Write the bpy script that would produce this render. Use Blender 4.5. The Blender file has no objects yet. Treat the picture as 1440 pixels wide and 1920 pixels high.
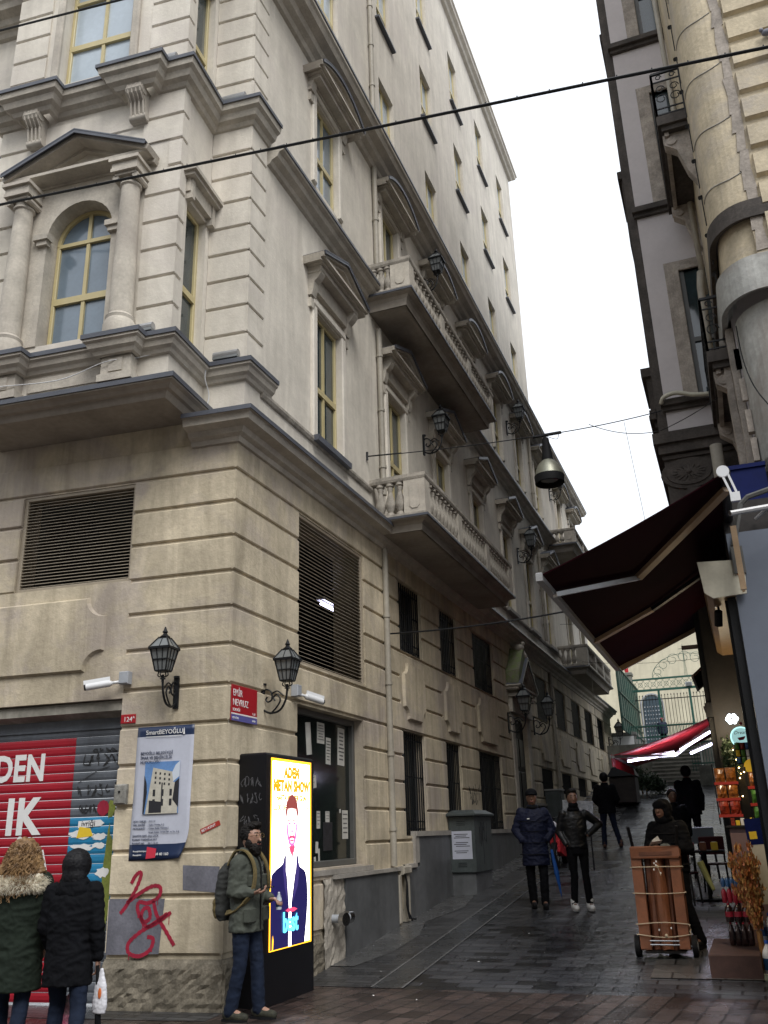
import bpy, bmesh, math, random
from mathutils import Vector, Matrix
random.seed(7)
PI = math.pi
scene = bpy.context.scene
COL = scene.collection
I4 = Matrix.Identity(4)

def frame(right, out, origin=(0, 0, 0)):
    r = Vector(right).normalized(); o = Vector(out).normalized(); u = Vector((0, 0, 1))
    m = Matrix.Identity(4)
    for i in range(3):
        m[i][0] = r[i]; m[i][1] = u[i]; m[i][2] = o[i]; m[i][3] = origin[i]
    return m
AX = 0.095693
FR = frame((math.cos(AX), math.sin(AX), 0), (math.sin(AX), -math.cos(AX), 0))   # street front: local (right, up, out)
SD = frame((0, 1, 0), (1, 0, 0))                                              # alley side
G0 = .15                                                                      # ground floor front stands proud
def T(x, y, z, rz=0): return Matrix.Translation((x, y, z)) @ Matrix.Rotation(rz, 4, 'Z')

# ------------------------------------------------------------ mesh builder
class MB:
    def __init__(s, M=None): s.v = []; s.f = []; s.M = M or I4; s.mi = []; s.cur = 0
    def pt(s, p): s.v.append(s.M @ Vector(p)); return len(s.v) - 1
    def face(s, idx): s.f.append(tuple(idx)); s.mi.append(s.cur)
    def poly(s, pts): s.face([s.pt(p) for p in pts])
    def box(s, a0, a1, b0, b1, c0, c1):
        i = [s.pt(p) for p in ((a0,b0,c0),(a1,b0,c0),(a1,b1,c0),(a0,b1,c0),(a0,b0,c1),(a1,b0,c1),(a1,b1,c1),(a0,b1,c1))]
        for q in ((0,3,2,1),(4,5,6,7),(0,1,5,4),(1,2,6,5),(2,3,7,6),(3,0,4,7)): s.face([i[k] for k in q])
        return s
    def bbox(s, a0, a1, b0, b1, c0, c1, e=.01):      # box with chamfered front edges (towards +c)
        s.loft([[(a0,b0,c0),(a1,b0,c0),(a1,b1,c0),(a0,b1,c0)],[(a0,b0,c1-e),(a1,b0,c1-e),(a1,b1,c1-e),(a0,b1,c1-e)],
                [(a0+e,b0+e,c1),(a1-e,b0+e,c1),(a1-e,b1-e,c1),(a0+e,b1-e,c1)]]); return s
    def rbox(s, a0, a1, b0, b1, c0, c1, e=.02):      # box chamfered all round (12 edges)
        s.loft([[(a0+e,b0+e,c0),(a1-e,b0+e,c0),(a1-e,b1-e,c0),(a0+e,b1-e,c0)],[(a0,b0,c0+e),(a1,b0,c0+e),(a1,b1,c0+e),(a0,b1,c0+e)],
                [(a0,b0,c1-e),(a1,b0,c1-e),(a1,b1,c1-e),(a0,b1,c1-e)],[(a0+e,b0+e,c1),(a1-e,b0+e,c1),(a1-e,b1-e,c1),(a0+e,b1-e,c1)]]); return s
    def loft(s, rings, caps=True, closed=True):
        R = [[s.pt(p) for p in r] for r in rings]; n = len(R[0])
        for j in range(len(R) - 1):
            for i in range(n if closed else n - 1):
                k = (i + 1) % n
                s.face((R[j][i], R[j][k], R[j+1][k], R[j+1][i]))
        if caps: s.face(R[0][::-1]); s.face(R[-1])
        return s
    def prism(s, pts, c0, c1):                       # 2D outline (a, b) pulled along c
        return s.loft([[(a, b, c0) for a, b in pts], [(a, b, c1) for a, b in pts]])
    def extr(s, pts, a0, a1):                        # section (c, b) pulled along a
        return s.loft([[(a0, b, c) for c, b in pts], [(a1, b, c) for c, b in pts]])
    def lathe(s, prof, c=(0, 0, 0), n=16, axis='z'):
        rings = []
        for r, h in prof:
            ring = []
            for k in range(n):
                t = 2 * PI * k / n; x, y = max(r, 1e-4) * math.cos(t), max(r, 1e-4) * math.sin(t)
                ring.append((c[0]+x, c[1]+y, c[2]+h) if axis == 'z' else (c[0]+x, c[1]+h, c[2]+y) if axis == 'b' else (c[0]+h, c[1]+x, c[2]+y))
            rings.append(ring)
        return s.loft(rings)
    def tube(s, path, r, n=8, caps=True):
        P = [Vector(p) for p in path]; m = len(P); rings = []
        up = None
        for i, p in enumerate(P):
            d = (P[min(i+1, m-1)] - P[max(i-1, 0)])
            if d.length < 1e-9: d = Vector((0, 0, 1))
            d.normalize()
            if up is None:
                up = Vector((0, 0, 1)) if abs(d.z) < .9 else Vector((1, 0, 0))
            x = d.cross(up).normalized(); y = x.cross(d).normalized(); up = y
            rr = r[i] if isinstance(r, (list, tuple)) else r
            rings.append([tuple(p + x * rr * math.cos(2*PI*k/n) + y * rr * math.sin(2*PI*k/n)) for k in range(n)])
        return s.loft(rings, caps)
    def bar(s, p, q, w, h=None, up=(0, 0, 1)):
        h = h or w; p = Vector(p); q = Vector(q); d = (q - p).normalized(); u = Vector(up)
        if abs(d.dot(u)) > .95: u = Vector((0, 1, 0))
        x = d.cross(u).normalized() * w / 2; y = x.cross(d).normalized() * h / 2
        return s.loft([[tuple(e + x*i + y*j) for i, j in ((-1,-1),(1,-1),(1,1),(-1,1))] for e in (p, q)])
    def ball(s, c, r, nu=12, nv=8, sq=(1, 1, 1)):
        pr = [(r*math.sin(PI*k/nv), -r*math.cos(PI*k/nv)) for k in range(nv+1)]
        rings = [[(c[0]+sq[0]*max(a, r*.02)*math.cos(2*PI*k/nu), c[1]+sq[1]*max(a, r*.02)*math.sin(2*PI*k/nu), c[2]+sq[2]*b) for k in range(nu)] for a, b in pr]
        return s.loft(rings)
    def caps(s, p, r0, q, r1, n=12):                 # tapered capsule
        p = Vector(p); q = Vector(q); d = q - p; L = d.length
        if L < 1e-6: return s.ball(p, r0)
        d /= L; up = Vector((0, 0, 1)) if abs(d.z) < .9 else Vector((1, 0, 0))
        x = d.cross(up).normalized(); y = x.cross(d).normalized(); rings = []
        for t in (-1, -.7, -.35, 0): rings.append((p + d*r0*t, r0*math.sqrt(max(0, 1-t*t)) + 1e-4))
        for t in (0, .35, .7, 1): rings.append((q + d*r1*t, r1*math.sqrt(max(0, 1-t*t)) + 1e-4))
        return s.loft([[tuple(c + x*r*math.cos(2*PI*k/n) + y*r*math.sin(2*PI*k/n)) for k in range(n)] for c, r in rings])
    def ellipse_loft(s, secs, n=20):                 # secs: (cx, cy, z, rx, ry) stacked
        return s.loft([[(cx + rx*math.cos(2*PI*k/n), cy + ry*math.sin(2*PI*k/n), z) for k in range(n)] for cx, cy, z, rx, ry in secs])
    def band(s, line, t, c0, c1):                    # strip of thickness t above a polyline in (a, b), from c0 to c1
        L = [Vector(p) for p in line]; m = len(L); out = []
        for i in range(m):
            d = (L[min(i+1, m-1)] - L[max(i-1, 0)]).normalized(); n_ = Vector((-d.y, d.x))
            if 0 < i < m-1:
                d1 = (L[i+1]-L[i]).normalized(); n1 = Vector((-d1.y, d1.x)); n_ = n_ / max(.3, n_.dot(n1))
            out.append(L[i] + n_ * t)
        return s.loft([[(L[i].x, L[i].y, c0), (L[i].x, L[i].y, c1), (out[i].x, out[i].y, c1), (out[i].x, out[i].y, c0)] for i in range(m)])
    def sweep(s, prof, path):                        # section (out, z) mitred along a plan polyline, out = right of travel
        P = [Vector(p) for p in path]; m = len(P); N = []
        seg = [(P[i+1]-P[i]).normalized() for i in range(m-1)]; nr = [Vector((d.y, -d.x)) for d in seg]
        for i in range(m):
            if i == 0: N.append(nr[0])
            elif i == m-1: N.append(nr[-1])
            else:
                b = (nr[i-1] + nr[i]).normalized(); N.append(b / max(.2, b.dot(nr[i])))
        return s.loft([[(P[i].x + N[i].x*o, P[i].y + N[i].y*o, z) for o, z in prof] for i in range(m)])
    def wall(s, a0, a1, b0, b1, holes=(), c=0., rev=.25):
        A = sorted({a0, a1, *[min(max(h[k], a0), a1) for h in holes for k in (0, 1)]}); B = sorted({b0, b1, *[min(max(h[k], b0), b1) for h in holes for k in (2, 3)]})
        for i in range(len(A)-1):
            for j in range(len(B)-1):
                x = (A[i]+A[i+1])/2; y = (B[j]+B[j+1])/2
                if any(h[0] < x < h[1] and h[2] < y < h[3] for h in holes): continue
                s.poly([(A[i],B[j],c),(A[i+1],B[j],c),(A[i+1],B[j+1],c),(A[i],B[j+1],c)])
        for h in holes:
            x0, x1, y0, y1 = h[:4]; r = h[4] if len(h) > 4 else rev
            s.poly([(x0,y0,c),(x0,y1,c),(x0,y1,c-r),(x0,y0,c-r)]); s.poly([(x1,y1,c),(x1,y0,c),(x1,y0,c-r),(x1,y1,c-r)])
            s.poly([(x0,y1,c),(x1,y1,c),(x1,y1,c-r),(x0,y1,c-r)]); s.poly([(x1,y0,c),(x0,y0,c),(x0,y0,c-r),(x1,y0,c-r)])
        return s
    def courses(s, a0, a1, zj, holes=(), c=0., d=.03, g=.035, blank=()):
        ch = .014
        for j in range(len(zj)-1):
            z0, z1 = zj[j], zj[j+1]
            cuts = sorted({z0, z1, *[z for h in holes for z in (h[2], h[3]) if z0+.02 < z < z1-.02]})
            for k in range(len(cuts)-1):
                y0, y1 = cuts[k], cuts[k+1]; m = (y0+y1)/2
                iv = [(a0, a1)]
                for h in holes:
                    if h[2] < m < h[3]:
                        nv = []
                        for p, q in iv:
                            if h[1] <= p or h[0] >= q: nv.append((p, q)); continue
                            if h[0] > p: nv.append((p, h[0]))
                            if h[1] < q: nv.append((h[1], q))
                        iv = nv
                for p, q in iv:
                    if q-p < .02: continue
                    lo = g/2 if k == 0 else 0.0; hi = g/2 if k == len(cuts)-2 else 0.0
                    noj = any(b[0] < (p+q)/2 < b[1] and b[2] <= z0 < b[3]-.01 for b in blank)
                    noj2 = any(b[0] < (p+q)/2 < b[1] and b[2]+.01 < z1 <= b[3] for b in blank)
                    e0 = 0 if noj else lo; e1 = 0 if noj2 else hi
                    sec = [(c-.004, y0+e0)]
                    if e0: sec += [(c+d-ch, y0+e0), (c+d, y0+e0+ch)]
                    else: sec += [(c+d, y0)]
                    if e1: sec += [(c+d, y1-e1-ch), (c+d-ch, y1-e1)]
                    else: sec += [(c+d, y1)]
                    sec += [(c-.004, y1-e1)]
                    s.extr(sec, p, q)
        return s
    def mesh(s, name, mats, inv=None):
        me = bpy.data.meshes.new(name)
        vs = [tuple(inv @ v) for v in s.v] if inv is not None else [tuple(v) for v in s.v]
        me.from_pydata(vs, [], s.f)
        for m_ in mats: me.materials.append(m_)
        if len(mats) > 1: me.polygons.foreach_set('material_index', s.mi)
        bm = bmesh.new(); bm.from_mesh(me); bmesh.ops.recalc_face_normals(bm, faces=bm.faces); bm.to_mesh(me); bm.free()
        return me
    def build(s, name, mats, parent=None, smooth=False, angle=None):
        if not isinstance(mats, (list, tuple)): mats = [mats]
        inv = wm(parent).inverted() if parent else None
        me = s.mesh(name, mats, inv)
        o = bpy.data.objects.new(name, me); COL.objects.link(o)
        if parent: o.parent = parent
        if smooth:
            if angle is None: me.shade_smooth()
            else:
                me.shade_smooth(); me.set_sharp_from_angle(angle=angle)
        return o

def wm(o):
    m = Matrix.Identity(4)
    while o is not None:
        m = Matrix.Translation(o.location) @ o.rotation_euler.to_matrix().to_4x4() @ m; o = o.parent
    return m
def tag(o, label, cat, group=None):
    o['label'] = label; o['category'] = cat
    if group: o['group'] = group
    return o
def kind(o, k='structure'): o['kind'] = k; return o
def empty(name, loc, label=None, cat=None, group=None, rz=0):
    e = bpy.data.objects.new(name, None); COL.objects.link(e); e.location = loc; e.rotation_euler = (0, 0, rz); e.empty_display_size = .2
    if label: tag(e, label, cat, group)
    return e
def kids(o): return [c for c in bpy.data.objects if c.parent is o]
def copy_tree(o, parent=None):
    c = o.copy(); COL.objects.link(c); c.parent = parent
    for ch in kids(o): copy_tree(ch, c)
    return c
def setmat(o, m):
    o.data = o.data.copy(); o.data.materials.clear(); o.data.materials.append(m)

# ------------------------------------------------------------ materials
def M_(name, col, rough=.6, metal=0., n1=None, var=.0, scale=3., bump=0., bscale=40., spec=.5, em=None, ems=0., streak=0., dark=None, coat=0., rvar=0., trans=0., tint=None, tk=.5):
    m = bpy.data.materials.new(name); m.use_nodes = True; nt = m.node_tree; nd = nt.nodes; ln = nt.links
    b = nd['Principled BSDF']; b.inputs['Roughness'].default_value = rough; b.inputs['Metallic'].default_value = metal
    b.inputs['Specular IOR Level'].default_value = spec; b.inputs['Coat Weight'].default_value = coat
    b.inputs['Base Color'].default_value = (*col, 1)
    if trans: b.inputs['Transmission Weight'].default_value = trans
    if em: b.inputs['Emission Color'].default_value = (*em, 1); b.inputs['Emission Strength'].default_value = ems
    if var or bump or streak or rvar:
        geo = nd.new('ShaderNodeTexCoord')
        src = geo.outputs['Object']
    if var or streak:
        no = nd.new('ShaderNodeTexNoise'); no.inputs['Scale'].default_value = scale; no.inputs['Detail'].default_value = 8; no.inputs['Roughness'].default_value = .62
        ln.new(src, no.inputs['Vector'])
        rp = nd.new('ShaderNodeValToRGB'); rp.color_ramp.elements[0].position = .32; rp.color_ramp.elements[1].position = .68
        dk = dark or tuple(c*(1-var) for c in col); li = tuple(min(1, c*(1+var*.45)) for c in col)
        rp.color_ramp.elements[0].color = (*dk, 1); rp.color_ramp.elements[1].color = (*li, 1)
        ln.new(no.outputs['Fac'], rp.inputs['Fac']); out = rp.outputs['Color']
        n2 = nd.new('ShaderNodeTexNoise'); n2.inputs['Scale'].default_value = scale*9; n2.inputs['Detail'].default_value = 6; ln.new(src, n2.inputs['Vector'])
        r2 = nd.new('ShaderNodeValToRGB'); r2.color_ramp.elements[0].position = .3; r2.color_ramp.elements[1].position = .75
        r2.color_ramp.elements[0].color = (1-var*.7,)*3+(1,); r2.color_ramp.elements[1].color = (1,1,1,1); ln.new(n2.outputs['Fac'], r2.inputs['Fac'])
        mx = nd.new('ShaderNodeMixRGB'); mx.blend_type = 'MULTIPLY'; mx.inputs[0].default_value = 1; ln.new(out, mx.inputs[1]); ln.new(r2.outputs[0], mx.inputs[2]); out = mx.outputs[0]
        if tint:
            nt1 = nd.new('ShaderNodeTexNoise'); nt1.inputs['Scale'].default_value = .55; nt1.inputs['Detail'].default_value = 9; nt1.inputs['Roughness'].default_value = .68; nt1.inputs['Distortion'].default_value = .6; ln.new(src, nt1.inputs['Vector'])
            rt1 = nd.new('ShaderNodeValToRGB'); rt1.color_ramp.elements[0].position = .50; rt1.color_ramp.elements[1].position = .62; rt1.color_ramp.elements[0].color = (0,0,0,1); rt1.color_ramp.elements[1].color = (tk,tk,tk,1); ln.new(nt1.outputs['Fac'], rt1.inputs['Fac'])
            mt1 = nd.new('ShaderNodeMixRGB'); mt1.inputs[2].default_value = (*tint, 1); ln.new(rt1.outputs[0], mt1.inputs[0]); ln.new(out, mt1.inputs[1]); out = mt1.outputs[0]
        if streak:
            mp = nd.new('ShaderNodeMapping'); mp.inputs['Scale'].default_value = (2.2, 2.2, .30); ln.new(src, mp.inputs['Vector'])
            n3 = nd.new('ShaderNodeTexNoise'); n3.inputs['Scale'].default_value = 1.0; n3.inputs['Detail'].default_value = 5; n3.inputs['Roughness'].default_value = .6; n3.inputs['Distortion'].default_value = 1.2; ln.new(mp.outputs[0], n3.inputs['Vector'])
            r3 = nd.new('ShaderNodeValToRGB'); r3.color_ramp.elements[0].position = .36; r3.color_ramp.elements[1].position = .66
            r3.color_ramp.elements[0].color = (1-streak, 1-streak*1.02, 1-streak*1.06, 1); r3.color_ramp.elements[1].color = (1,1,1,1); ln.new(n3.outputs['Fac'], r3.inputs['Fac'])
            m3 = nd.new('ShaderNodeMixRGB'); m3.blend_type = 'MULTIPLY'; m3.inputs[0].default_value = 1; ln.new(out, m3.inputs[1]); ln.new(r3.outputs[0], m3.inputs[2]); out = m3.outputs[0]
        ln.new(out, b.inputs['Base Color'])
    if rvar:
        n5 = nd.new('ShaderNodeTexNoise'); n5.inputs['Scale'].default_value = 4; n5.inputs['Detail'].default_value = 5; ln.new(src, n5.inputs['Vector'])
        mr = nd.new('ShaderNodeMapRange'); mr.inputs['From Min'].default_value = .35; mr.inputs['From Max'].default_value = .65
        mr.inputs['To Min'].default_value = max(0, rough-rvar); mr.inputs['To Max'].default_value = min(1, rough+rvar); ln.new(n5.outputs['Fac'], mr.inputs['Value']); ln.new(mr.outputs[0], b.inputs['Roughness'])
    if bump:
        n4 = nd.new('ShaderNodeTexNoise'); n4.inputs['Scale'].default_value = bscale; n4.inputs['Detail'].default_value = 6; n4.inputs['Roughness'].default_value = .65; ln.new(src, n4.inputs['Vector'])
        bp = nd.new('ShaderNodeBump'); bp.inputs['Strength'].default_value = bump; bp.inputs['Distance'].default_value = .01
        ln.new(n4.outputs['Fac'], bp.inputs['Height']); ln.new(bp.outputs[0], b.inputs['Normal'])
    return m

ST_LOW = M_('stucco_beige', (.69,.60,.445), .85, var=.22, scale=1.5, bump=.8, bscale=22, streak=.34, spec=.25, tint=(.46,.40,.35), tk=.8)
ST_UP = M_('stucco_pale', (.75,.70,.61), .88, var=.15, scale=1.1, bump=.5, bscale=25, streak=.17, spec=.25, tint=(.62,.57,.51), tk=.7)
ST_ORN = M_('cast_stone', (.56,.515,.44), .85, var=.24, scale=3., bump=.6, bscale=30, spec=.25, tint=(.36,.32,.28), tk=.55)
ST_WORN = M_('weathered_stone', (.46,.42,.36), .88, var=.42, scale=4.5, bump=.8, bscale=24, spec=.25)
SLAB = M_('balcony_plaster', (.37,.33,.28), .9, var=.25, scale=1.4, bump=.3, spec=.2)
LEAD = M_('lead_flashing', (.085,.092,.112), .42, var=.2, scale=3, bump=.15)
MARBLE = M_('grey_marble', (.125,.13,.135), .5, var=.35, scale=1.1, bump=.1, streak=.25)
ROCK = M_('rough_rock', (.25,.22,.17), .95, var=.55, scale=5, bump=1.0, bscale=14, spec=.2)
SILLST = M_('pale_sill_stone', (.36,.335,.30), .75, var=.25, scale=3, bump=.3)
YFRAME = M_('yellow_window_frame', (.52,.44,.23), .4, var=.08, scale=6)
GREYFRAME = M_('grey_metal_frame', (.09,.09,.085), .5, var=.15, scale=6)
GLASS_SKY = M_('sky_tinted_glass', (.15,.20,.25), .16, var=.15, scale=2, spec=.6, coat=.5)  # blue base colour stands in for sky mirrored in the pane
GLASS_TOP = M_('painted_sky_glass', (.42,.49,.55), .2, var=.12, scale=1.5, spec=1.)  # pale base colour stands in for bright sky reflected by the upper panes
GLASS = M_('dark_window_glass', (.035,.055,.062), .07, spec=.9, var=.4, scale=1.2)
GLASS_SHOP = M_('dusty_shop_glass', (.016,.022,.02), .12, spec=.6, var=.5, scale=1.6)
LOUVRE = M_('bronze_louvre', (.34,.29,.22), .55, var=.15, scale=5)
DARK = M_('dark_void', (.006,.006,.007), .9)
IRON = M_('black_iron', (.007,.008,.010), .45, spec=.3, var=.3, scale=9, bump=.2)
LAMPGL = M_('lantern_glass', (.16,.17,.17), .2, spec=.6)
PIPEM = M_('painted_pipe', (.42,.385,.32), .6, var=.2, scale=3, streak=.25)
WHITE = M_('white_plastic', (.68,.69,.70), .35, var=.05)
GREYP = M_('grey_box_plastic', (.35,.37,.40), .5, var=.15)
REDSIGN = M_('red_enamel', (.36,.012,.02), .3, var=.1)
BLUEBAND = M_('blue_enamel', (.10,.10,.30), .3)
INK_W = M_('white_paint', (.75,.75,.74), .5, var=.08)
INK_K = M_('black_ink', (.015,.015,.02), .6)
INK_N = M_('navy_ink', (.018,.03,.075), .5)
PAPER = M_('poster_paper', (.50,.52,.60), .45, var=.08, scale=3)
PAPER2 = M_('old_paper', (.55,.54,.50), .6, var=.15, scale=6)
SPRAY = M_('red_spray_paint', (.35,.012,.04), .55, var=.3, scale=9)
SPRAYK = M_('black_spray_paint', (.02,.02,.022), .6)
OVERP = M_('grey_overpaint', (.165,.165,.195), .85, var=.35, scale=4, bump=.4, bscale=22)
SH_GREY = M_('grey_shutter_steel', (.13,.145,.17), .5, var=.25, scale=2.5, streak=.2, rvar=.12)
SH_RED = M_('red_shutter_paint', (.36,.008,.022), .42, var=.12, scale=2.5, streak=.12)
SH_BLUE = M_('blue_shutter_paint', (.02,.22,.42), .45, var=.2, scale=4)
GREENP = M_('green_spray_paint', (.24,.28,.05), .6, var=.4, scale=5)
YEL = M_('yellow_paint', (.72,.50,.03), .5)
TAUPE = M_('taupe_render', (.56,.52,.52), .85, var=.08, scale=1.5, bump=.1)
DKSTONE = M_('sooty_stone', (.10,.085,.075), .88, var=.45, scale=3, bump=.7, bscale=18, streak=.3)
OCHRE = M_('ochre_stucco', (.68,.58,.41), .85, var=.26, scale=2.4, bump=.8, bscale=20, streak=.2, tint=(.40,.36,.32), tk=.7)
OCHRE2 = M_('patched_mortar', (.42,.37,.32), .9, var=.4, scale=4, bump=.7, bscale=18)
PLASTER = M_('flaking_white_plaster', (.50,.50,.47), .85, var=.3, scale=2.2, bump=.6, bscale=14, streak=.25, tint=(.30,.27,.24), tk=.8)
AWN = M_('maroon_awning_cloth', (.016,.0016,.004), .9, spec=.05, var=.2, scale=2, bump=.15, bscale=200)
AWNRED = M_('red_awning_cloth', (.48,.010,.018), .7, var=.15, scale=2)
ARM = M_('bronze_awning_arm', (.32,.22,.13), .45, var=.2, scale=6)
ALU = M_('grey_aluminium', (.40,.40,.40), .4, metal=.5, var=.15, scale=6)
CREAM = M_('cream_painted_board', (.60,.57,.46), .6, var=.14, scale=3, streak=.15)
TAN = M_('tan_laminate', (.26,.165,.08), .5, var=.25, scale=2, streak=.2)
BLUEGREY = M_('blue_grey_paint', (.12,.14,.18), .6, var=.08, scale=1.5, bump=.08)
NAVY = M_('deep_blue_panel', (.002,.008,.075), .6, spec=.15, var=.2)
CARDB = M_('brown_cardboard', (.22,.08,.035), .55, var=.28, scale=4, bump=.3, bscale=12)
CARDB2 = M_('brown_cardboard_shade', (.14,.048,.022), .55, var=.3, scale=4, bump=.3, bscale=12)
ROPE = M_('hemp_rope', (.50,.42,.30), .9)
RUBBER = M_('black_rubber', (.007,.007,.008), .7, spec=.2)
CHROME = M_('bright_steel', (.55,.55,.56), .22, metal=1., var=.2, scale=8)
TUBEL = M_('lit_tube', (1,1,1), .4, em=(.74,.72,1), ems=7)
WARML = M_('warm_lit_bulb', (1,.8,.4), .4, em=(1,.62,.22), ems=14)
GRNFENCE = M_('green_corrugated_metal', (.008,.07,.055), .5, var=.25, scale=2)
GRNIRON = M_('green_painted_iron', (.02,.10,.075), .5, var=.2)
CHURCH = M_('cream_church_wall', (.66,.61,.46), .9, var=.12, scale=.5, bump=.1, streak=.16)
BLUEDOOR = M_('blue_grey_door', (.04,.065,.085), .5, var=.2)
STEPM = M_('worn_step_stone', (.22,.22,.19), .8, var=.4, scale=3, bump=.5)
FOL = M_('dark_leaves', (.035,.065,.025), .6, var=.4, scale=8)
MOSS = M_('mossy_stone', (.13,.19,.05), .95, var=.6, scale=7, bump=.8, bscale=18, dark=(.22,.20,.16))
# ------------------------------------------------------------ camera, sky, sun
cam = bpy.data.cameras.new('camera'); co = bpy.data.objects.new('camera', cam); COL.objects.link(co); scene.camera = co
cam.sensor_fit = 'VERTICAL'; cam.sensor_height = 36; cam.sensor_width = 27; cam.lens = 1679.4/1920*36; cam.clip_end = 600; cam.clip_start = .05
pitch, roll, yaw = 0.345585, -0.0304464, -0.3584816
cy_, sy_ = math.cos(yaw), math.sin(yaw)
Fv = Vector((sy_*math.cos(pitch), cy_*math.cos(pitch), math.sin(pitch))); rv = Vector((cy_, -sy_, 0)); uv = rv.cross(Fv)
c_, s_ = math.cos(roll), math.sin(roll); r2 = rv*c_ + uv*s_; u2 = -rv*s_ + uv*c_
mm = Matrix.Identity(4)
for i in range(3): mm[i][0] = r2[i]; mm[i][1] = u2[i]; mm[i][2] = -Fv[i]
mm.translation = (5.144, -8.849, 1.6); co.matrix_world = mm

w = bpy.data.worlds.new('World'); scene.world = w; w.use_nodes = True; nt = w.node_tree; bg = nt.nodes['Background']
sky = nt.nodes.new('ShaderNodeTexSky'); sky.sky_type = 'NISHITA'; sky.sun_disc = False
SUN_EL, SUN_AZ = math.radians(50), math.radians(142)
sky.sun_elevation = SUN_EL; sky.sun_rotation = SUN_AZ; sky.dust_density = 4; sky.air_density = 1
mx = nt.nodes.new('ShaderNodeMixRGB'); mx.inputs[0].default_value = .90; mx.inputs[2].default_value = (9.0, 9.4, 10.0, 1)
nt.links.new(sky.outputs[0], mx.inputs[1]); nt.links.new(mx.outputs[0], bg.inputs[0]); bg.inputs[1].default_value = .092
sun = bpy.data.lights.new('sun', 'SUN'); sun.energy = 1.5; sun.angle = math.radians(28); sun.color = (1, .98, .95)
so = bpy.data.objects.new('sun', sun); COL.objects.link(so)
sd = Vector((math.sin(SUN_AZ)*math.cos(SUN_EL), math.cos(SUN_AZ)*math.cos(SUN_EL), math.sin(SUN_EL)))
so.rotation_euler = sd.to_track_quat('Z', 'Y').to_euler(); so.location = (0, 0, 40)
scene.view_settings.view_transform = 'Standard'; scene.view_settings.look = 'None'; scene.view_settings.exposure = 0.68; scene.view_settings.gamma = 1

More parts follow.
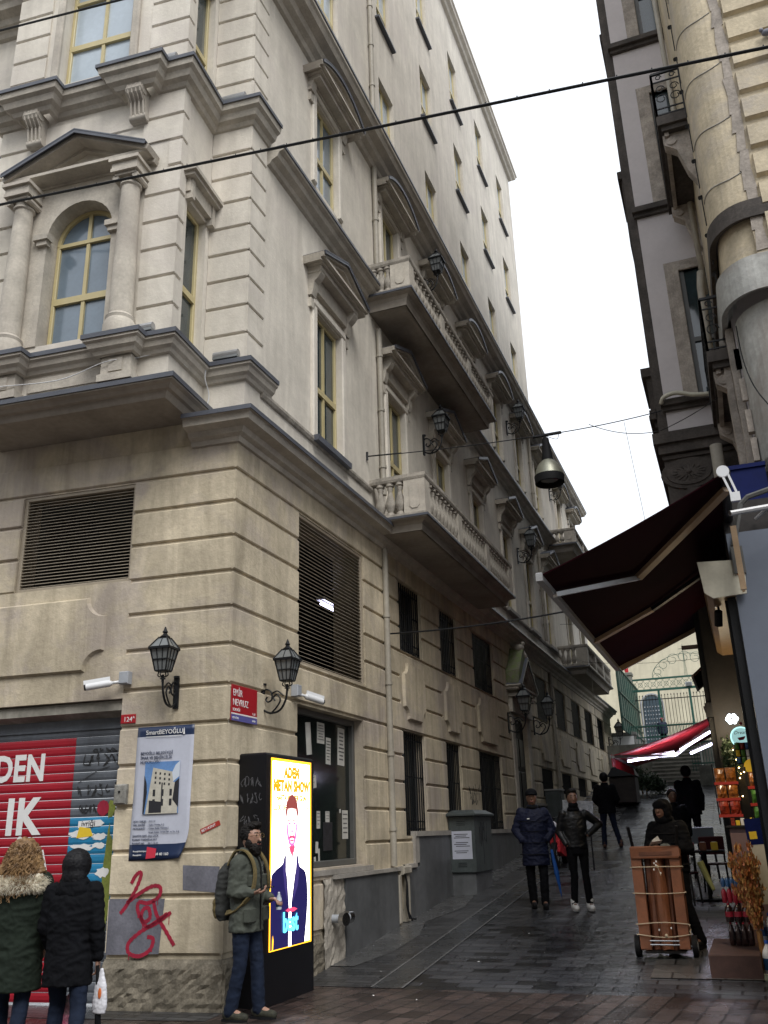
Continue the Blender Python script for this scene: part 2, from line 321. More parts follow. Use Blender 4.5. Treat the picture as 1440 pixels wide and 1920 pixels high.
# ------------------------------------------------------------ ground
def gz(y):
    if y < 1.5: return 0.
    if y < 17: return .09*(y-1.5)
    if y < 26: return .09*15.5 + .175*(y-17)
    return .09*15.5 + .175*9
def paving(name, c1, c2, mort, bw, bh, rough, rot=0., off=.5, rlo=.12, rhi=.5, dark=.5, bump=.5):
    m = bpy.data.materials.new(name); m.use_nodes = True; nt = m.node_tree; nd = nt.nodes; ln = nt.links; b = nd['Principled BSDF']
    tc = nd.new('ShaderNodeTexCoord'); mp = nd.new('ShaderNodeMapping'); mp.inputs['Rotation'].default_value = (0, 0, rot); ln.new(tc.outputs['Object'], mp.inputs[0])
    dn = nd.new('ShaderNodeTexNoise'); dn.inputs['Scale'].default_value = 6; ln.new(tc.outputs['Object'], dn.inputs[0])
    ad = nd.new('ShaderNodeMixRGB'); ad.blend_type = 'ADD'; ad.inputs[0].default_value = .012; ln.new(mp.outputs[0], ad.inputs[1]); ln.new(dn.outputs['Color'], ad.inputs[2])
    br = nd.new('ShaderNodeTexBrick'); br.offset = off; br.inputs['Scale'].default_value = 1; br.inputs['Brick Width'].default_value = bw; br.inputs['Row Height'].default_value = bh
    br.inputs['Mortar Size'].default_value = .013; br.inputs['Mortar Smooth'].default_value = .4; br.inputs['Color1'].default_value = (*c1, 1); br.inputs['Color2'].default_value = (*c2, 1); br.inputs['Mortar'].default_value = (*mort, 1)
    br.inputs['Bias'].default_value = -.25; ln.new(ad.outputs[0], br.inputs[0])
    # scattered darker setts
    b2 = nd.new('ShaderNodeTexBrick'); b2.offset = off; b2.inputs['Scale'].default_value = 1; b2.inputs['Brick Width'].default_value = bw; b2.inputs['Row Height'].default_value = bh; b2.inputs['Mortar Size'].default_value = 0
    b2.inputs['Color1'].default_value = (0,0,0,1); b2.inputs['Color2'].default_value = (1,1,1,1); ln.new(ad.outputs[0], b2.inputs[0])
    rp = nd.new('ShaderNodeValToRGB'); rp.color_ramp.elements[0].position = .76; rp.color_ramp.elements[1].position = .79
    rp.color_ramp.elements[0].color = (1,1,1,1); rp.color_ramp.elements[1].color = (dark,)*3+(1,); ln.new(b2.outputs[0], rp.inputs[0])
    mu = nd.new('ShaderNodeMixRGB'); mu.blend_type = 'MULTIPLY'; mu.inputs[0].default_value = 1; ln.new(br.outputs[0], mu.inputs[1]); ln.new(rp.outputs[0], mu.inputs[2])
    n = nd.new('ShaderNodeTexNoise'); n.inputs['Scale'].default_value = .9; n.inputs['Detail'].default_value = 8; ln.new(tc.outputs['Object'], n.inputs[0])
    r2_ = nd.new('ShaderNodeValToRGB'); r2_.color_ramp.elements[0].position = .35; r2_.color_ramp.elements[1].position = .7; r2_.color_ramp.elements[0].color = (.7,.7,.71,1); r2_.color_ramp.elements[1].color = (1.1,1.1,1.1,1); ln.new(n.outputs[0], r2_.inputs[0])
    m2 = nd.new('ShaderNodeMixRGB'); m2.blend_type = 'MULTIPLY'; m2.inputs[0].default_value = 1; ln.new(mu.outputs[0], m2.inputs[1]); ln.new(r2_.outputs[0], m2.inputs[2]); ln.new(m2.outputs[0], b.inputs['Base Color'])
    mr = nd.new('ShaderNodeMapRange'); mr.inputs['From Min'].default_value = .35; mr.inputs['From Max'].default_value = .65; mr.inputs['To Min'].default_value = rlo; mr.inputs['To Max'].default_value = rhi; ln.new(n.outputs[0], mr.inputs[0]); ln.new(mr.outputs[0], b.inputs['Roughness'])
    n4 = nd.new('ShaderNodeTexNoise'); n4.inputs['Scale'].default_value = 45; n4.inputs['Detail'].default_value = 5; ln.new(tc.outputs['Object'], n4.inputs[0])
    n6 = nd.new('ShaderNodeTexNoise'); n6.inputs['Scale'].default_value = 3.5; n6.inputs['Detail'].default_value = 3; ln.new(tc.outputs['Object'], n6.inputs[0])
    iv = nd.new('ShaderNodeMath'); iv.operation = 'MULTIPLY_ADD'; iv.inputs[1].default_value = -1.; ln.new(br.outputs['Fac'], iv.inputs[0])
    s1 = nd.new('ShaderNodeMath'); s1.operation = 'MULTIPLY'; s1.inputs[1].default_value = .45; ln.new(n4.outputs[0], s1.inputs[0]); ln.new(s1.outputs[0], iv.inputs[2])
    s2 = nd.new('ShaderNodeMath'); s2.operation = 'MULTIPLY_ADD'; s2.inputs[1].default_value = .6; ln.new(b2.outputs[0], s2.inputs[0]); ln.new(iv.outputs[0], s2.inputs[2])
    s3 = nd.new('ShaderNodeMath'); s3.operation = 'MULTIPLY_ADD'; s3.inputs[1].default_value = 1.6; ln.new(n6.outputs[0], s3.inputs[0]); ln.new(s2.outputs[0], s3.inputs[2])
    bp = nd.new('ShaderNodeBump'); bp.inputs['Strength'].default_value = bump; bp.inputs['Distance'].default_value = .022; ln.new(s3.outputs[0], bp.inputs['Height']); ln.new(bp.outputs[0], b.inputs['Normal'])
    b.inputs['Specular IOR Level'].default_value = .5
    return m
PV_ALLEY = paving('wet_alley_setts', (.042,.044,.050), (.105,.106,.112), (.012,.012,.014), .42, .165, .3, dark=.20, rlo=.10, rhi=.36, bump=.65)
PV_STREET = paving('wet_street_pavers', (.058,.042,.037), (.105,.072,.062), (.014,.013,.012), .32, .20, .3, rot=-PI/2+.10, off=.5, dark=.3, rlo=.12, rhi=.38, bump=.65)
PV_SIDE = paving('wet_footway_setts', (.045,.045,.047), (.085,.085,.085), (.015,.015,.015), .35, .12, .4, dark=.5, rlo=.2, rhi=.5)
PV_SMOOTH = M_('worn_wet_concrete', (.085,.085,.085), .28, var=.35, scale=1.2, bump=.4, rvar=.16)
CHANNEL = M_('dark_granite_channel', (.045,.047,.05), .28, var=.4, scale=2, bump=.25, rvar=.1)
PV_R = paving('wet_stone_slabs', (.075,.072,.070), (.12,.115,.11), (.02,.02,.02), .55, .35, .4, dark=.8, rlo=.14, rhi=.45)
def strip(name, x0, x1, ys, dz, m, zf=gz, x0f=None):
    b = MB()
    for i in range(len(ys)-1):
        b.poly([(x0, ys[i], zf(ys[i])+dz), (x1, ys[i], zf(ys[i])+dz), (x1, ys[i+1], zf(ys[i+1])+dz), (x0, ys[i+1], zf(ys[i+1])+dz)])
    return kind(b.build(name, m))
b = MB(); b.poly([(-150,-150,-.012),(150,-150,-.012),(150,1.5,-.012),(-150,1.5,-.012)]); b.poly([(-150,1.5,-.012),(-.6,1.5,-.012),(-.6,160,-.012),(-150,160,-.012)]); b.poly([(12,1.5,-.012),(150,1.5,-.012),(150,160,-.012),(12,160,-.012)])
kind(b.build('ground', PV_SMOOTH))
ys = [1.5, 5, 9, 13, 17, 19, 21, 23, 25, 26, 50]
strip('street', -40, 40, [-40, 1.5], 0, PV_STREET)
strip('alley', -.6, 12, ys, 0, PV_ALLEY)
strip('footway', -.05, .93, ys[:-1], .006, PV_SIDE)
b = MB(FR); b.poly([(-30, .004, .0), (-30, .004, .62), (.05, .004, .62), (.05, .004, .0)]); kind(b.build('front_footway', PV_SIDE))
strip('drain_channel', .95, 1.30, ys[:-1], .005, CHANNEL)
b = MB()
for x in (.94, 1.305):
    for i in range(len(ys)-2): b.poly([(x-.012, ys[i], gz(ys[i])+.009), (x+.012, ys[i], gz(ys[i])+.009), (x+.012, ys[i+1], gz(ys[i+1])+.009), (x-.012, ys[i+1], gz(ys[i+1])+.009)])
kind(b.build('channel_edging', M_('dull_kerb_edge', (.13,.13,.13), .5, var=.4, scale=6)))
b = MB(); rnd = random.Random(4)
L_ = [2.4, 3.2, 4.2, 5.2, 6.4, 7.6, 8.8, 10.5, 12.5, 15]; 
for i in range(len(L_)-1):
    w0 = .35 + .15*math.sin(L_[i]*2.1); w1 = .35 + .15*math.sin(L_[i+1]*2.1)
    b.poly([(0.0, L_[i], gz(L_[i])+.012), (w0+.15, L_[i], gz(L_[i])+.012), (w1+.15, L_[i+1], gz(L_[i+1])+.012), (0.0, L_[i+1], gz(L_[i+1])+.012)])
kind(b.build('concrete_apron', PV_SMOOTH))
strip('right_pavement', 3.9, 8, [2.2, 5, 9, 13], .010, PV_R)
strip('upper_footway', .0, 1.6, [17, 19, 21, 23, 25], .014, PV_SMOOTH)
# ------------------------------------------------------------ the big corner building
BLD = empty('corner_building', (0, 0, 0), 'long pale stuccoed corner building with stone balconies, bay window and tall plain attic', 'building')
def W(M, a, c): p = M @ Vector((a, 0, c)); return (p.x, p.y)
CF = -.0144   # front frame a at ground-floor corner
ZJ = [0, .5, 1.06, 1.5, 1.96, 2.39, 2.81, 3.22, 3.67, 4.10, 4.52, 4.95, 5.38, 5.79, 6.2]
UPW = [(5.38,6.6),(7.7,8.87),(10.07,11.85),(16.6,18.3),(19.5,21.3),(22.4,24.2),(25.2,27.0),(28.3,30.1)]
LOW = [(5.38,6.53,1.57),(7.74,8.75,1.57),(10.06,12.03,1.57),(16.5,18.3,2.45),(19.5,21.3,2.6),(22.4,24.2,2.6),(25.2,27.0,2.9)]
LVS = (1.5, 3.8, 3.72, 5.78, .5); SHW = (1.47, 3.7, 1.22, 3.2, .22); POR = (13.6, 15.0, .5, 4.3, .10)
holesS = [LVS, SHW, POR] + [(a, b_, 4.55, 5.8, .22) for a, b_ in UPW] + [(a, b_, z, 3.22, .22) for a, b_, z in LOW]
LVF = (-2.94, -1.34, 4.53, 5.78, .35); GAR = (-7.5, -1.32, -.2, 3.14, .3)
holesF = [LVF, GAR]
m = MB(SD); m.wall(-.15, 32.5, -.3, 6.25, holesS)
m.M = FR; m.wall(-9, CF, -.3, 6.25, holesF, c=G0); m.wall(-9, -.5, 6.25, 6.56, c=G0-.001)
m.M = I4; m.poly([(0,32.5,-.3),(0,32.5,6.4),(-9,32.5,6.4),(-9,32.5,-.3)]); m.poly([(0,28,6.3),(0,32.5,6.3),(-6,32.5,6.3),(-6,28,6.3)])
m.build('ground_floor_wall', ST_LOW, BLD)
panS = [(a-.05, b_+.05, 3.30, 4.47) for a, b_ in UPW]
m = MB(SD)
m.courses(-.15-.03, 32.5, ZJ[1:], [h[:4] for h in holesS] + panS)
m.M = FR; m.courses(-9, CF-.002, ZJ[1:], [LVF[:4], GAR[:4], (-9, -1.32, 3.0, 4.53)], c=G0)
m.build('rusticated_courses', ST_LOW, BLD)
# shaped panels between the ground floor windows
def shaped(m, a0, a1, b0, b1, c, d, k=.16):
    pts = []
    r = k
    for cx, cz, sx, sz in ((a0, b0, 1, 1), (a1, b0, -1, 1), (a1, b1, -1, -1), (a0, b1, 1, -1)):
        arc = [(cx + sx*r*math.cos(t), cz + sz*r*math.sin(t)) for t in [PI/2*i/6 for i in range(7)]]
        arc = [(cx + sx*(r + .04) , cz)] + [(cx+sx*r*math.cos(t), cz+sz*r*math.sin(t)) for t in [PI/2*i/6 for i in range(7)]] + [(cx, cz+sz*(r+.04))]
        if (sx, sz) in ((1, 1), (-1, -1)): arc = arc[::-1]
        pts += arc
    ins = [( (p[0]-(a0+a1)/2)*(1-.03/(a1-a0)*2)+(a0+a1)/2, (p[1]-(b0+b1)/2)*(1-.03/(b1-b0)*2)+(b0+b1)/2) for p in pts]
    m.loft([[(p, q, c) for p, q in pts], [(p, q, c+d) for p, q in ins]])
m = MB(SD)
for a, b_, z0, z1 in panS: m.box(a, b_, z0, z1, .0, .028)
m.M = FR; m.box(-7.5, -1.318, 3.142, 4.528, G0, G0+.028)
m.build('panel_band', ST_LOW, BLD)
m = MB(SD)
for a, b_, z0, z1 in panS: shaped(m, a+.10, b_-.10, z0+.10, z1-.10, .02, .055, .2)
m.build('shaped_panels', ST_LOW, BLD)
m = MB(FR); shaped(m, -6.4, -1.6, 3.47, 4.37, G0+.02, .05, .24); m.build('shaped_panel', ST_LOW, BLD)
# base course of rough rock at the corner
m = MB(FR)
def rocky(m, M, a0, a1, b0, b1, c, d, seed, na=26, nb=12):
    r = random.Random(seed); g = [[None]*(nb+1) for _ in range(na+1)]
    for i in range(na+1):
        for j in range(nb+1):
            e = 0 if (i in (0, na)) else 1
            dd = d*(.75+.5*r.random())*(1 if j < nb-1 else (.55 if j < nb else .1))
            g[i][j] = m.pt((a0+(a1-a0)*i/na + e*(r.random()-.5)*.02, b0+(b1-b0)*j/nb+(r.random()-.5)*.02*(0 < j < nb), c+dd))
    for i in range(na):
        for j in range(nb): m.face((g[i][j], g[i+1][j], g[i+1][j+1], g[i][j+1]))
rocky(m, FR, -1.33, .06, -.05, .47, G0, .055, 3)
m.M = SD; rocky(m, SD, -.22, 2.2, -.05, .47, 0.0, .05, 5)
m.M = I4; x0, y0 = W(FR, .06, G0); 
m.build('rock_base', ROCK, BLD, smooth=False)
# broken render round the old pipe at the shop sill
m = MB(SD); rocky(m, SD, 2.2, 2.84, .0, 1.17, 0.0, .05, 9, 10, 16); m.build('broken_render', ST_WORN, BLD)
# marble dado
m = MB(SD); m.box(2.86, 4.83, .0, 1.08, .0, .07); m.box(5.3, 7.75, .2, 1.10, .0, .07); m.box(5.86, 13.3, .2, 1.56, .0, .068); m.box(15.3, 32.4, .5, 2.2, 0, .06)
m.build('marble_dado', MARBLE, BLD)
m = MB(SD); m.box(2.5, 4.9, 1.08, 1.13, 0, .10); m.box(5.66, 5.855, 1.16, 1.64, 0, .075); m.box(5.70, 13.32, 1.562, 1.64, 0, .095); m.box(5.25, 5.66, 1.10, 1.16, 0, .1); m.box(15.28, 32.4, 2.2, 2.26, 0, .09)
m.box(.9, 3.9, 1.135, 1.2, -.2, .05)
m.build('dado_coping', SILLST, BLD)
# ground floor cornice, mitred round the corner
def corn_prof(z, h, o, base=0):
    return [(0, z), (o*.18, z+.01), (o*.24, z+h*.22), (o*.42, z+h*.30), (o*.5, z+h*.5), (o*.86, z+h*.58), (o*.92, z+h*.86), (o, z+h*.90), (o, z+h), (0, z+h)]
def cap_prof(z, o, t=.03): return [(0, z), (o, z), (o+.006, z-.042), (o+.018, z-.042), (o+.018, z+t*.5), (0, z+t)]
pathG = [W(FR, -.585, .0), W(FR, -.585, G0), W(FR, CF, G0), (0, 32.5)][1:]
m = MB(); m.sweep(corn_prof(6.12, .30, .36), pathG); m.build('main_cornice', ST_ORN, BLD)
m = MB(); m.sweep(cap_prof(6.423, .36), pathG); m.build('cornice_flashing', LEAD, BLD)

# ---------------- upper floors
YE = 28.3
C1 = [2.57, 5.65, 8.50, 11.35, 14.35, 17.15, 19.95, 23.9, 26.8]
h1 = [(c-.48, c+.48, 7.12, 9.32, .2) for c in C1]; h2 = [(c-.46, c+.46, 11.72, 13.52, .2) for c in C1]
TC = [2.7, 5.8, 8.95, 12.0, 15.0, 17.9]
h3 = [(c-.45, c+.45, z0, z1, .22) for c in TC for z0, z1 in ((15.5, 17.1), (18.75, 20.5), (22.0, 24.0))]
m = MB(SD); m.wall(0, YE, 6.25, 14.6, h1+h2); m.wall(0, 19.9, 14.6, 25.9, h3)
m.M = FR; m.wall(-.58, 0, 6.25, 25.9); m.wall(-12, -3.4, 6.25, 25.9)
m.M = I4
m.poly([(0,19.9,14.6),(0,19.9,25.9),(-8,19.9,25.9),(-8,19.9,14.6)]); m.poly([(0,YE,6.3),(0,YE,14.6),(-8,YE,14.6),(-8,YE,6.3)])
m.poly([(0,19.9,14.61),(-8,19.9,14.61),(-8,YE,14.61),(0,YE,14.61)]); m.poly([(0,0,25.9),(-10,-1,25.9),(-10,19.9,25.9),(0,19.9,25.9)])
m.build('upper_wall', ST_UP, BLD)
# bay on the street front
P = .9; B0, B1 = -3.4, -.58
m = MB(FR)
arch = (-2.42, -1.53)
m.wall(B0, B1, 6.7, 14.4, [(-2.46, -1.50, 7.5, 9.6, .0), (-2.60, -1.46, 11.75, 13.9, .22)], c=P)
# arch head: fill spandrels
sp = []; cx = -1.98; r = .48; zs = 9.12
m.build('bay_front_wall', ST_UP, BLD)
m = MB(FR)
n = 14; ring = [(cx - r*math.cos(PI*i/n), zs + r*math.sin(PI*i/n)) for i in range(n+1)]
# cut the arch out of the wall plane with a face fan above a rectangular hole: separate slab standing 8 mm proud, with the arch opening
top = 9.84
for i in range(n):
    x0, z0 = ring[i]; x1, z1 = ring[i+1]
    m.loft([[(x0, z0, P-.25), (x1, z1, P-.25), (x1, top, P-.25), (x0, top, P-.25)], [(x0, z0, P+.02), (x1, z1, P+.02), (x1, top, P+.02), (x0, top, P+.02)]])
m.box(-2.80, -2.46, 7.5, top, P-.25, P+.02); m.box(-1.50, -1.16, 7.5, top, P-.25, P+.02)
m.build('arch_surround', ST_ORN, BLD)
m = MB(FR)
# bay return wall with its narrow windows (upper storeys), faces the alley side
RET = MB(FR)
def side_plane(M, a, c0, c1, b0, b1, holes):   # wall in plane a = const, spanning c
    M2 = M @ Matrix(((0,0,1,a),(0,1,0,0),(-1,0,0,0),(0,0,0,1)))   # local (s, z, out): s = -c, out = +a
    return M2
RM = side_plane(FR, B1, 0, P, 0, 0, None)
# in RM: horizontal coordinate s runs from -P (outer corner) to 0 (inner corner); out = +a
slit = [(-.66, -.12, 7.47, 9.5, .16), (-.66, -.12, 11.6, 13.6, .16)]
m = MB(RM); m.wall(-P, 0, 6.7, 14.4, slit); m.M = I4
lx, ly = W(FR, B0, P); lx2, ly2 = W(FR, B0, 0); m.poly([(lx,ly,6.7),(lx2,ly2,6.7),(lx2,ly2,14.4),(lx,ly,14.4)])
m.build('bay_side_wall', ST_UP, BLD)
m = MB(FR)   # soffit slab
m.loft([[(B0,6.50,0),(B1-.03,6.50,0),(B1-.03,6.50,P-.03),(B0,6.50,P-.03)],[(B0,6.58,0),(B1+.02,6.58,0),(B1+.02,6.58,P+.02),(B0,6.58,P+.02)]])
m.M = I4
pathB = [W(FR, -9, .002), W(FR, B0, .002), W(FR, B0, P), W(FR, B1, P), W(FR, B1, .002), W(FR, CF+.01, .002)]
m.sweep([(0,6.57),(.06,6.58),(.10,6.62),(.15,6.64),(.15,6.70),(0,6.70)], pathB[1:5])
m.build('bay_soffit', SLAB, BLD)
m = MB(); m.sweep(cap_prof(6.70, .15, .04), pathB[1:5]); m.build('bay_base_flashing', LEAD, BLD)
# plinth zone between base and sill cornice, sill cornice with breaks round the column pedestals
def brk(zs_=None, c=P, e=.17, ws=.22):
    out = [W(FR, -9, 0), W(FR, B0, 0), W(FR, B0, c)]
    for q in (-2.78, -1.19):
        out += [W(FR, q-ws, c), W(FR, q-ws, c+e), W(FR, q+ws, c+e), W(FR, q+ws, c)]
    return out + [W(FR, B1, c), W(FR, B1, 0), (0, 0)]
pathS = brk() + [(0, .62)]
m = MB(); m.sweep([(0,7.06),(.04,7.07),(.06,7.11),(.10,7.14),(.12,7.20),(.15,7.22),(.15,7.29),(0,7.29)], pathS); m.build('sill_cornice', ST_ORN, BLD)
m = MB(); m.sweep(cap_prof(7.293, .15, .035), pathS); m.build('sill_flashing', LEAD, BLD)
m = MB(FR)
for q in (-2.78, -1.19):
    m.box(q-.2, q+.2, 6.74, 7.065, P, P+.15); m.box(q-.23, q+.23, 6.735, 6.83, P, P+.18)
    m.box(q-.09, q+.09, 6.86, 7.03, P+.15, P+.165)
m.box(-2.5, -1.47, 6.84, 7.02, P, P+.02)
m.build('column_pedestals', ST_ORN, BLD)
m = MB(FR)
for q in (-2.78, -1.19):
    m.lathe([(.20,7.32),(.20,7.46),(.17,7.53),(.18,7.57),(.145,7.61),(.142,8.2),(.118,9.50),(.14,9.52),(.14,9.545),(.12,9.56),(.125,9.62)], (q, 0, P+.13), 20, 'b')
col = m  # lathe axis 'b' keeps b as height
m.build('column', ST_ORN, BLD, smooth=True, angle=.7)
m = MB(FR)
for q in (-2.78, -1.19):
    m.box(q-.15, q+.15, 9.62, 9.66, P+.0, P+.29); m.box(q-.19, q+.19, 9.66, 9.71, P, P+.33)
    for s in (-1, 1): m.tube([(q+s*.14, 9.60, P+.02), (q+s*.14, 9.60, P+.28)], .045, 10)
    m.box(q-.21, q+.21, 9.80, 9.85, P, P+.36); m.box(q-.18, q+.18, 9.71, 9.80, P, P+.32)
for x, s in ((-2.46, -1), (-1.50, 1)): m.box(min(x-s*.06, x+s*.16), max(x-s*.06, x+s*.16), 9.06, 9.14, P-.02, P+.10); m.box(min(x-s*.03, x+s*.12), max(x-s*.03, x+s*.12), 8.99, 9.06, P-.02, P+.07)
m.build('capitals', ST_ORN, BLD)

def gable(M, c, w, z0, zt, o, parent, arc=False, dent=False, name='pediment', mat=None, shadow=True, n=12):
    mat = mat or ST_ORN
    m = MB(M); h = w/2
    zb = z0 + .16
    m.box(c-h+.16, c+h-.16, z0, z0+.08, .0, o*.62); m.box(c-h+.10, c+h-.10, z0+.08, z0+.115, 0, o*.75); m.box(c-h+.04, c+h-.04, z0+.115, zb, 0, o*.93)
    if dent:
        k = int((w-.2)/.075)
        for i in range(k): x = c-h+.12+i*.075; m.box(x, x+.04, z0+.045, z0+.083, o*.6, o*.70)
    if arc:
        R = (h*h + (zt-zb)**2)/(2*(zt-zb)); t0 = math.asin(h/R)
        ln = [(c + R*math.sin(-t0 + 2*t0*i/n), zt - R + R*math.cos(-t0 + 2*t0*i/n)) for i in range(n+1)]
    else: ln = [(c-h, zb+.02), (c, zt), (c+h, zb+.02)]
    dn = [(x, z-.12) for x, z in ln]
    m.prism([(c-h+.02, zb-.002)] + [(x, max(zb, z-.10)) for x, z in ln] + [(c+h-.02, zb-.002)], 0, o*.45)
    m.band([(x, z-.125) for x, z in ln], .05, 0, o*.8); m.band([(x, z-.075) for x, z in ln], .075, 0, o*.96)
    p = m.build(name, mat, parent)
    if dent:
        d = MB(M)
        for s in (-1, 1):
            for i in range(int(h/.09)-1):
                x = c + s*(.08+i*.08); z = zt - (zt-zb)*abs(x-c)/h - .17
                if z > zb+.01: d.box(x-.02, x+.02, z, z+.045, o*.45, o*.66)
        d.build('dentils', mat, p)
    f = MB(M); f.band([(x, z+.002) for x, z in ln], .018, 0, o+.02)
    e0, e1 = ln[0], ln[-1]
    # vertical lip of the flashing
    f.band([(x, z-.045) for x, z in ln], .047, o+.004, o+.016)
    f.build('flashing', LEAD, p)
    return p
gable(FR, -1.98, 2.14, 9.85, 10.50, P+.33, BLD, dent=True)
# bay windows
def window(M, a0, a1, b0, b1, c, parent, cols=2, rails=(.4,), mf=None, mg=None, w=.055, arched=False, name='window', dp=.05):
    mf = mf or YFRAME; mg = mg or GLASS
    m = MB(M); zt = b1
    r = (a1-a0)/2; cx = (a0+a1)/2
    m.bbox(a0, a0+w, b0, b1, c, c+dp, .008); m.bbox(a1-w, a1, b0, b1, c, c+dp, .008); m.bbox(a0+w, a1-w, b0, b0+w, c, c+dp, .008)
    if arched:
        ln = [(cx + r*math.cos(t), b1 + r*math.sin(t)) for t in [PI - PI*i/18 for i in range(19)]]
        m.band(ln, -w, c, c+dp); zt = b1 + r - w*.5
    else: m.bbox(a0+w, a1-w, b1-w, b1, c, c+dp, .008)
    H = (b1+ (r if arched else 0)) - b0
    for k in range(1, cols):
        x = a0 + (a1-a0)*k/cols; m.box(x-w*.45, x+w*.45, b0+w, zt-w*.4, c+.001, c+dp-.006)
    for q in rails:
        z = b0 + H*q; hw = w*(.85 if q == rails[0] else .5); m.box(a0+w*.8, a1-w*.8, z-hw, z+hw, c+.003, c+dp+.004)
    fr = m.build(name, mf, parent)
    g = MB(M)
    if arched: g.prism([(a0+.01, b0), (a1-.01, b0)] + [(cx + (r-.01)*math.cos(PI*i/16), b1 + (r-.01)*math.sin(PI*i/16)) for i in range(17)], c-.01, c+.012)
    else: g.box(a0+.01, a1-.01, b0+.01, b1-.01, c-.01, c+.012)
    g.build('pane', mg, fr)
    return fr
window(FR, -2.455, -1.505, 7.45, 9.12, P-.24, BLD, 2, (.37, .775), mg=GLASS_SKY, arched=True)
window(FR, -2.60, -1.46, 11.6, 13.9, P-.2, BLD, 2, (.42, .8), mg=GLASS_TOP)
for z0, z1 in ((7.44, 9.5), (11.45, 13.6)):
    window(RM, -.66, -.12, z0, z1, -.15, BLD, 1, (.4,))
m = MB(FR)
for s in (-2.60-.12, -1.46): m.bbox(s, s+.12, 11.45, 13.95, P, P+.06, .02)
m.bbox(-2.72, -1.34, 13.9, 14.02, P, P+.06, .02); m.build('upper_window_surround', ST_ORN, BLD)
# hood over the narrow return window
m = MB(RM)
for s in (-.72, -.13): m.box(s, s+.08, 9.45, 9.75, 0, .10)
m.box(-.8, -.02, 9.75, 9.80, 0, .16); m.box(-.84, .0, 9.80, 9.86, 0, .2); m.box(-.74, -.06, 9.55, 9.75, 0, .08)
m.build('slit_window_hood', ST_ORN, BLD)
# quoins of the bay and of the main corner
q1 = [7.33 + .42*i for i in range(10)]; q2 = [11.52 + .42*i for i in range(8)]
m = MB(FR)
for q in (q1, q2):
    m.courses(-1.14, B1+.025, q, [(-1.33, -1.05, 7.4, 9.86), (-2.9, -.74, 9.80, 10.3)], c=P, d=.025, g=.03)
    m.courses(B0, -2.83, q, [(-2.93, -2.6, 7.4, 9.9), (-3.2, -.74, 9.80, 10.3)], c=P, d=.025, g=.03)
    m.courses(-.575, .03, q, c=0, d=.028, g=.03)
m.courses(-2.83, -1.14, [10.6, 11.02], c=P, d=.02)
m.M = SD
for q in (q1, q2): m.courses(-.03, .42, q, c=0, d=.028, g=.03)
m.M = RM
for q in (q1, q2): m.courses(-P, -.76 , q, c=0, d=.024, g=.03); 
m.build('quoins', ST_UP, BLD)
# storey cornice
pathM = brk(e=.18, ws=.24) + [(0, .46)]
mp_ = [(0,11.08),(.05,11.10),(.08,11.15),(.14,11.18),(.17,11.26),(.22,11.29),(.235,11.37),(.24,11.41),(0,11.41)]
m = MB(); m.sweep(mp_, pathM); m.build('storey_cornice', ST_ORN, BLD)
m = MB(); m.sweep(cap_prof(11.413, .24), pathM); m.build('storey_flashing', LEAD, BLD)
ms = [(0,10.80),(.05,10.82),(.08,10.87),(.17,10.91),(.20,10.98),(.27,11.0),(.27,11.07),(0,11.07)]
m = MB(); m.sweep(ms, [(0, .461), (0, YE), (-4, YE)]); m.build('side_string_course', ST_ORN, BLD)
m = MB(); m.sweep(cap_prof(11.073, .27, .02), [(0, .462), (0, YE), (-4, YE)]); m.build('string_flashing', LEAD, BLD)
# corbels under the bay cornice
for q in (-2.78, -1.19):
    m = MB(FR); m.extr([(P,11.13),(P+.26,11.13),(P+.27,11.06),(P+.22,10.98),(P+.14,10.92),(P+.11,10.80),(P+.11,10.70),(P+.07,10.64),(P,10.64)][::-1], q-.11, q+.11)
    m.tube([(q-.125, 11.06, P+.19), (q+.125, 11.06, P+.19)], .07, 12); m.tube([(q-.12, 10.70, P+.08), (q+.12, 10.70, P+.08)], .055, 12)
    for k in range(4): x = q-.09+k*.06; m.tube([(x, 11.12, P+.262), (x, 11.0, P+.245), (x, 10.92, P+.155), (x, 10.72, P+.125)], .014, 6)
    m.build('scroll_corbel', ST_ORN, BLD, smooth=True, angle=.6)
# thin worn moulding under the first floor windows and its lower band
m = MB(); m.sweep([(0,7.0),(.03,7.01),(.05,7.05),(.05,7.09),(0,7.11)], [(0, .40), (0, 4.25)]); m.sweep([(0,7.0),(.03,7.01),(.05,7.05),(.05,7.09),(0,7.11)], [(0, 10.4), (0, YE)])
m.build('sill_string', ST_WORN, BLD)
# top cornice
mt = [(0,14.1),(.06,14.12),(.10,14.18),(.2,14.22),(.24,14.30),(.38,14.34),(.42,14.42),(.46,14.45),(.46,14.52),(0,14.55)]
pathT = [W(FR, -9, 0), W(FR, B0, 0), W(FR, B0, P), W(FR, B1, P), W(FR, B1, 0), (0, 0), (0, YE), (-6, YE)]
m = MB(); m.sweep(mt, pathT); m.build('top_cornice', ST_ORN, BLD)
m = MB(); m.sweep(cap_prof(14.553, .46, .02), pathT); m.build('top_flashing', LEAD, BLD)
m = MB(); m.sweep([(0,25.6),(.1,25.62),(.14,25.7),(.24,25.74),(.26,25.84),(.3,25.86),(.3,25.95),(0,25.95)], [W(FR, -9, 0), (0, 0), (0, 19.9), (-6, 19.9)]); m.build('eaves_cornice', ST_UP, BLD)
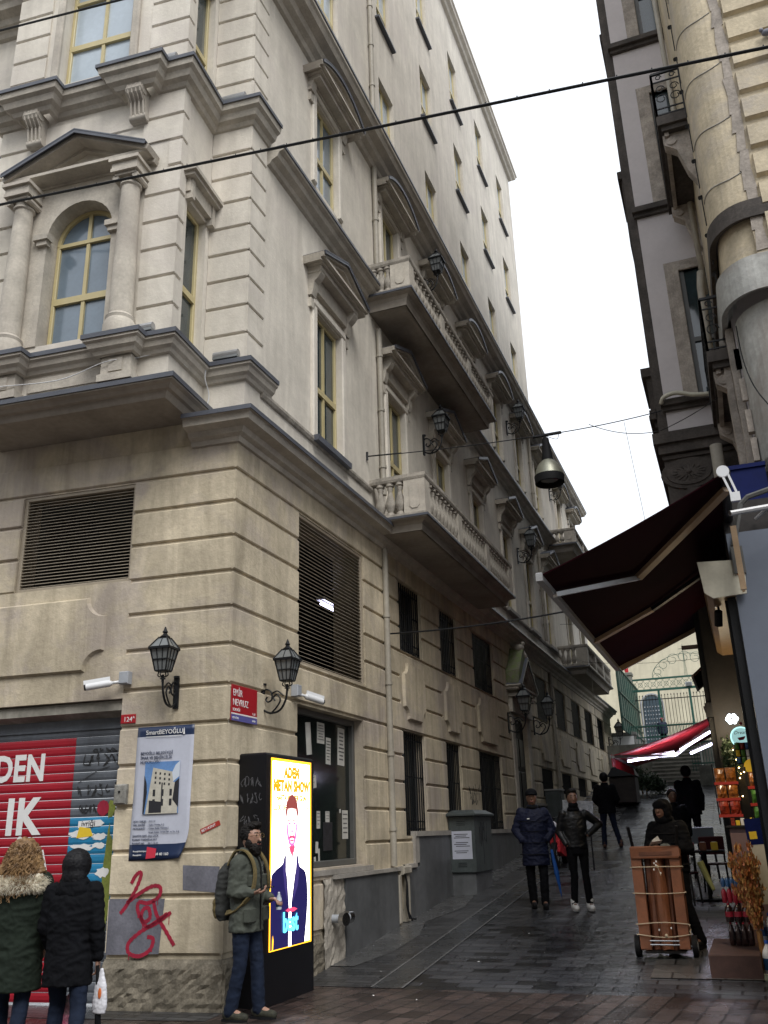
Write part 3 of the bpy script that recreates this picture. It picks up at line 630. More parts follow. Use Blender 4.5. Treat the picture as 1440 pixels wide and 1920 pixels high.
# first and second floor windows with hoods
def console(m, a, z1, o, w=.15):
    m.extr([(0,z1),(o,z1),(o*1.02,z1-.07),(o*.8,z1-.14),(o*.5,z1-.2),(o*.42,z1-.33),(o*.3,z1-.42),(0,z1-.42)][::-1], a-w/2, a+w/2)
    m.box(a-w/2-.015, a+w/2+.015, z1-.05, z1-.012, 0, o*.97)
    for k in (-1, 0, 1): m.box(a+k*.045-.014, a+k*.045+.014, z1-.62, z1-.46, 0, .05)
for i, c in enumerate(C1):
    window(SD, c-.47, c+.47, 7.13, 9.32, -.12, BLD, 2, (.42,), dp=.05)
    window(SD, c-.45, c+.45, 11.73, 13.52, -.12, BLD, 2, (.40,), mg=GLASS if i % 2 else GLASS_SKY)
    m = MB(SD)
    for z0, z1, hw in ((7.1, 9.34, .48), (11.7, 13.54, .46)):
        m.bbox(c-hw-.15, c-hw, z0, z1, 0, .05, .02); m.bbox(c+hw, c+hw+.15, z0, z1, 0, .05, .02); m.bbox(c-hw-.15, c+hw+.15, z1, z1+.13, 0, .055, .02)
    m.build('window_architrave', ST_UP, BLD)
    m = MB(SD); m.box(c-.62, c+.62, 7.03, 7.12, 0, .12); m.build('window_sill', LEAD if i == 0 else SILLST, BLD)
    m = MB(SD)
    for z in (9.86, 13.90):
        for s in (-1, 1): console(m, c+s*.66, z, .22)
        m.box(c-.58, c+.58, z-.28, z-.02, 0, .08)
    m.build('hood_consoles', ST_ORN, BLD)
    gable(SD, c, 1.80, 9.84, 10.36, .37, BLD)
    gable(SD, c, 1.80, 13.66, 14.12, .37, BLD, arc=True, name='segmental_pediment')
for c in TC:
    for z0, z1 in ((15.5, 17.1), (18.75, 20.5), (22.0, 24.0)):
        window(SD, c-.44, c+.44, z0, z1, -.14, BLD, 2, (.42,), mg=GLASS_TOP)
        m = MB(SD); m.box(c-.55, c+.55, z0-.05, z0, -.05, .10); m.build('window_sill', LEAD, BLD)
# ground floor grilled windows
def grille(M, a0, a1, b0, b1, c, parent, step=.11):
    g = MB(M); g.box(a0, a1, b0, b1, -.21, -.205); w_ = g.build('window', GLASS_SHOP, parent)
    m = MB(M); k = max(2, int((a1-a0)/step))
    for i in range(k+1): x = a0+.02 + (a1-a0-.04)*i/k; m.box(x-.009, x+.009, b0+.01, b1-.01, c, c+.018)
    for z in (b0+.10, b0+.22, (b0+b1)/2+.1, b1-.12): m.box(a0, a1, z-.012, z+.012, c-.012, c)
    m.build('security_grille', IRON, w_)
    f = MB(M); f.box(a0, a0+.05, b0, b1, -.2, -.15); f.box(a1-.05, a1, b0, b1, -.2, -.15); f.box((a0+a1)/2-.025, (a0+a1)/2+.025, b0, b1, -.2, -.16); f.box(a0, a1, b1-.05, b1, -.2, -.15); f.build('frame', GREYFRAME, w_)
for a, b_ in UPW: grille(SD, a, b_, 4.55, 5.8, -.05, BLD)
for i, (a, b_, z) in enumerate(LOW): grille(SD, a, b_, z, 3.22, -.05, BLD)
# louvres
def louvre(M, a0, a1, b0, b1, c, step, name):
    m = MB(M); m.bbox(a0, a0+.045, b0, b1, c-.06, c+.02, .006); m.bbox(a1-.045, a1, b0, b1, c-.06, c+.02, .006); m.bbox(a0+.045, a1-.045, b1-.045, b1, c-.06, c+.02, .006); m.bbox(a0+.045, a1-.045, b0, b0+.045, c-.06, c+.02, .006)
    p = m.build(name, LOUVRE, BLD)
    s = MB(M); k = int((b1-b0-.09)/step)
    for i in range(k):
        z = b0+.05+(i+.5)*(b1-b0-.1)/k
        s.extr([(c-.045, z+.008), (c-.045, z+.014), (c+.008, z-.010), (c+.008, z-.016)], a0+.045, a1-.045)
    o = s.build('louvre_blades', LOUVRE, p)
    return p
lv = louvre(SD, 1.5, 3.8, 3.72, 5.78, -.03, .052, 'ventilation_louvre')
lf = louvre(FR, -2.94, -1.34, 4.53, 5.78, G0-.03, .040, 'ventilation_louvre')
m = MB(SD); m.box(1.3, 6.6, 3.5, 3.52, -2.6, -.25); m.box(1.3, 6.6, 5.95, 6.0, -2.6, -.25); m.box(1.2, 6.6, 3.5, 6.0, -2.62, -2.6); m.box(1.2, 1.22, 3.5, 6.0, -2.6, -.25); m.box(6.6, 6.62, 3.5, 6, -2.6, -.25)
m.M = FR; m.box(-3.1, -1.2, 4.4, 5.9, -.3, -.28)
m.build('plant_room', DARK, BLD)
# portal
m = MB(SD); m.box(13.62, 14.98, .6, 4.28, -.12, -.08); p = m.build('portal_door', M_('dark_door_paint', (.010,.011,.012), .6, spec=.2), BLD)
m = MB(SD); [m.bbox(a, a+.56, z, z+h_, -.08, -.055, .02) for a in (13.7, 14.34) for z, h_ in ((1.0, .9), (2.0, 1.0), (3.1, .7))]; m.build('door_panels', IRON, p)
m = MB(SD)
for a in (13.22, 15.02): m.bbox(a, a+.34, .8, 4.35, 0, .055, .02)
m.box(13.15, 15.45, 4.36, 4.72, 0, .12); m.box(13.1, 14.9, 4.72, 4.80, 0, .3)
pt_ = m.build('portal_frame', ST_ORN, BLD)
gable(SD, 13.95, 1.9, 4.80, 5.75, .42, BLD, name='portal_pediment', mat=ST_WORN)
m = MB(SD); m.prism([(13.02, 4.98), (13.4, 4.98), (13.9, 5.70), (13.95, 5.95), (13.7, 6.0), (13.4, 5.7), (13.06, 5.35)], .02, .36); rr = random.Random(2)
m.v = [v + Vector(((rr.random()-.5)*.05, (rr.random()-.5)*.06, (rr.random()-.5)*.06)) for v in m.v]
m.build('mossy_carving', MOSS, BLD)
m = MB(); m.ball((.26, 13.75, 6.0), .14, 10, 8, (1, 1.2, .8)); m.ball((.34, 13.86, 6.12), .07, 8, 6); m.tube([(.28,13.85,5.95),(.36,14.05,5.75),(.34,14.25,5.55)], [.09,.07,.05], 8); m.build('broken_statuary', ST_WORN, BLD, smooth=True)
# drain pipe
m = MB(SD); y = 4.66
def pipe(m, y, z0, z1, c=.07, r=.052):
    m.tube([(y, z0, c), (y, z1, c)], r, 12)
    z = z0+.5
    while z < z1-.2: m.tube([(y, z, c), (y, z+.05, c)], r*1.25, 12); m.box(y-.02, y+.02, z, z+.03, 0, c); z += 1.1
pipe(m, y, 1.15, 6.14); pipe(m, y+.05, 7.12, 10.4, .07); pipe(m, y+.06, 11.23, 14.12, .07); pipe(m, y+.1, 14.63, 25.6, .07)
m.build('drain_pipe', PIPEM, BLD, smooth=True, angle=.6)
m = MB(SD); pipe(m, 18.75, 1.9, 6.14); pipe(m, 18.75, 7.12, 14.1); m.build('drain_pipe', PIPEM, BLD, smooth=True, angle=.6)
m = MB(SD); m.tube([(5.0,1.14,.1),(5.04,.9,.13),(5.03,.6,.12),(5.08,.4,.14),(5.2,.38,.2)], .014, 6); m.tube([(5.02,1.16,.1),(5.09,.85,.12),(5.07,.5,.13),(5.15,.36,.16)], .011, 6); m.build('loose_cables', IRON, BLD)
m = MB(SD); m.bbox(4.84, 4.93, .35, 1.02, .0, .09, .01); m.bbox(5.13, 5.27, .35, 1.16, .0, .10, .01); m.bbox(4.92, 5.28, 1.02, 1.14, .0, .14, .02); m.build('cable_trunking', PIPEM, BLD)
# balconies
def vase(M, a, z, h, c, s=1.0):
    m = MB(M); pr = [(.062,0),(.062,.05),(.04,.07),(.045,.10),(.066,.17),(.072,.24),(.060,.33),(.036,.46),(.030,.54),(.044,.58),(.040,.62),(.060,.64),(.060,.70)]
    m.lathe([(r*s, q*h/.70) for r, q in pr], (a, z, c), 12, 'b'); return m
# (lathe axis 'b' puts its height on b; centre given as (a, b, c))
def balcony(y0, y1, X, z0, z1, zr, parent, mat=SLAB, nb=None, near=3, name='balcony', pier=.3, bs=.20):
    path = [(-.02, y0), (X, y0), (X, y1), (-.02, y1)]
    m = MB(); th = z1-z0
    m.loft([[(0,y0+.16,z0),(X-.16,y0+.16,z0),(X-.16,y1-.16,z0),(0,y1-.16,z0)],[(0,y0+.16,z1-.03),(X-.16,y0+.16,z1-.03),(X-.16,y1-.16,z1-.03),(0,y1-.16,z1-.03)]])
    m.sweep([(-.18,z0),(-.15,z0),(-.13,z0+th*.5),(-.09,z1-.07),(-.01,z1-.05),(0,z1-.045),(0,z1-.0),(-.18,z1-.0)], path)
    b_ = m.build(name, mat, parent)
    m = MB(); m.sweep([(-.19,z1+.002),(.012,z1+.002),(.012,z1-.03),(.018,z1-.03),(.018,z1+.012),(-.19,z1+.012)], path); m.build('edge_flashing', LEAD, b_)
    ins = [(-.02, y0+.10), (X-.10, y0+.10), (X-.10, y1-.10), (-.02, y1-.10)]
    m = MB(); m.sweep([(-.075,zr-.10),(-.09,zr-.06),(-.09,zr),(.09,zr),(.09,zr-.06),(.075,zr-.10)], ins); m.sweep([(-.08,z1+.012),(-.08,z1+.06),(.08,z1+.06),(.08,z1+.012)], ins)
    m.build('handrail', ST_WORN, b_)
    n = max(1, round((y1-y0-.3)/2.1)); ends = [y0+.10+(y1-y0-.2)*i/n for i in range(n+1)]
    m = MB(SD)
    for i, e in enumerate(ends):
        p0 = e-.09 if i == 0 else e-.10; w_ = .34 if i in (0,) else .2
        if i == 0: m.M = I4; m.box(X-.40, X-.03, y0+.03, y0+.17, z1+.06, zr-.1); m.box(X-.172, X-.031, y0+.171, y0+.30, z1+.061, zr-.101); m.M = SD
        elif i == n: m.box(e-.2, e+.09, z1+.06, zr-.1, X-.17, X-.03)
        else: m.box(e-.12, e+.12, z1+.06, zr-.1, X-.17, X-.03)
    m.M = frame((1,0,0),(0,-1,0)); m.prism([(X-.30,z1+.18),(X-.26,z1+.13),(X-.17,z1+.13),(X-.13,z1+.18),(X-.13,zr-.21),(X-.17,zr-.16),(X-.26,zr-.16),(X-.30,zr-.21)], -(y0+.03)-.01, -(y0+.03)+.014)
    m.build('balustrade_piers', ST_ORN, b_)
    h = zr-.1-z1-.06
    proto = vase(I4, 0, 0, h, 0)
    me = None
    pts = []
    for k in range(near): pts.append((.08 + (X-.48)*(k+.5)/near, y0+.10))
    for i in range(n):
        s0 = ends[i]+(.22 if i == 0 else .13); s1 = ends[i+1]-.13; k = max(1, round((s1-s0)/bs))
        for q in range(k): pts.append((X-.10, s0+(s1-s0)*(q+.5)/k))
    base = None
    for x, yy in pts:
        if base is None:
            mm_ = MB(Matrix.Rotation(PI/2, 4, 'X')); mm_ = MB(); pr = [(.062,0),(.062,.05),(.04,.07),(.045,.10),(.066,.17),(.072,.24),(.060,.33),(.036,.46),(.030,.54),(.044,.58),(.040,.62),(.060,.64),(.060,.70)]
            mm_.lathe([(r*1.2, q*h/.70) for r, q in pr], (0,0,0), 12); base = mm_.build('baluster', ST_WORN, None, smooth=True, angle=.8); o = base
        else: o = base.copy(); COL.objects.link(o)
        o.parent = b_; o.location = (x, yy, z1+.06)
    return b_
balcony(4.2, 10.35, 1.0, 6.27, 6.49, 7.23, BLD)
balcony(4.26, 10.35, .88, 10.60, 10.86, 11.53, BLD)
balcony(20.9, 26.6, 1.0, 6.38, 6.62, 7.33, BLD, bs=.34)
balcony(20.9, 26.6, 1.0, 10.6, 10.85, 11.4, BLD, bs=.34)
# ------------------------------------------------------------ roller shutter and shop window (parts of the building)
def flat(M, pts, c, t=.002):
    m = MB(M); m.prism(pts, c, c+t); return m
m = MB(FR); zz = .02; red = []; 
def slats(m, a0, a1, z0, z1, c, step=.098):
    z = z0
    while z < z1-.01:
        h_ = min(step, z1-z); m.extr([(c-.02, z), (c+.002, z+.003), (c+.010, z+h_*.3), (c+.011, z+h_*.7), (c+.006, z+h_-.004), (c-.02, z+h_-.003)], a0, a1); z += step
CS = G0-.20
slats(m, -7.4, -1.40, .02, 2.96, CS); shu = m.build('roller_shutter', SH_GREY, BLD)
m = MB(FR); m.box(-1.405, -1.322, 0, 3.12, CS-.02, CS+.05); m.box(-7.4, -1.405, 2.84, 2.98, CS-.02, CS+.03); m.build('guide_rail', SH_GREY, shu)
m = MB(FR); m.loft([[(-7.4,2.95,CS+.0),(-1.325,2.95,CS+.0),(-1.325,3.13,CS+.0),(-7.4,3.13,CS+.0)],[(-7.4,2.99,G0-.02),(-1.325,3.02,G0-.02),(-1.325,3.13,G0-.02),(-7.4,3.10,G0-.02)]]); m.build('shutter_box', M_('dirty_shutter_box', (.36,.34,.29), .7, var=.4, scale=2, streak=.3), shu)
def slat_paint(a0, a1, z0, z1, mat, nm, e=.0035):
    m = MB(FR); k = round(z0/.098); z = .02 + k*.098
    while z < z1: h_ = .098; m.extr([(CS+.002+e, z+.003), (CS+.010+e, z+h_*.3), (CS+.011+e, z+h_*.7), (CS+.006+e, z+h_-.004), (CS+.0, z+h_-.004), (CS+.0, z+.003)], a0, a1); z += .098
    return m.build(nm, mat, shu)
slat_paint(-7.3, -2.02, .9, 2.74, SH_RED, 'red_painted_panel')
slat_paint(-7.3, -2.02, .02, .8, SH_RED, 'red_painted_panel')
slat_paint(-2.01, -1.43, .95, 1.80, SH_BLUE, 'blue_poster_remains')
r = random.Random(5)
def blob2(a, z, ra, rz_, n=14, seed=0, jit=.25):
    q = random.Random(seed); return [(a+ra*math.cos(2*PI*i/n)*(1-jit+2*jit*q.random()), z+rz_*math.sin(2*PI*i/n)*(1-jit+2*jit*q.random())) for i in range(n)]
E2 = CS+.0165
m = MB(FR)
for i, (a, z, ra, rz_) in enumerate(((-1.85,1.70,.14,.045),(-1.62,1.67,.09,.04),(-1.83,1.56,.13,.04),(-1.62,1.58,.08,.03),(-1.86,1.43,.10,.04),(-1.56,1.30,.08,.05),(-1.66,1.14,.07,.06),(-1.9,1.16,.05,.03))): m.prism(blob2(a, z, ra, rz_, 18, i, .3), E2, E2+.002)
m.prism([(-1.9,1.765),(-1.62,1.78),(-1.57,1.81),(-1.62,1.85),(-1.9,1.84)], E2, E2+.002)
m.build('torn_paper', INK_W, shu)
m = MB(FR); m.prism([(-1.91,1.66),(-1.70,1.68),(-1.74,1.76),(-1.88,1.78)], E2+.003, E2+.004); m.build('yellow_scrap', YEL, shu)
m = MB(FR); m.prism(blob2(-1.49, 1.25, .055, .5, 24, 4, .2), E2-.003, E2-.001); m.prism(blob2(-1.5, 1.95, .05, .1, 14, 5, .3), E2-.003, E2-.001); m.build('green_paint', GREENP, shu)
m = MB(FR); m.prism(blob2(-1.60, 1.97, .075, .085, 20, 1, .04), E2, E2+.002); m.build('red_dot', SPRAY, shu)

def stroke(m, pts, w, c, t=.0015, closed=False):
    P_ = [Vector(p) for p in pts]; L, R_ = [], []
    for i, p in enumerate(P_):
        d = (P_[min(i+1, len(P_)-1)] - P_[max(i-1, 0)]).normalized(); n_ = Vector((-d.y, d.x))*w/2*(.8+.4*abs(math.sin(i*1.7)))
        L.append(p+n_); R_.append(p-n_)
    for i in range(len(P_)-1):
        m.loft([[(*L[i], c), (*L[i+1], c), (*R_[i+1], c), (*R_[i], c)], [(*L[i], c+t), (*L[i+1], c+t), (*R_[i+1], c+t), (*R_[i], c+t)]])
def smooth(pts, k=6):
    out = []; n = len(pts)
    for i in range(n-1):
        p0, p1, p2, p3 = pts[max(i-1,0)], pts[i], pts[i+1], pts[min(i+2,n-1)]
        for j in range(k):
            t = j/k; out.append(tuple(.5*((2*p1[q]) + (-p0[q]+p2[q])*t + (2*p0[q]-5*p1[q]+4*p2[q]-p3[q])*t*t + (-p0[q]+3*p1[q]-3*p2[q]+p3[q])*t**3) for q in range(len(p1))))
    return out + [pts[-1]]
def scrawl(m, a0, z0, w, h, c, seed, n=5, lw=.01):
    q = random.Random(seed)
    for i in range(n):
        x = a0 + w*i/n; pts = [(x + q.random()*w/n*1.1, z0 + q.random()*h) for _ in range(5)]
        stroke(m, smooth(pts, 5), lw, c)
m = MB(FR); scrawl(m, -1.95, 2.1, .5, .14, E2, 3, 6, .010); scrawl(m, -1.9, 2.42, .5, .15, E2, 8, 6, .012); scrawl(m, -1.78, 2.58, .32, .05, E2, 12, 4, .012); scrawl(m, -1.9, 1.92, .22, .10, E2, 9, 4, .012); stroke(m, smooth([(-1.95,2.25),(-1.7,2.38),(-1.55,2.42)]), .006, E2); m.build('black_tags', SPRAYK, shu)

# text
FONT = None
def text(s, M, a, b, c, size, mat, parent=None, name='lettering', sx=1., align='LEFT', shear=0., ext=.0015, bold=0., rot=0., lsp=1.):
    cu = bpy.data.curves.new(name, 'FONT'); cu.body = s; cu.size = size; cu.extrude = ext; cu.align_x = align; cu.shear = shear; cu.offset = bold; cu.space_character = lsp; cu.resolution_u = 3
    t = bpy.data.objects.new(name, cu); COL.objects.link(t)
    dg = bpy.context.evaluated_depsgraph_get(); me = bpy.data.meshes.new_from_object(t.evaluated_get(dg)); bpy.data.objects.remove(t)
    T_ = M @ Matrix.Translation((a, b, c)) @ Matrix.Rotation(rot, 4, 'Z') @ Matrix.Diagonal((sx, 1, 1, 1))
    if parent: T_ = wm(parent).inverted() @ T_
    me.transform(T_); me.materials.clear(); me.materials.append(mat)
    o = bpy.data.objects.new(name, me); COL.objects.link(o)
    if parent: o.parent = parent
    return o
text('DEN', FR, -2.40, 2.31, E2, .41, INK_W, shu, 'painted_lettering', sx=.80, bold=.014, align='RIGHT', lsp=1.05)
text('IK', FR, -2.42, 1.73, E2, .54, INK_W, shu, 'painted_lettering', sx=.86, bold=.02, align='RIGHT', lsp=1.1)
text('İA', FR, -2.20, 1.12, E2, .60, INK_W, shu, 'painted_lettering', sx=.72, bold=.018, align='RIGHT', lsp=1.3)
text('ivriği', FR, -1.86, 1.785, E2+.004, .085, INK_K, shu, 'torn_lettering')
# shop window in the side wall
m = MB(SD); m.box(1.48, 3.69, 1.23, 3.19, -.205, -.195); shop = m.build('shop_window', GLASS_SHOP, BLD)
m = MB(SD); m.bbox(1.47, 1.55, 1.22, 3.2, -.2, -.13, .01); m.bbox(3.62, 3.7, 1.22, 3.2, -.2, -.13, .01); m.bbox(1.55, 3.62, 3.12, 3.2, -.2, -.13, .01); m.bbox(1.55, 3.62, 1.22, 1.30, -.2, -.13, .01)
m.box(1.3, 1.47, 1.2, 3.2, -.18, -.1); m.build('window_frame', GREYFRAME, shop)
r = random.Random(11)
def flyer(a, b, w, h, rot=0., lab=None, lines=5, group=None, dark=False, M=SD, c=-.192, col=None, curl=0.):
    R_ = M @ Matrix.Translation((a, b, c)) @ Matrix.Rotation(rot, 4, 'Z')
    m = MB(R_); n = 6
    for i in range(n):
        x0, x1 = w*i/n, w*(i+1)/n; z0, z1 = curl*math.sin(PI*i/n)+.001, curl*math.sin(PI*(i+1)/n)+.001
        m.loft([[(x0,0,z0),(x1,0,z1),(x1,h,z1),(x0,h,z0)],[(x0,0,z0+.0015),(x1,0,z1+.0015),(x1,h,z1+.0015),(x0,h,z0+.0015)]])
    o = m.build('flyer', col or PAPER2); tag(o, lab, 'flyer', group)
    m = MB(R_); 
    for i in range(lines):
        z = h*(.88-.8*i/lines); l = w*(.5+.4*r.random()); x = (w-l)/2
        k = 4 + r.randrange(4); xx = x
        while xx < x+l: ww = w*(.06+.12*r.random()); m.box(xx, min(x+l, xx+ww), z-h*.04, z, curl+.0026, curl+.0036); xx += ww+w*.03
    if m.f: m.build('printing', INK_K, o)
    return o
g = 'flyers stuck on the dark shop window'
flyer(2.20, 2.62, .16, .42, .12, 'torn white paper hanging askew at the top left of the dark shop window', 0, g, curl=.02)
flyer(2.52, 2.80, .24, .28, 0, 'square white notice with grey lines, high in the middle of the dark shop window', 6, g)
flyer(2.80, 2.54, .16, .36, -.03, 'narrow white notice hanging just right of and below the square one on the shop window', 7, g)
flyer(3.20, 2.55, .24, .52, -.03, 'tall white notice with bold black lines at the top right of the shop window', 8, g, curl=.004)
flyer(2.02, 2.16, .22, .30, 0, 'notice with bold black lines beside the top of the lit advertising screen', 5, g)
flyer(2.26, 2.19, .24, .16, .12, 'crumpled white paper scrap below the top of the lit screen on the shop window', 2, g)
flyer(2.24, 1.96, .10, .24, -.1, 'long torn paper strip under the crumpled scrap on the shop window', 0, g)
flyer(2.04, 1.74, .10, .24, .02, 'torn grey paper stuck close to the screen edge, halfway up the shop window', 4, g)
flyer(2.28, 1.62, .08, .24, 0, 'thin torn paper strip in the middle of the shop window', 3, g)
flyer(2.50, 1.70, .11, .22, 0, 'small black lettered card in the middle of the shop window', 4, g)
flyer(2.78, 1.78, .13, .14, 0, 'small square notice right of the black lettered card', 3, g)
flyer(3.34, 1.56, .20, .38, 0, 'white notice with five bold lines at the right edge of the shop window', 5, g)
flyer(2.06, 1.36, .13, .28, 0, 'pinkish poster low beside the lit advertising screen', 4, g)
flyer(2.70, 1.42, .30, .36, 0, 'dark poster low in the middle of the shop window', 0, g, col=M_('dark_poster', (.03,.03,.035), .5, var=.6, scale=12))
for i, (a, b_, w_, h_) in enumerate(((2.32,1.50,.05,.10),(2.33,1.36,.05,.07),(2.46,1.40,.08,.14),(2.20,1.25,.07,.12),(2.55,1.25,.05,.2),(2.42,1.27,.06,.08),(3.25,1.9,.05,.05),(2.06,2.08,.05,.06))):
    flyer(a, b_, w_, h_, (i-3)*.05, 'tiny torn paper scrap stuck on the dark shop window', 0, 'tiny paper scraps on the shop window')
# tube light behind louvre
m = MB(); m.tube([(-1.0,4.42,5.26),(-1.0,5.12,5.26)], .022, 10); tl = m.build('tube_light', TUBEL); tag(tl, 'lit fluorescent tube glowing behind the side ventilation louvre', 'tube light')
m = MB(); m.box(-1.07,-.93,4.38,5.16,5.32,5.37); m.build('fitting', WHITE, tl)

# ------------------------------------------------------------ wall lanterns
def lantern_proto():
    root = empty('wall_lantern', (0, 0, 0))
    m = MB()   # wall plate is at y=0 (out = -y locally -> +x world after rotation); out direction = +X
    m.box(0, .025, -.03, .03, -.17, .17); m.tube([(.02,0,.17),(.02,0,.19)], .035, 8); root_plate = m.build('wall_plate', IRON, root)
    m = MB()
    m.tube(smooth([(.02,0,-.12),(.12,0,-.16),(.24,0,-.13),(.31,0,-.02),(.33,0,.10)], 5), .013, 8)
    m.tube(smooth([(.02,0,.10),(.06,0,.12),(.12,0,.08),(.13,0,.0),(.08,0,-.03),(.05,0,.0),(.07,0,.03)], 5), .010, 6)
    m.tube(smooth([(.13,0,-.155),(.19,0,-.10),(.24,0,-.02),(.20,0,.05),(.15,0,.02),(.17,0,-.02)], 5), .010, 6)
    m.tube(smooth([(.12,0,.06),(.20,0,.09),(.28,0,.03)], 5), .009, 6)
    m.tube([(.33,0,.08),(.33,0,.16)], .016, 8); m.tube([(.33,0,.11),(.33,0,.12)], .032, 10)
    for s in (-1, 1): m.tube(smooth([(.33,0,.13),(.33,s*.06,.15),(.33,s*.05,.20)],4), .007, 6); m.tube(smooth([(.33,0,.13),(.33+s*.06,0,.15),(.33+s*.05,0,.20)],4), .007, 6)
    m.build('scroll_bracket', IRON, root)
    z0, z1, r0, r1 = .20, .44, .065, .112
    m = MB(); m.loft([[(.33+r*c, r*s, z) for c, s in ((1,1),(-1,1),(-1,-1),(1,-1))] for r, z in ((r0-.004,z0+.005),(r1-.006,z1))]); m.loft([[(.33+r*c, r*s, z) for c, s in ((1,1),(-1,1),(-1,-1),(1,-1))] for r, z in ((r1,z1+.02),(.045,z1+.125))]); m.build('lantern_glass', LAMPGL, root)
    m = MB()
    for c, s in ((1,1),(-1,1),(-1,-1),(1,-1)):
        m.bar((.33+r0*c, r0*s, z0), (.33+r1*c, r1*s, z1), .012); m.bar((.33+(r1+.01)*c, (r1+.01)*s, z1+.015), (.33+.048*c, .048*s, z1+.13), .012)
    for ring, z, rr in (('a', z0, r0), ('b', z1, r1+.008), ('c', z0+.12, r0+(r1-r0)*.5), ('d', z1+.12, .05)):
        k = .011 if ring != 'b' else .02
        for q in range(4):
            c0, s0 = ((1,1),(-1,1),(-1,-1),(1,-1))[q]; c1, s1 = ((1,1),(-1,1),(-1,-1),(1,-1))[(q+1)%4]; m.bar((.33+rr*c0, rr*s0, z), (.33+rr*c1, rr*s1, z), k)
    for q in range(4):
        ca, sa = ((1,0),(0,1),(-1,0),(0,-1))[q]; tx, ty = -sa, ca
        for k in (-.33, .33): m.bar((.33+r0*ca+tx*r0*k, r0*sa+ty*r0*k, z0), (.33+r1*ca+tx*r1*k, r1*sa+ty*r1*k, z1), .007)
        for k in (0,): m.bar((.33+r1*ca, r1*sa, z1+.02), (.33+.046*ca, .046*sa, z1+.125), .008)
    m.box(.33-r1-.016, .33+r1+.016, -r1-.016, r1+.016, z1-.004, z1+.014)
    m.box(.33-r0, .33+r0, -r0, r0, z0-.01, z0+.004)
    m.lathe([(.055,z1+.12),(.06,z1+.135),(.03,z1+.16),(.02,z1+.175),(.032,z1+.19),(.02,z1+.21),(.006,z1+.25)], (.33,0,0), 12)
    m.build('lantern_frame', IRON, root)
    return root
LP = lantern_proto(); LP.location = (0, .60, 3.13)
tag(LP, 'black iron wall lantern just right of the red street sign', 'wall lantern', 'black iron lanterns on the pale building')
x, y_ = W(FR, -.64, G0+.03)
for loc, rz, sc, lab in (((x, y_, 3.15), -PI/2+AX, 1, 'black iron wall lantern on the street front, above the white municipal poster'),
    ((.0, 7.30, 9.12), 0, 1.25, 'black iron lantern in the shade under the upper balcony, second floor from the pavement'),
    ((.0, 7.65, 13.2), 0, 1.25, 'black iron lantern peeping over the rail of the higher balcony'),
    ((.0, 15.7, 13.10), 0, 1.3, 'black iron lantern high on the wall against the sky, left of the hanging bell lamp'),
    ((.0, 15.75, 9.05), 0, 1.3, 'black iron lantern on the first floor wall to the right of the lower balcony'),
    ((.0, 22.3, 13.2), 0, 1.3, 'small far black lantern above the farthest high balcony'),
    ((.03, 12.92, 4.05), 0, 1.35, 'black iron lantern to the left of the carved portal'),
    ((.03, 15.9, 4.25), 0, 1.35, 'black iron lantern to the right of the carved portal'),
    ((.03, 31.2, 4.95), 0, 1.5, 'farthest black lantern, on the last ground floor pier above the parked vehicle')):
    o = copy_tree(LP); o.location = loc; o.rotation_euler = (0, 0, rz); o.scale = (sc, sc, sc); tag(o, lab, 'wall lantern', 'black iron lanterns on the pale building')
# security cameras
def cctv(M, a, z, c, d, lab):
    wpt = M @ Vector((a, z, c)); root = empty('security_camera', wpt, lab, 'security camera', 'white security cameras on the corner')
    m = MB(M); m.rbox(a-.06, a+.06, z-.07, z+.07, c, c+.10, .01); m.build('junction_box', GREYP, root)
    p0 = Vector((a+d*.05, z-.04, c+.07)); p1 = p0 + Vector((d*.10, -.02, .05)); p2 = p1 + Vector((d*.26, -.05, .12))
    m = MB(M); m.tube([p0, p1], .018, 8); m.ball(p1, .032, 10, 8); m.build('bracket', WHITE, root, smooth=True)
    m = MB(M); m.tube([p1, p1+(p2-p1)*.9], .038, 14); m.bar(p1+Vector((0,.036,0)), p2+Vector((0,.036,0)), .085, .012); m.build('camera_body', WHITE, root, smooth=True, angle=.5)
    m = MB(M); m.tube([p1+(p2-p1)*.9, p1+(p2-p1)*.97], .034, 14); m.build('lens', IRON, root)
cctv(FR, -1.27, 3.36, G0+.03, -1, 'white bullet security camera at the right end of the shutter head on the street front')
cctv(SD, 1.34, 3.33, .03, 1, 'white bullet security camera on the alley side, right of the corner lantern')
# signs
def sign_plate(M, a0, a1, b0, b1, c, mat, name, lab, cat, t=.012):
    m = MB(M); m.rbox(a0, a1, b0, b1, c, c+t, .003); o = m.build(name, mat); tag(o, lab, cat); return o
s = sign_plate(SD, -.185, .39, 2.82, 3.21, .04, REDSIGN, 'street_sign', 'red enamel street name plate reading EMIR NEVRUZ SOKAGI on the building corner', 'street sign')
m = MB(SD); m.box(-.185, .39, 2.82, 2.885, .052, .0545); m.build('blue_strip', BLUEBAND, s); m = MB(SD); m.box(-.185, .39, 2.888, 2.903, .052, .0545); m.build('white_line', INK_W, s)
text('EMİR', SD, -.16, 3.09, .0535, .105, INK_W, s, sx=.85); text('NEVRUZ', SD, -.16, 2.985, .0535, .105, INK_W, s, sx=.85); text('SOKAĞI', SD, -.16, 2.925, .0535, .045, INK_W, s); text('1-31', SD, .28, 2.915, .0535, .04, INK_W, s); text('BEYOĞLU', SD, -.165, 2.84, .056, .03, INK_W, s); text('34430', SD, .27, 2.84, .056, .03, INK_W, s)
s = sign_plate(FR, -1.315, -1.13, 2.855, 2.955, G0+.032, REDSIGN, 'house_number_plate', 'small red house number plate reading 124 beside the shutter', 'number plate')
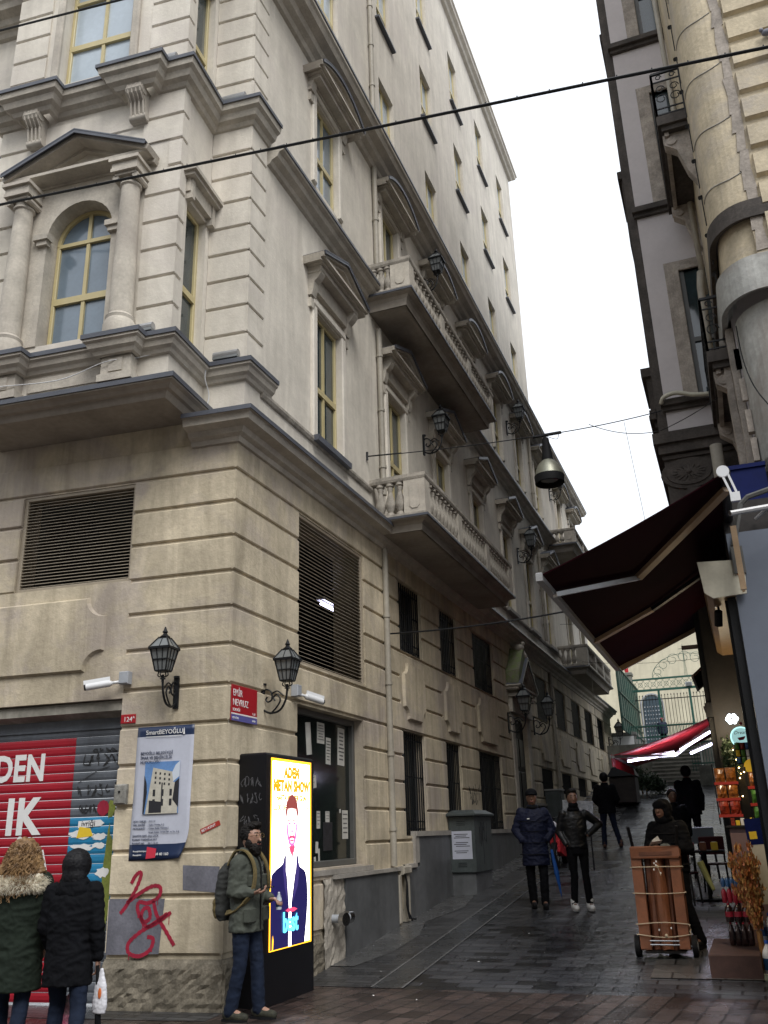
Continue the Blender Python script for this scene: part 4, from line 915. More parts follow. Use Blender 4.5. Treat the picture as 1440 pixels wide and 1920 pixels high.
text('124', FR, -1.28, 2.875, G0+.046, .075, INK_W, s); text('A', FR, -1.165, 2.905, G0+.046, .04, INK_W, s)
# municipal poster, bottom right corner lifting
m = MB(FR); C0 = G0+.036; nx, nz = 14, 26; grid = []
def pz(u, v): # curl towards the bottom right corner
    k = max(0, u - .55 - v*1.6); return C0 + .22*k*k + .004*math.sin(v*9+u*4)
def pxx(u, v): return -1.09 + .69*u - .02*(1-v) - .25*max(0, u-.6-v*1.6)**2*2
for j in range(nz+1):
    row = []
    for i in range(nx+1):
        u, v = i/nx, j/nz; row.append(m.pt((pxx(u, v), 1.415+1.385*v + .05*max(0, u-.6-v*1.6), pz(u, v))))
    grid.append(row)
for j in range(nz):
    v = (j+.5)/nz; m.cur = 1 if (v > .915 or v < .10) else 0
    for i in range(nx): m.face((grid[j][i], grid[j][i+1], grid[j+1][i+1], grid[j+1][i]))
po = m.build('municipal_poster', [PAPER, M_('poster_navy', (.015,.03,.08), .35, var=.1)], smooth=True); tag(po, 'large pale blue permit poster with navy header, lower corner peeling off the wall', 'poster')
sm = po.modifiers.new('t', 'SOLIDIFY'); sm.thickness = .0012; sm.offset = -1
CP = C0+.010
text('SmartBEYOĞLU', FR, -.985, 2.715, CP, .068, INK_W, po, sx=.98, bold=.0006)
m = MB(FR); m.prism([(-.53,2.70),(-.508,2.70),(-.512,2.75),(-.519,2.775),(-.526,2.75)], CP, CP+.002); m.box(-.985,-.55,2.688,2.694,CP,CP+.001); m.build('emblem', INK_W, po)
for i, t in enumerate(('BEYOĞLU BELEDİYESİ', 'İMAR VE ŞEHİRCİLİK', 'MÜDÜRLÜĞÜ')): text(t, FR, -1.035, 2.50-.048*i, CP, .044, INK_N, po, sx=.9)
for i, (a_, b_) in enumerate((('ADA / PARSEL', ': 315 / 61'), ('MAL SAHİBİ', ': Sanko Holding A.Ş'), ('MÜTEAHHİT', ': Osman Bölük YÜZDELİ'), ('', '  Artek İnşaat Turizm San. ve Tic. A.Ş'), ('ŞANTİYE ŞEFİ', ': Sinan ÇELİK'), ('RUHSAT TARİHİ', ': 25.09.2017'), ('RUHSAT NO', ': 2017 / 55-43'))):
    if a_: text(a_, FR, -1.075, 1.80-.037*i, CP, .026, INK_N, po)
    text(b_, FR, -.90, 1.80-.037*i, CP, .024, INK_N, po)
text('44 40 160', FR, -.80, 1.462, CP+.001, .04, INK_W, po, bold=.0005); text('/beyoglubelediyesi', FR, -1.06, 1.50, CP, .022, INK_W, po); text('/Beyoglubld', FR, -1.06, 1.462, CP, .022, INK_W, po)
# picture of the building on the poster
def pic(pts, mat, nm, dc): m = MB(FR); m.prism(pts, CP+dc, CP+dc+.001); return m.build(nm, mat, po)
pic([(-.97,1.88),(-.55,1.88),(-.55,2.42),(-.97,2.42)], M_('printed_sky', (.13,.27,.55), .5, var=.25, scale=6), 'printed_picture', 0)
pic([(-.66,2.18),(-.55,2.26),(-.55,2.42),(-.60,2.38),(-.64,2.3)], M_('printed_cloud', (.55,.6,.68), .5), 'printed_cloud', .0014)
pic([(-.87,2.36),(-.64,2.31),(-.62,2.2),(-.56,2.2),(-.56,1.88),(-.94,1.88)], M_('printed_building', (.55,.52,.44), .5, var=.2, scale=14), 'printed_building', .0016)
pic([(-.97,2.28),(-.94,2.2),(-.93,2.1),(-.955,1.88),(-.97,1.88)], INK_K, 'printed_shadow', .0030); pic([(-.55,2.24),(-.60,2.20),(-.62,2.02),(-.55,1.94)], INK_K, 'printed_shadow', .0031)
m = MB(FR)
for i in range(4):
    for j in range(3): m.box(-.845+i*.055, -.825+i*.055, 2.29-j*.05-i*.008, 2.315-j*.05-i*.008, CP+.0029, CP+.0035)
for i in range(3):
    for j in range(2): m.box(-.86+i*.10, -.83+i*.10, 2.06-.1*j, 2.13-.1*j, CP+.0029, CP+.0035)
m.box(-.76,-.745,2.0,2.2,CP+.0029,CP+.0034); m.prism([(-.90,1.89),(-.75,1.89),(-.75,2.0),(-.90,2.02)], CP+.0029, CP+.0034); m.build('printed_windows', INK_K, po)
m = MB(FR); m.prism([(-.90,1.43),(-.79,1.44),(-.78,1.53),(-.89,1.55)], CP+.004, CP+.005); m.build('red_sticker', M_('sticker_red', (.55,.03,.06), .5), po)
# tag and stickers on the wall
CG = G0+.0325
m = MB(FR)
for pts in ([(-1.17,.90),(-1.10,.98),(-1.0,1.14),(-.95,1.27),(-.97,1.30),(-1.02,1.26),(-1.06,1.19)], [(-1.10,1.0),(-.98,1.08),(-.82,1.16),(-.72,1.15),(-.73,1.06),(-.85,1.0),(-.95,1.01),(-.97,.95),(-.93,.86)],
            [(-.93,.86),(-.88,.82),(-.82,.86),(-.84,.95),(-.90,.94),(-.92,.86),(-.86,.78),(-.76,.80),(-.58,.91)], [(-.79,1.02),(-.74,.88),(-.62,.72),(-.53,.60)], [(-.62,.90),(-.78,.80),(-.93,.72),(-1.05,.62),(-1.04,.53),(-.92,.50),(-.80,.56),(-.77,.66),(-.84,.68)]):
    stroke(m, smooth(pts, 6), .036, CG+.0005, .002)
q_ = random.Random(5)
for a, z in ((-.96,.93),(-.74,1.06),(-.60,.88),(-1.04,.56),(-.78,.62),(-.9,.82)): L_d = .03+.07*q_.random(); m.box(a-.004, a+.004, z-L_d, z, CG+.0005, CG+.002)
gr_ = m.build('graffiti_tag', SPRAY); tag(gr_, 'large looping red spray paint tag low on the corner pier', 'graffiti')
def patch(M, pts, c, mat, nm, lab): o = flat(M, pts, c, .0012).build(nm, mat); tag(o, lab, 'paint patch'); return o
m = MB(FR); m.prism([(-1.31,.51),(-.70,.52),(-.66,1.04),(-1.31,1.045)], CG-.0015, CG); m.build('overpaint_patch', OVERP, BLD)
m = MB(FR); m.prism([(-.46,1.12),(-.06,1.09),(-.05,1.34),(-.47,1.36)], CG-.0015, CG); m.build('overpaint_patch', OVERP, BLD)
m = MB(FR @ Matrix.Translation((-.27,1.66,G0+.036)) @ Matrix.Rotation(.38,4,'Z')); m.prism([(0,0),(.235,0),(.235,.05),(0,.05)], 0, .001); st = m.build('sticker', M_('sticker_dark_red', (.35,.03,.02), .5)); tag(st, 'small slanted red sticker with white capitals on the corner pier', 'sticker')
text('BEY-KENT', FR @ Matrix.Translation((-.27,1.66,G0+.036)) @ Matrix.Rotation(.38,4,'Z'), .012, .012, .0025, .038, INK_W, st, sx=1.0)
m = MB(FR); m.rbox(-1.31, -1.16, 1.99, 2.20, G0+.028, G0+.10, .015); sb = m.build('switch_box', M_('dirty_switch_box', (.30,.29,.26), .6, var=.5, scale=8)); tag(sb, 'grimy cream switch box fixed beside the shutter', 'switch box')
m = MB(FR); m.tube([(-1.235,2.12,G0+.10),(-1.235,2.12,G0+.115)], .012, 8); m.build('key_hole', IRON, sb)
# floodlights on the ledges
def flood(wx, wy, wz, rz, lab):
    root = empty('floodlight', (wx, wy, wz), lab, 'floodlight', 'grey linear floodlights on the ledges', rz)
    R_ = T(wx, wy, wz, rz); m = MB(R_); m.tube([(-.17,0,.09),(.17,0,.09)], .052, 12); m.build('housing', ALU, root, smooth=True, angle=.5)
    m = MB(R_); m.box(-.17,.17,-.05,.05,.02,.055); m.build('glass_cover', LAMPGL, root); m = MB(R_); [m.box(x-.012,x+.012,-.02,.02,-.02,.05) for x in (-.13,.13)]; m.build('foot', IRON, root)
for a, c, z, lab in ((-.92,P+.10,7.325,'grey linear floodlight on the bay sill ledge, right of the column base'), (-.22,.10,7.325,'grey linear floodlight on the sill ledge near the main corner'),
                     (-.80,P+.16,11.445,'grey linear floodlight on the upper ledge of the bay'), (-.2,.16,11.445,'grey linear floodlight on the upper ledge above the main corner')):
    x, y = W(FR, a, c); flood(x, y, z, AX, lab)
# graffiti on pier + cabinet
m = MB(SD); scrawl(m, 9.1, 2.1, .8, .45, .033, 21, 5, .02); g2 = m.build('graffiti_tag', SPRAYK); tag(g2, 'spiky black tag on the pier between two grilled windows', 'graffiti')

# ------------------------------------------------------------ advertising kiosk with the lit screen
KX0, KX1, KY0, KY1 = .02, .36, .06, 1.24
kr = empty('advertising_kiosk', (.19, .65, 0), 'tall black advertising totem with a glowing screen standing against the corner', 'advertising kiosk')
KB = M_('black_kiosk_shell', (.006,.006,.008), .4, spec=.3, var=.3, scale=3)
m = MB(); m.rbox(KX0, KX1, KY0, KY1, -.02, 2.48, .02); m.build('housing', KB, kr)
KM = frame((0,1,0),(1,0,0)); SX = KX1
def glow(name, col, s): return M_(name, col, .3, em=col, ems=s)
G_W = glow('screen_white', (1,.93,.90), 2.6); G_O = glow('screen_amber', (1,.48,.02), 1.5); G_Y = glow('screen_yellow', (1,.66,.0), 1.0); G_K = glow('screen_lapel', (.03,.022,.10), 1.0); G_T = glow('screen_lettering', (.62,.34,.0), .62); G_N = glow('screen_navy', (.010,.008,.050), 1.0)
G_H = glow('screen_hair', (.17,.035,.03), 1.0); G_S = glow('screen_skin', (1,.70,.66), 1.25); G_R = glow('screen_red', (.85,.05,.12), 1.1); G_B = glow('screen_cyan', (.10,.62,1), 1.6); G_M = glow('screen_magenta', (.8,.10,.30), 1.2)
m = MB(KM); m.box(.17, 1.17, .50, 2.43, SX-.01, SX+.004); scr = m.build('screen', G_O, kr)
def sc(pts, mat, nm, k): m = MB(KM); m.prism(pts, SX+.004+k*.0012, SX+.005+k*.0012); return m.build(nm, mat, scr)
sc([(.195,.95),(1.13,.95),(1.12,2.40),(.20,2.40)], G_W, 'white_ground', 0); sc([(.95,.52),(1.13,.52),(1.13,.96),(.9,.96)], G_W, 'white_ground', 0)
sc(smooth([(.19,.51),(.19,1.15),(.26,1.26),(.45,1.33),(.52,1.42),(.80,1.42),(.86,1.30),(1.02,1.22),(1.07,1.0),(1.05,.78),(.99,.51)],4), G_N, 'suit', 1)
sc([(.53,1.44),(.79,1.44),(.80,1.34),(.74,1.2),(.66,.92),(.665,.51),(.60,.51),(.61,.9),(.56,1.2),(.50,1.33)], G_W, 'shirt', 2)
sc([(.56,1.62),(.58,1.50),(.64,1.40),(.70,1.40),(.76,1.5),(.78,1.62)], G_S, 'neck', 2)
sc([(.60,1.50),(.68,1.37),(.74,1.50),(.70,1.54)], G_R, 'neck_shade', 3)
sc([(.66+.145*math.cos(2*PI*i/24), 1.74+.215*math.sin(2*PI*i/24)) for i in range(24)], G_S, 'face', 3)
sc([(.50,1.70),(.505,1.86),(.53,1.97),(.60,2.03),(.66,2.06),(.74,2.03),(.80,1.96),(.825,1.86),(.82,1.70),(.80,1.82),(.76,1.90),(.66,1.91),(.56,1.90),(.525,1.82)], G_H, 'hair', 4)
for x in (.605, .725): sc([(x-.032,1.745),(x,1.757),(x+.032,1.745),(x,1.733)], G_M, 'eye', 5); sc([(x-.04,1.775),(x+.04,1.782),(x+.04,1.79),(x-.04,1.786)], G_H, 'brow', 5)
sc([(.645,1.66),(.66,1.70),(.685,1.66),(.67,1.65)], G_M, 'nose', 5)
for pts in ([(.585,1.60),(.63,1.625),(.665,1.615),(.70,1.625),(.745,1.60),(.73,1.585),(.665,1.598),(.60,1.585)], [(.62,1.575),(.71,1.575),(.69,1.560),(.64,1.560)]): sc(pts, G_R, 'beard', 5)
sc([(.53,1.72),(.55,1.60),(.60,1.53),(.63,1.52),(.60,1.58),(.57,1.66),(.55,1.76)], G_M, 'cheek_shade', 5); sc([(.79,1.72),(.77,1.60),(.72,1.53),(.69,1.52),(.72,1.58),(.75,1.66),(.77,1.76)], G_M, 'cheek_shade', 5)
sc([(.505,1.78),(.485,1.76),(.49,1.69),(.515,1.68)], G_S, 'ear', 3); sc([(.815,1.78),(.835,1.76),(.83,1.69),(.805,1.68)], G_S, 'ear', 3)
sc([(.53,1.42),(.45,1.32),(.50,1.10),(.57,.95),(.53,1.2)], G_K, 'lapel', 3); sc([(.79,1.42),(.86,1.30),(.82,1.10),(.70,.95),(.76,1.2)], G_K, 'lapel', 3)
sc([(.595,1.60),(.61,1.60),(.635,1.54),(.695,1.54),(.72,1.60),(.735,1.60),(.71,1.52),(.67,1.505),(.63,1.52)], G_M, 'beard', 5)
text('ADEM', KM, .66, 2.235, SX+.0065, .155, G_T, scr, align='CENTER', sx=.86, bold=.011, lsp=1.08); text('METAN SHOW', KM, .665, 2.09, SX+.0065, .16, G_T, scr, align='CENTER', sx=.80, bold=.011, lsp=1.06)
text('HAFTA ICI HER GUN', KM, .66, 1.985, SX+.0065, .088, G_T, scr, align='CENTER', sx=.92, bold=.004)
text('22.00 DE', KM, .225, 1.885, SX+.0065, .085, G_T, scr, sx=.95, bold=.002); text('DE', KM, 1.0, 1.885, SX+.0065, .085, G_Y, scr, sx=.95, bold=.001)
text('best', KM, .64, .66, SX+.0125, .27, G_B, scr, align='CENTER', sx=.78, bold=.008)
sc([(.52,.865),(.60,.885),(.72,.885),(.80,.865),(.72,.845),(.60,.845)], G_R, 'red_flash', 6); sc([(.22,.51),(.24,.51),(.25,.60),(.235,.65),(.225,.6)], G_O, 'amber_mark', 6)
m = MB(frame((1,0,0),(0,-1,0))); 
for z, s in ((1.95,3),(2.12,4),(1.72,5)): scrawl(m, .05, z, .26, .12, -KY0+.001, s, 5, .005)
m.build('scratched_tags', M_('chalk_scratch', (.10,.10,.11), .7), kr)
# inlet pipe
pr = empty('hydrant_inlet', (0.05, 2.62, .55), 'steel fire inlet with two capped mouths sticking out of the broken render', 'hydrant inlet')
m = MB(); m.tube([(.0,2.45,.62),(.22,2.45,.62)], .05, 14); m.tube([(.14,2.45,.62),(.18,2.70,.62)], .05, 14); m.build('pipe', GREYP, pr, smooth=True, angle=.6)
m = MB(); m.tube([(.20,2.40,.62),(.27,2.38,.62)], .078, 18); m.tube([(.15,2.66,.62),(.17,2.74,.62)], .078, 18); m.build('cap', CHROME, pr, smooth=True, angle=.6)
# electrical cabinet
cr = empty('electrical_cabinet', (.3, 8.0, .5), 'grey-green street electrical cabinet with a white notice on its front, on a stone base', 'electrical cabinet')
CAB = M_('cabinet_grey_green', (.075,.09,.09), .5, var=.3, scale=3, streak=.2)
m = MB(); m.box(.07, .50, 7.62, 8.72, .3, .92); m.build('base', MARBLE, cr)
m = MB(); m.rbox(.05, .53, 7.58, 8.76, .92, 1.88, .015); m.build('body', CAB, cr)
m = MB(); m.loft([[(.0,7.50,1.88),(.58,7.50,1.88),(.58,8.84,1.88),(.0,8.84,1.88)],[(.0,7.50,1.91),(.58,7.50,1.91),(.58,8.84,1.91),(.0,8.84,1.91)],[(.1,7.7,1.98),(.48,7.7,1.98),(.48,8.6,1.98),(.1,8.6,1.98)]]); m.build('lid', CAB, cr)
KN = frame((1,0,0),(0,-1,0))
m = MB(KN); m.box(.10,.47,1.15,1.62,-7.58,-7.576); nt_ = m.build('notice', PAPER, cr)
m = MB(KN); [m.box(.14+.03*(i%2), .43-.03*((i+1)%3), z, z+.012, -7.576, -7.5755) for i, z in enumerate((1.56,1.53,1.50,1.42,1.39,1.36,1.28,1.25))]; m.build('printing', INK_K, nt_)
m = MB(KN); [m.box(.2,.36,z,z+.008,-7.584,-7.575) for z in (1.72,1.75,1.78,1.02,1.05,1.08)]; m.build('vent_slots', IRON, cr)
m = MB(SD); scrawl(m, 7.9, 1.35, .5, .42, .531, 31, 6, .02); stroke(m, smooth([(8.1,1.5),(8.15,1.2),(8.12,1.05)]), .02, .531); m.build('tag_paint', SPRAYK, cr)
# second far cabinet
m = MB(); m.rbox(.05,.45,16.6,17.2,1.5,2.6,.02); c2 = m.build('electrical_cabinet', CAB); tag(c2, 'far grey electrical cabinet behind the man in the cap', 'electrical cabinet')
m = MB(); m.box(.03,.47,16.58,17.22,2.6,2.64); m.build('lid', ALU, c2)
m = MB(); m.box(.451,.456,16.66,17.14,1.6,2.5); m.build('door', CAB, c2)
# ------------------------------------------------------------ taupe building on the right
KF = frame((1,0,0),(0,-1,0))     # camera-facing planes: local (x, z, -y)
KL = frame((0,-1,0),(-1,0,0))    # alley-facing planes on the right: local (-y, z, -x)
tb = empty('taupe_building', (4.85, 5, 0), 'tall narrow taupe rendered building with sooty dark trim on the right of the alley', 'building')
m = MB(); m.box(4.85, 8, 5, 12.5, 5.45, 25); m.build('wall', TAUPE, tb)
m = MB(); m.box(4.88, 8, 5.02, 12.5, -.2, 5.45); m.build('shopfront_wall', M_('shade_black_shopfront', (.014,.012,.011), .7, var=.5, scale=3), tb)  # near-black colour stands in for shade under the awning and inside openings
m = MB(KL); [m.box(-y-1.9, -y, 3.3, 5.1, -4.88, -4.85) for y in (5.3, 7.6)]; [m.bbox(-y-.12, -y, 0, 5.4, -4.88, -4.80, .01) for y in (5.1, 7.3, 9.6)]; m.box(-12.5, -5.02, 3.05, 3.25, -4.88, -4.78); m.build('shopfront_frames', IRON, tb)
m = MB(KF)
for z in (8.03, 11.77, 15.5, 19.2): m.box(4.79, 6.2, z-.10, z, -5, -4.86); m.box(4.81, 6.2, z-.17, z-.10, -5, -4.93)
m.build('sill_courses', DKSTONE, tb)
m = MB()   # side trim seen edge on
m.box(4.71, 4.852, 5.05, 5.5, 7.5, 22); m.box(4.66, 4.852, 6.2, 6.7, 7.5, 21)
for z0, z1, o, y0 in ((12.55, 14.3, .30, 7.0), (10.2, 12.1, .22, 8.5), (8.9, 9.9, .40, 7.3), (8.2, 8.5, .3, 6.2), (15.8, 17.6, .24, 6.6)):
    m.box(4.85-o, 4.852, y0, y0+1.5, z1-.18, z1); m.box(4.85-o*.8, 4.852, y0+.1, y0+1.4, z0, z1-.18)
for i in range(6): m.box(4.85-.36+i*.05, 4.852, 7.3, 8.8, 8.9-.09*(i+1), 8.9-.09*i)
m.build('side_trim', DKSTONE, tb)
m = MB(); 
m.box(4.60, 8, 4.70, 12.4, 7.22, 7.40); m.box(4.66, 8, 4.76, 12.4, 7.06, 7.22); m.box(4.72, 8, 4.86, 12.4, 5.6, 7.06); m.box(4.70, 8, 4.82, 12.4, 6.98, 7.04)
m.build('carved_frieze', DKSTONE, tb)
R_ = KF @ Matrix.Translation((5.06, 6.72, -4.86)); m = MB(R_)
for rx, rz_, t in ((.42,.26,.03),(.34,.20,.05),(.27,.15,.035)): m.loft([[(rx*math.cos(2*PI*i/28), rz_*math.sin(2*PI*i/28), 0) for i in range(28)],[(rx*.97*math.cos(2*PI*i/28), rz_*.97*math.sin(2*PI*i/28), t) for i in range(28)]])
for i in range(16): t = 2*PI*i/16; m.bar((.05*math.cos(t), .03*math.sin(t), .06), (.24*math.cos(t), .13*math.sin(t), .045), .03, .03, up=(0,0,1))
m.ball((0,0,.05), .05, 10, 6); m.M = KF; m.box(5.0, 6.2, 6.38, 6.45, -4.86, -4.78); m.box(4.96, 6.2, 6.32, 6.38, -4.86, -4.74)
m.build('rosette', DKSTONE, tb, smooth=False)
for z0, z1 in ((8.05, 10.35), (11.79, 14.15), (15.52, 17.9)):
    m = MB(KF)
    for k, (e, o) in enumerate(((0, .05), (.05, .075), (.13, .095))): 
        m.bbox(5.16+e, 5.385, z0, z1+.22-e, -5, -5+o+k*.001, .01); m.bbox(5.16+e, 6.2, z1, z1+.22-e, -5, -5+o+k*.001+.0005, .01)
    m.build('window_surround', OCHRE2, tb)
    w_ = MB(KF); w_.box(5.38, 6.2, z0, z1, -5.0, -4.995); pane = w_.build('window', GLASS, tb)
    m = MB(KF); m.box(5.38, 5.46, z0, z1, -5, -4.96); m.box(5.46, 6.2, z0+.95, z0+1.03, -5, -4.96); m.box(5.84, 5.90, z0, z1, -5, -4.965); m.build('frame', GREYFRAME, pane)
m = MB(); m.tube(smooth([(4.80,4.84,7.95),(4.86,4.78,8.03),(5.05,4.76,8.06),(5.3,4.77,7.98),(5.6,4.77,7.94)],4), .035, 8); m.build('bent_pipe', CREAM, tb, smooth=True)
m = MB(); m.tube([(5.72,4.4,9.5),(5.72,4.4,16)], .045, 10); m.tube([(5.62,4.3,7.9),(5.66,4.35,9.6),(5.7,4.4,9.9)], .06, 10); m.tube([(5.48,4.6,5.4),(5.5,4.6,7.0)], .09, 12); m.build('drain_pipe', PIPEM, tb, smooth=True)
# ------------------------------------------------------------ ochre building with the rounded corner
ob = empty('ochre_building', (6.3, 2, 0), 'weathered ochre building with rounded rusticated corner and flaking white bay at the right edge', 'building')
def arcpath(x0, y0, x1, y1, n=10):     # quarter ellipse from (x0,y1) to (x1,y0)
    return [(x1-(x1-x0)*math.cos(PI/2*i/n), y1-(y1-y0)*math.sin(PI/2*i/n)) for i in range(n+1)]
def colwall(m, path, z0, z1):
    for i in range(len(path)-1): m.poly([(*path[i], z0), (*path[i+1], z0), (*path[i+1], z1), (*path[i], z1)])
ap = [(5.8, 5.0)] + arcpath(5.8, 1.5, 6.26, 2.05)
m = MB(); colwall(m, ap, 8.9, 25); m.build('corner_wall', OCHRE, ob, smooth=True, angle=.5)
m = MB(KF); z = 8.3
zj = [8.3 + .445*i for i in range(26)]
for i in range(len(zj)-1): m.extr([(-1.52, zj[i]+.05), (-1.44, zj[i]+.09), (-1.44, zj[i+1]-.05), (-1.52, zj[i+1])], 6.42, 10)
m.box(6.255, 10, 7.9, 25, -1.6, -1.50); m.build('rusticated_blocks', OCHRE, ob)
m = MB(KF); rr = random.Random(8)
for i in range(40): z = 8.2+i*.3; m.prism([(6.24+rr.random()*.04, z), (6.36+rr.random()*.05, z+.01), (6.37+rr.random()*.05, z+.31), (6.25+rr.random()*.04, z+.30)], -1.499, -1.485)
m.build('patched_seam', OCHRE2, ob)
m = MB()
for i in range(12): z = 8.5+i*.62; m.tube([(5.79, 2.28, z), (5.76, 2.26, z-.02)], .03, 8); m.tube([(5.785,2.24,z-.03),(5.785,2.24,z-.5)], .008, 5)
m.build('iron_clamps', IRON, ob)
rp_ = [(5.8, 5.0)] + arcpath(5.8, 1.5, 6.26, 2.05) + [(10, 1.5)]
def rsweep(m, prof, path): m.sweep([(-o, z) for o, z in prof][::-1] if False else prof, path[::-1] if False else path)
m = MB(); P2 = [(x, y) for x, y in rp_][::-1]      # travel so that outward lies on the right
m.sweep([(-.05,7.66),(.02,7.68),(.04,7.76),(.10,7.80),(.12,7.90),(.17,7.93),(.17,8.03),(.10,8.06),(.08,8.12),(-.05,8.14)], P2)
m.build('bay_moulding', PLASTER, ob)
m = MB(); colwall(m, [(5.86, 5.0)] + arcpath(5.86, 1.56, 6.3, 2.08) + [(10, 1.56)], 8.1, 8.75); m.build('bay_drum', OCHRE, ob, smooth=True, angle=.5)
m = MB(); [m.tube([(x-.004, y-.004, 9.4+.9*i+.05*math.sin(x*9)) for x, y in ap[1:]], .007, 5) for i in range(9)]; m.build('pale_joint', PLASTER, ob)
m = MB(); m.sweep([(-.05,8.68),(.03,8.70),(.06,8.78),(.09,8.80),(.09,8.88),(0,8.93),(-.05,8.93)], P2); m.build('upper_moulding', DKSTONE, ob)
wp = [(5.90, 5.0)] + arcpath(5.90, 1.62, 6.4, 2.2) + [(10, 1.62)]
m = MB(); colwall(m, wp, 5.3, 7.6); m.build('plaster_bay', PLASTER, ob, smooth=True, angle=.5)
m = MB(); m.sweep([(0,5.1),(.06,5.16),(.10,5.3),(.20,5.36),(.22,5.5),(.26,5.52),(.26,5.6),(0,5.66)], wp[::-1]); m.build('lower_moulding', ST_WORN, ob)
m = MB()
for i, z in enumerate((5.7, 6.1, 6.55, 7.0)): m.box(5.83, 5.90, 2.05+.05*i, 2.2, z, z+.30)
m.box(5.78, 5.88, 2.3, 2.5, 5.6, 7.66); m.box(5.70, 5.78, 2.6, 2.9, 5.6, 7.66); m.build('broken_pilaster', OCHRE2, ob)
m = MB(); m.tube(smooth([(5.90,1.98,7.5),(5.90,1.9,7.0),(5.96,1.72,6.5),(6.1,1.58,6.1),(6.2,1.57,5.8)],4), .008, 5); m.build('hanging_cable', IRON, ob)
m = MB(); m.box(5.87, 10, 2.3, 12.3, 4.6, 21.5); m.build('inner_wall', TAUPE, ob)
m = MB(KF); m.box(7.0, 7.06, 9.95, 10.05, -1.44, -1.2); m.lathe([(.11,-1.45),(.12,-1.42),(.02,-1.40)], (7.03,0,0), 14); o_ = None
m = MB(KF); m.loft([[(7.0+.1*math.cos(t), 10.0+.1*math.sin(t), c) for t in [2*PI*i/16 for i in range(16)]] for c in (-1.46,-1.43)]); m.bar((7.0,10.0,-1.43),(7.03,10.12,-1.25),.03); m.build('wall_ring', IRON, ob)
m = MB(); m.ball((6.88,1.38,11.35), .06, 10, 8, (1.3,.8,.8)); m.ball((6.81,1.36,11.39), .03, 8, 6); m.bar((6.94,1.38,11.34),(7.04,1.4,11.31),.05,.02)
pg = m.build('pigeon', M_('pigeon_grey', (.25,.25,.30), .7, var=.4, scale=20), smooth=True, angle=.8); tag(pg, 'grey pigeon perched in a groove of the ochre wall', 'pigeon')
# iron balconies on its alley side
def iron_balcony(x0, x1, y0, y1, z, h, seed):
    m = MB(); m.box(x0, x1, y0, y1, z-.16, z); m.box(x0+.05, x1, y0+.05, y1, z-.24, z-.16); b_ = m.build('balcony', DKSTONE, ob)
    m = MB(); m.box(x0+.08, x0+.14, y0+.1, y1-.1, z-.30, z-.235)
    for yy in (y0+.15, y1-.3): m.extr([(0,0)]*3, 0, 0) if False else m.loft([[(x1,yy,z-.24),(x0+.05,yy,z-.24),(x0+.06,yy,z-.42),(x0+.22,yy,z-.55),(x1-.10,yy,z-.95),(x1,yy,z-1.15)],[(x1,yy+.16,z-.24),(x0+.05,yy+.16,z-.24),(x0+.06,yy+.16,z-.42),(x0+.22,yy+.16,z-.55),(x1-.10,yy+.16,z-.95),(x1,yy+.16,z-1.15)]]); m.tube([(x0+.16,yy-.02,z-.38),(x0+.16,yy+.18,z-.38)], .07, 12)
    m.build('console', OCHRE2, b_)
    m = MB()
    for a, b2 in (((x0+.02,y0+.02),(x1,y0+.02)),((x0+.02,y0+.02),(x0+.02,y1))):
        for zz, t in ((z+h, .035), (z+h-.16, .018), (z+.03, .02), (z+.14, .018)): m.bar((*a, zz), (*b2, zz), t)
        L = math.dist(a, b2); k = max(2, round(L/.20)); ux, uy = (b2[0]-a[0])/L, (b2[1]-a[1])/L
        for i in range(k+1):
            px_, py_ = a[0]+ux*L*i/k, a[1]+uy*L*i/k
            if i in (0, k): m.bar((px_,py_,z), (px_,py_,z+h), .03)
            if i < k:
                cxx = L*(i+.5)/k; r0 = L/k*.42
                for zc, rr_ in ((z+.32, r0), (z+.5, r0*.8), (z+h-.08, r0*.55)):
                    pts = [(a[0]+ux*(cxx+rr_*(1-.5*t/7)*math.cos(t)), a[1]+uy*(cxx+rr_*(1-.5*t/7)*math.cos(t)), zc+rr_*(1-.5*t/7)*math.sin(t)) for t in [7*q/16 for q in range(17)]]
                    m.tube(pts, .008, 5)
    m.build('scrollwork_railing', IRON, b_)
iron_balcony(5.38, 5.8, 2.5, 4.7, 11.48, .8, 1); iron_balcony(5.52, 5.95, 2.5, 4.7, 7.5, .8, 2)

# ------------------------------------------------------------ thin cables on the bay
cb_ = MB(FR); cb_.tube(smooth([(-3.3,6.93,P+.03),(-2.9,6.90,P+.19),(-2.0,6.90,P+.10),(-1.3,6.98,P+.19),(-.95,7.05,P+.05),(-.56,7.10,P+.02)],6), .006, 5); cb_.tube(smooth([(-.56,7.10,P+.02),(-.54,7.08,P-.4),(-.55,7.2,.16),(-.45,7.3,.15)],6), .006, 5); cb_.tube(smooth([(-.45,7.3,.16),(-.47,7.1,.17),(-.46,6.9,.06),(-.50,6.72,.05)],6), .007, 5)
cbo = cb_.build('thin_cable', WHITE); tag(cbo, 'thin white cable draped along the base of the bay window', 'cable')
op = empty('opposite_building', (0, -21, 0), 'pale stone building across the main street', 'building')
m = MB(frame((1,0,0),(0,1,0))); hs = [(x, x+1.4, z, z+2.2, .25) for x in range(-38, 40, 3) for z in (4.5, 8.2, 11.9)]
m.wall(-40, 40, 0, 15.5, hs, c=-20); m.build('wall', ST_ORN, op); m = MB(); m.box(-40, 40, -30, -20.24, 0, 15.4); m.build('dark_windows', GLASS, op)
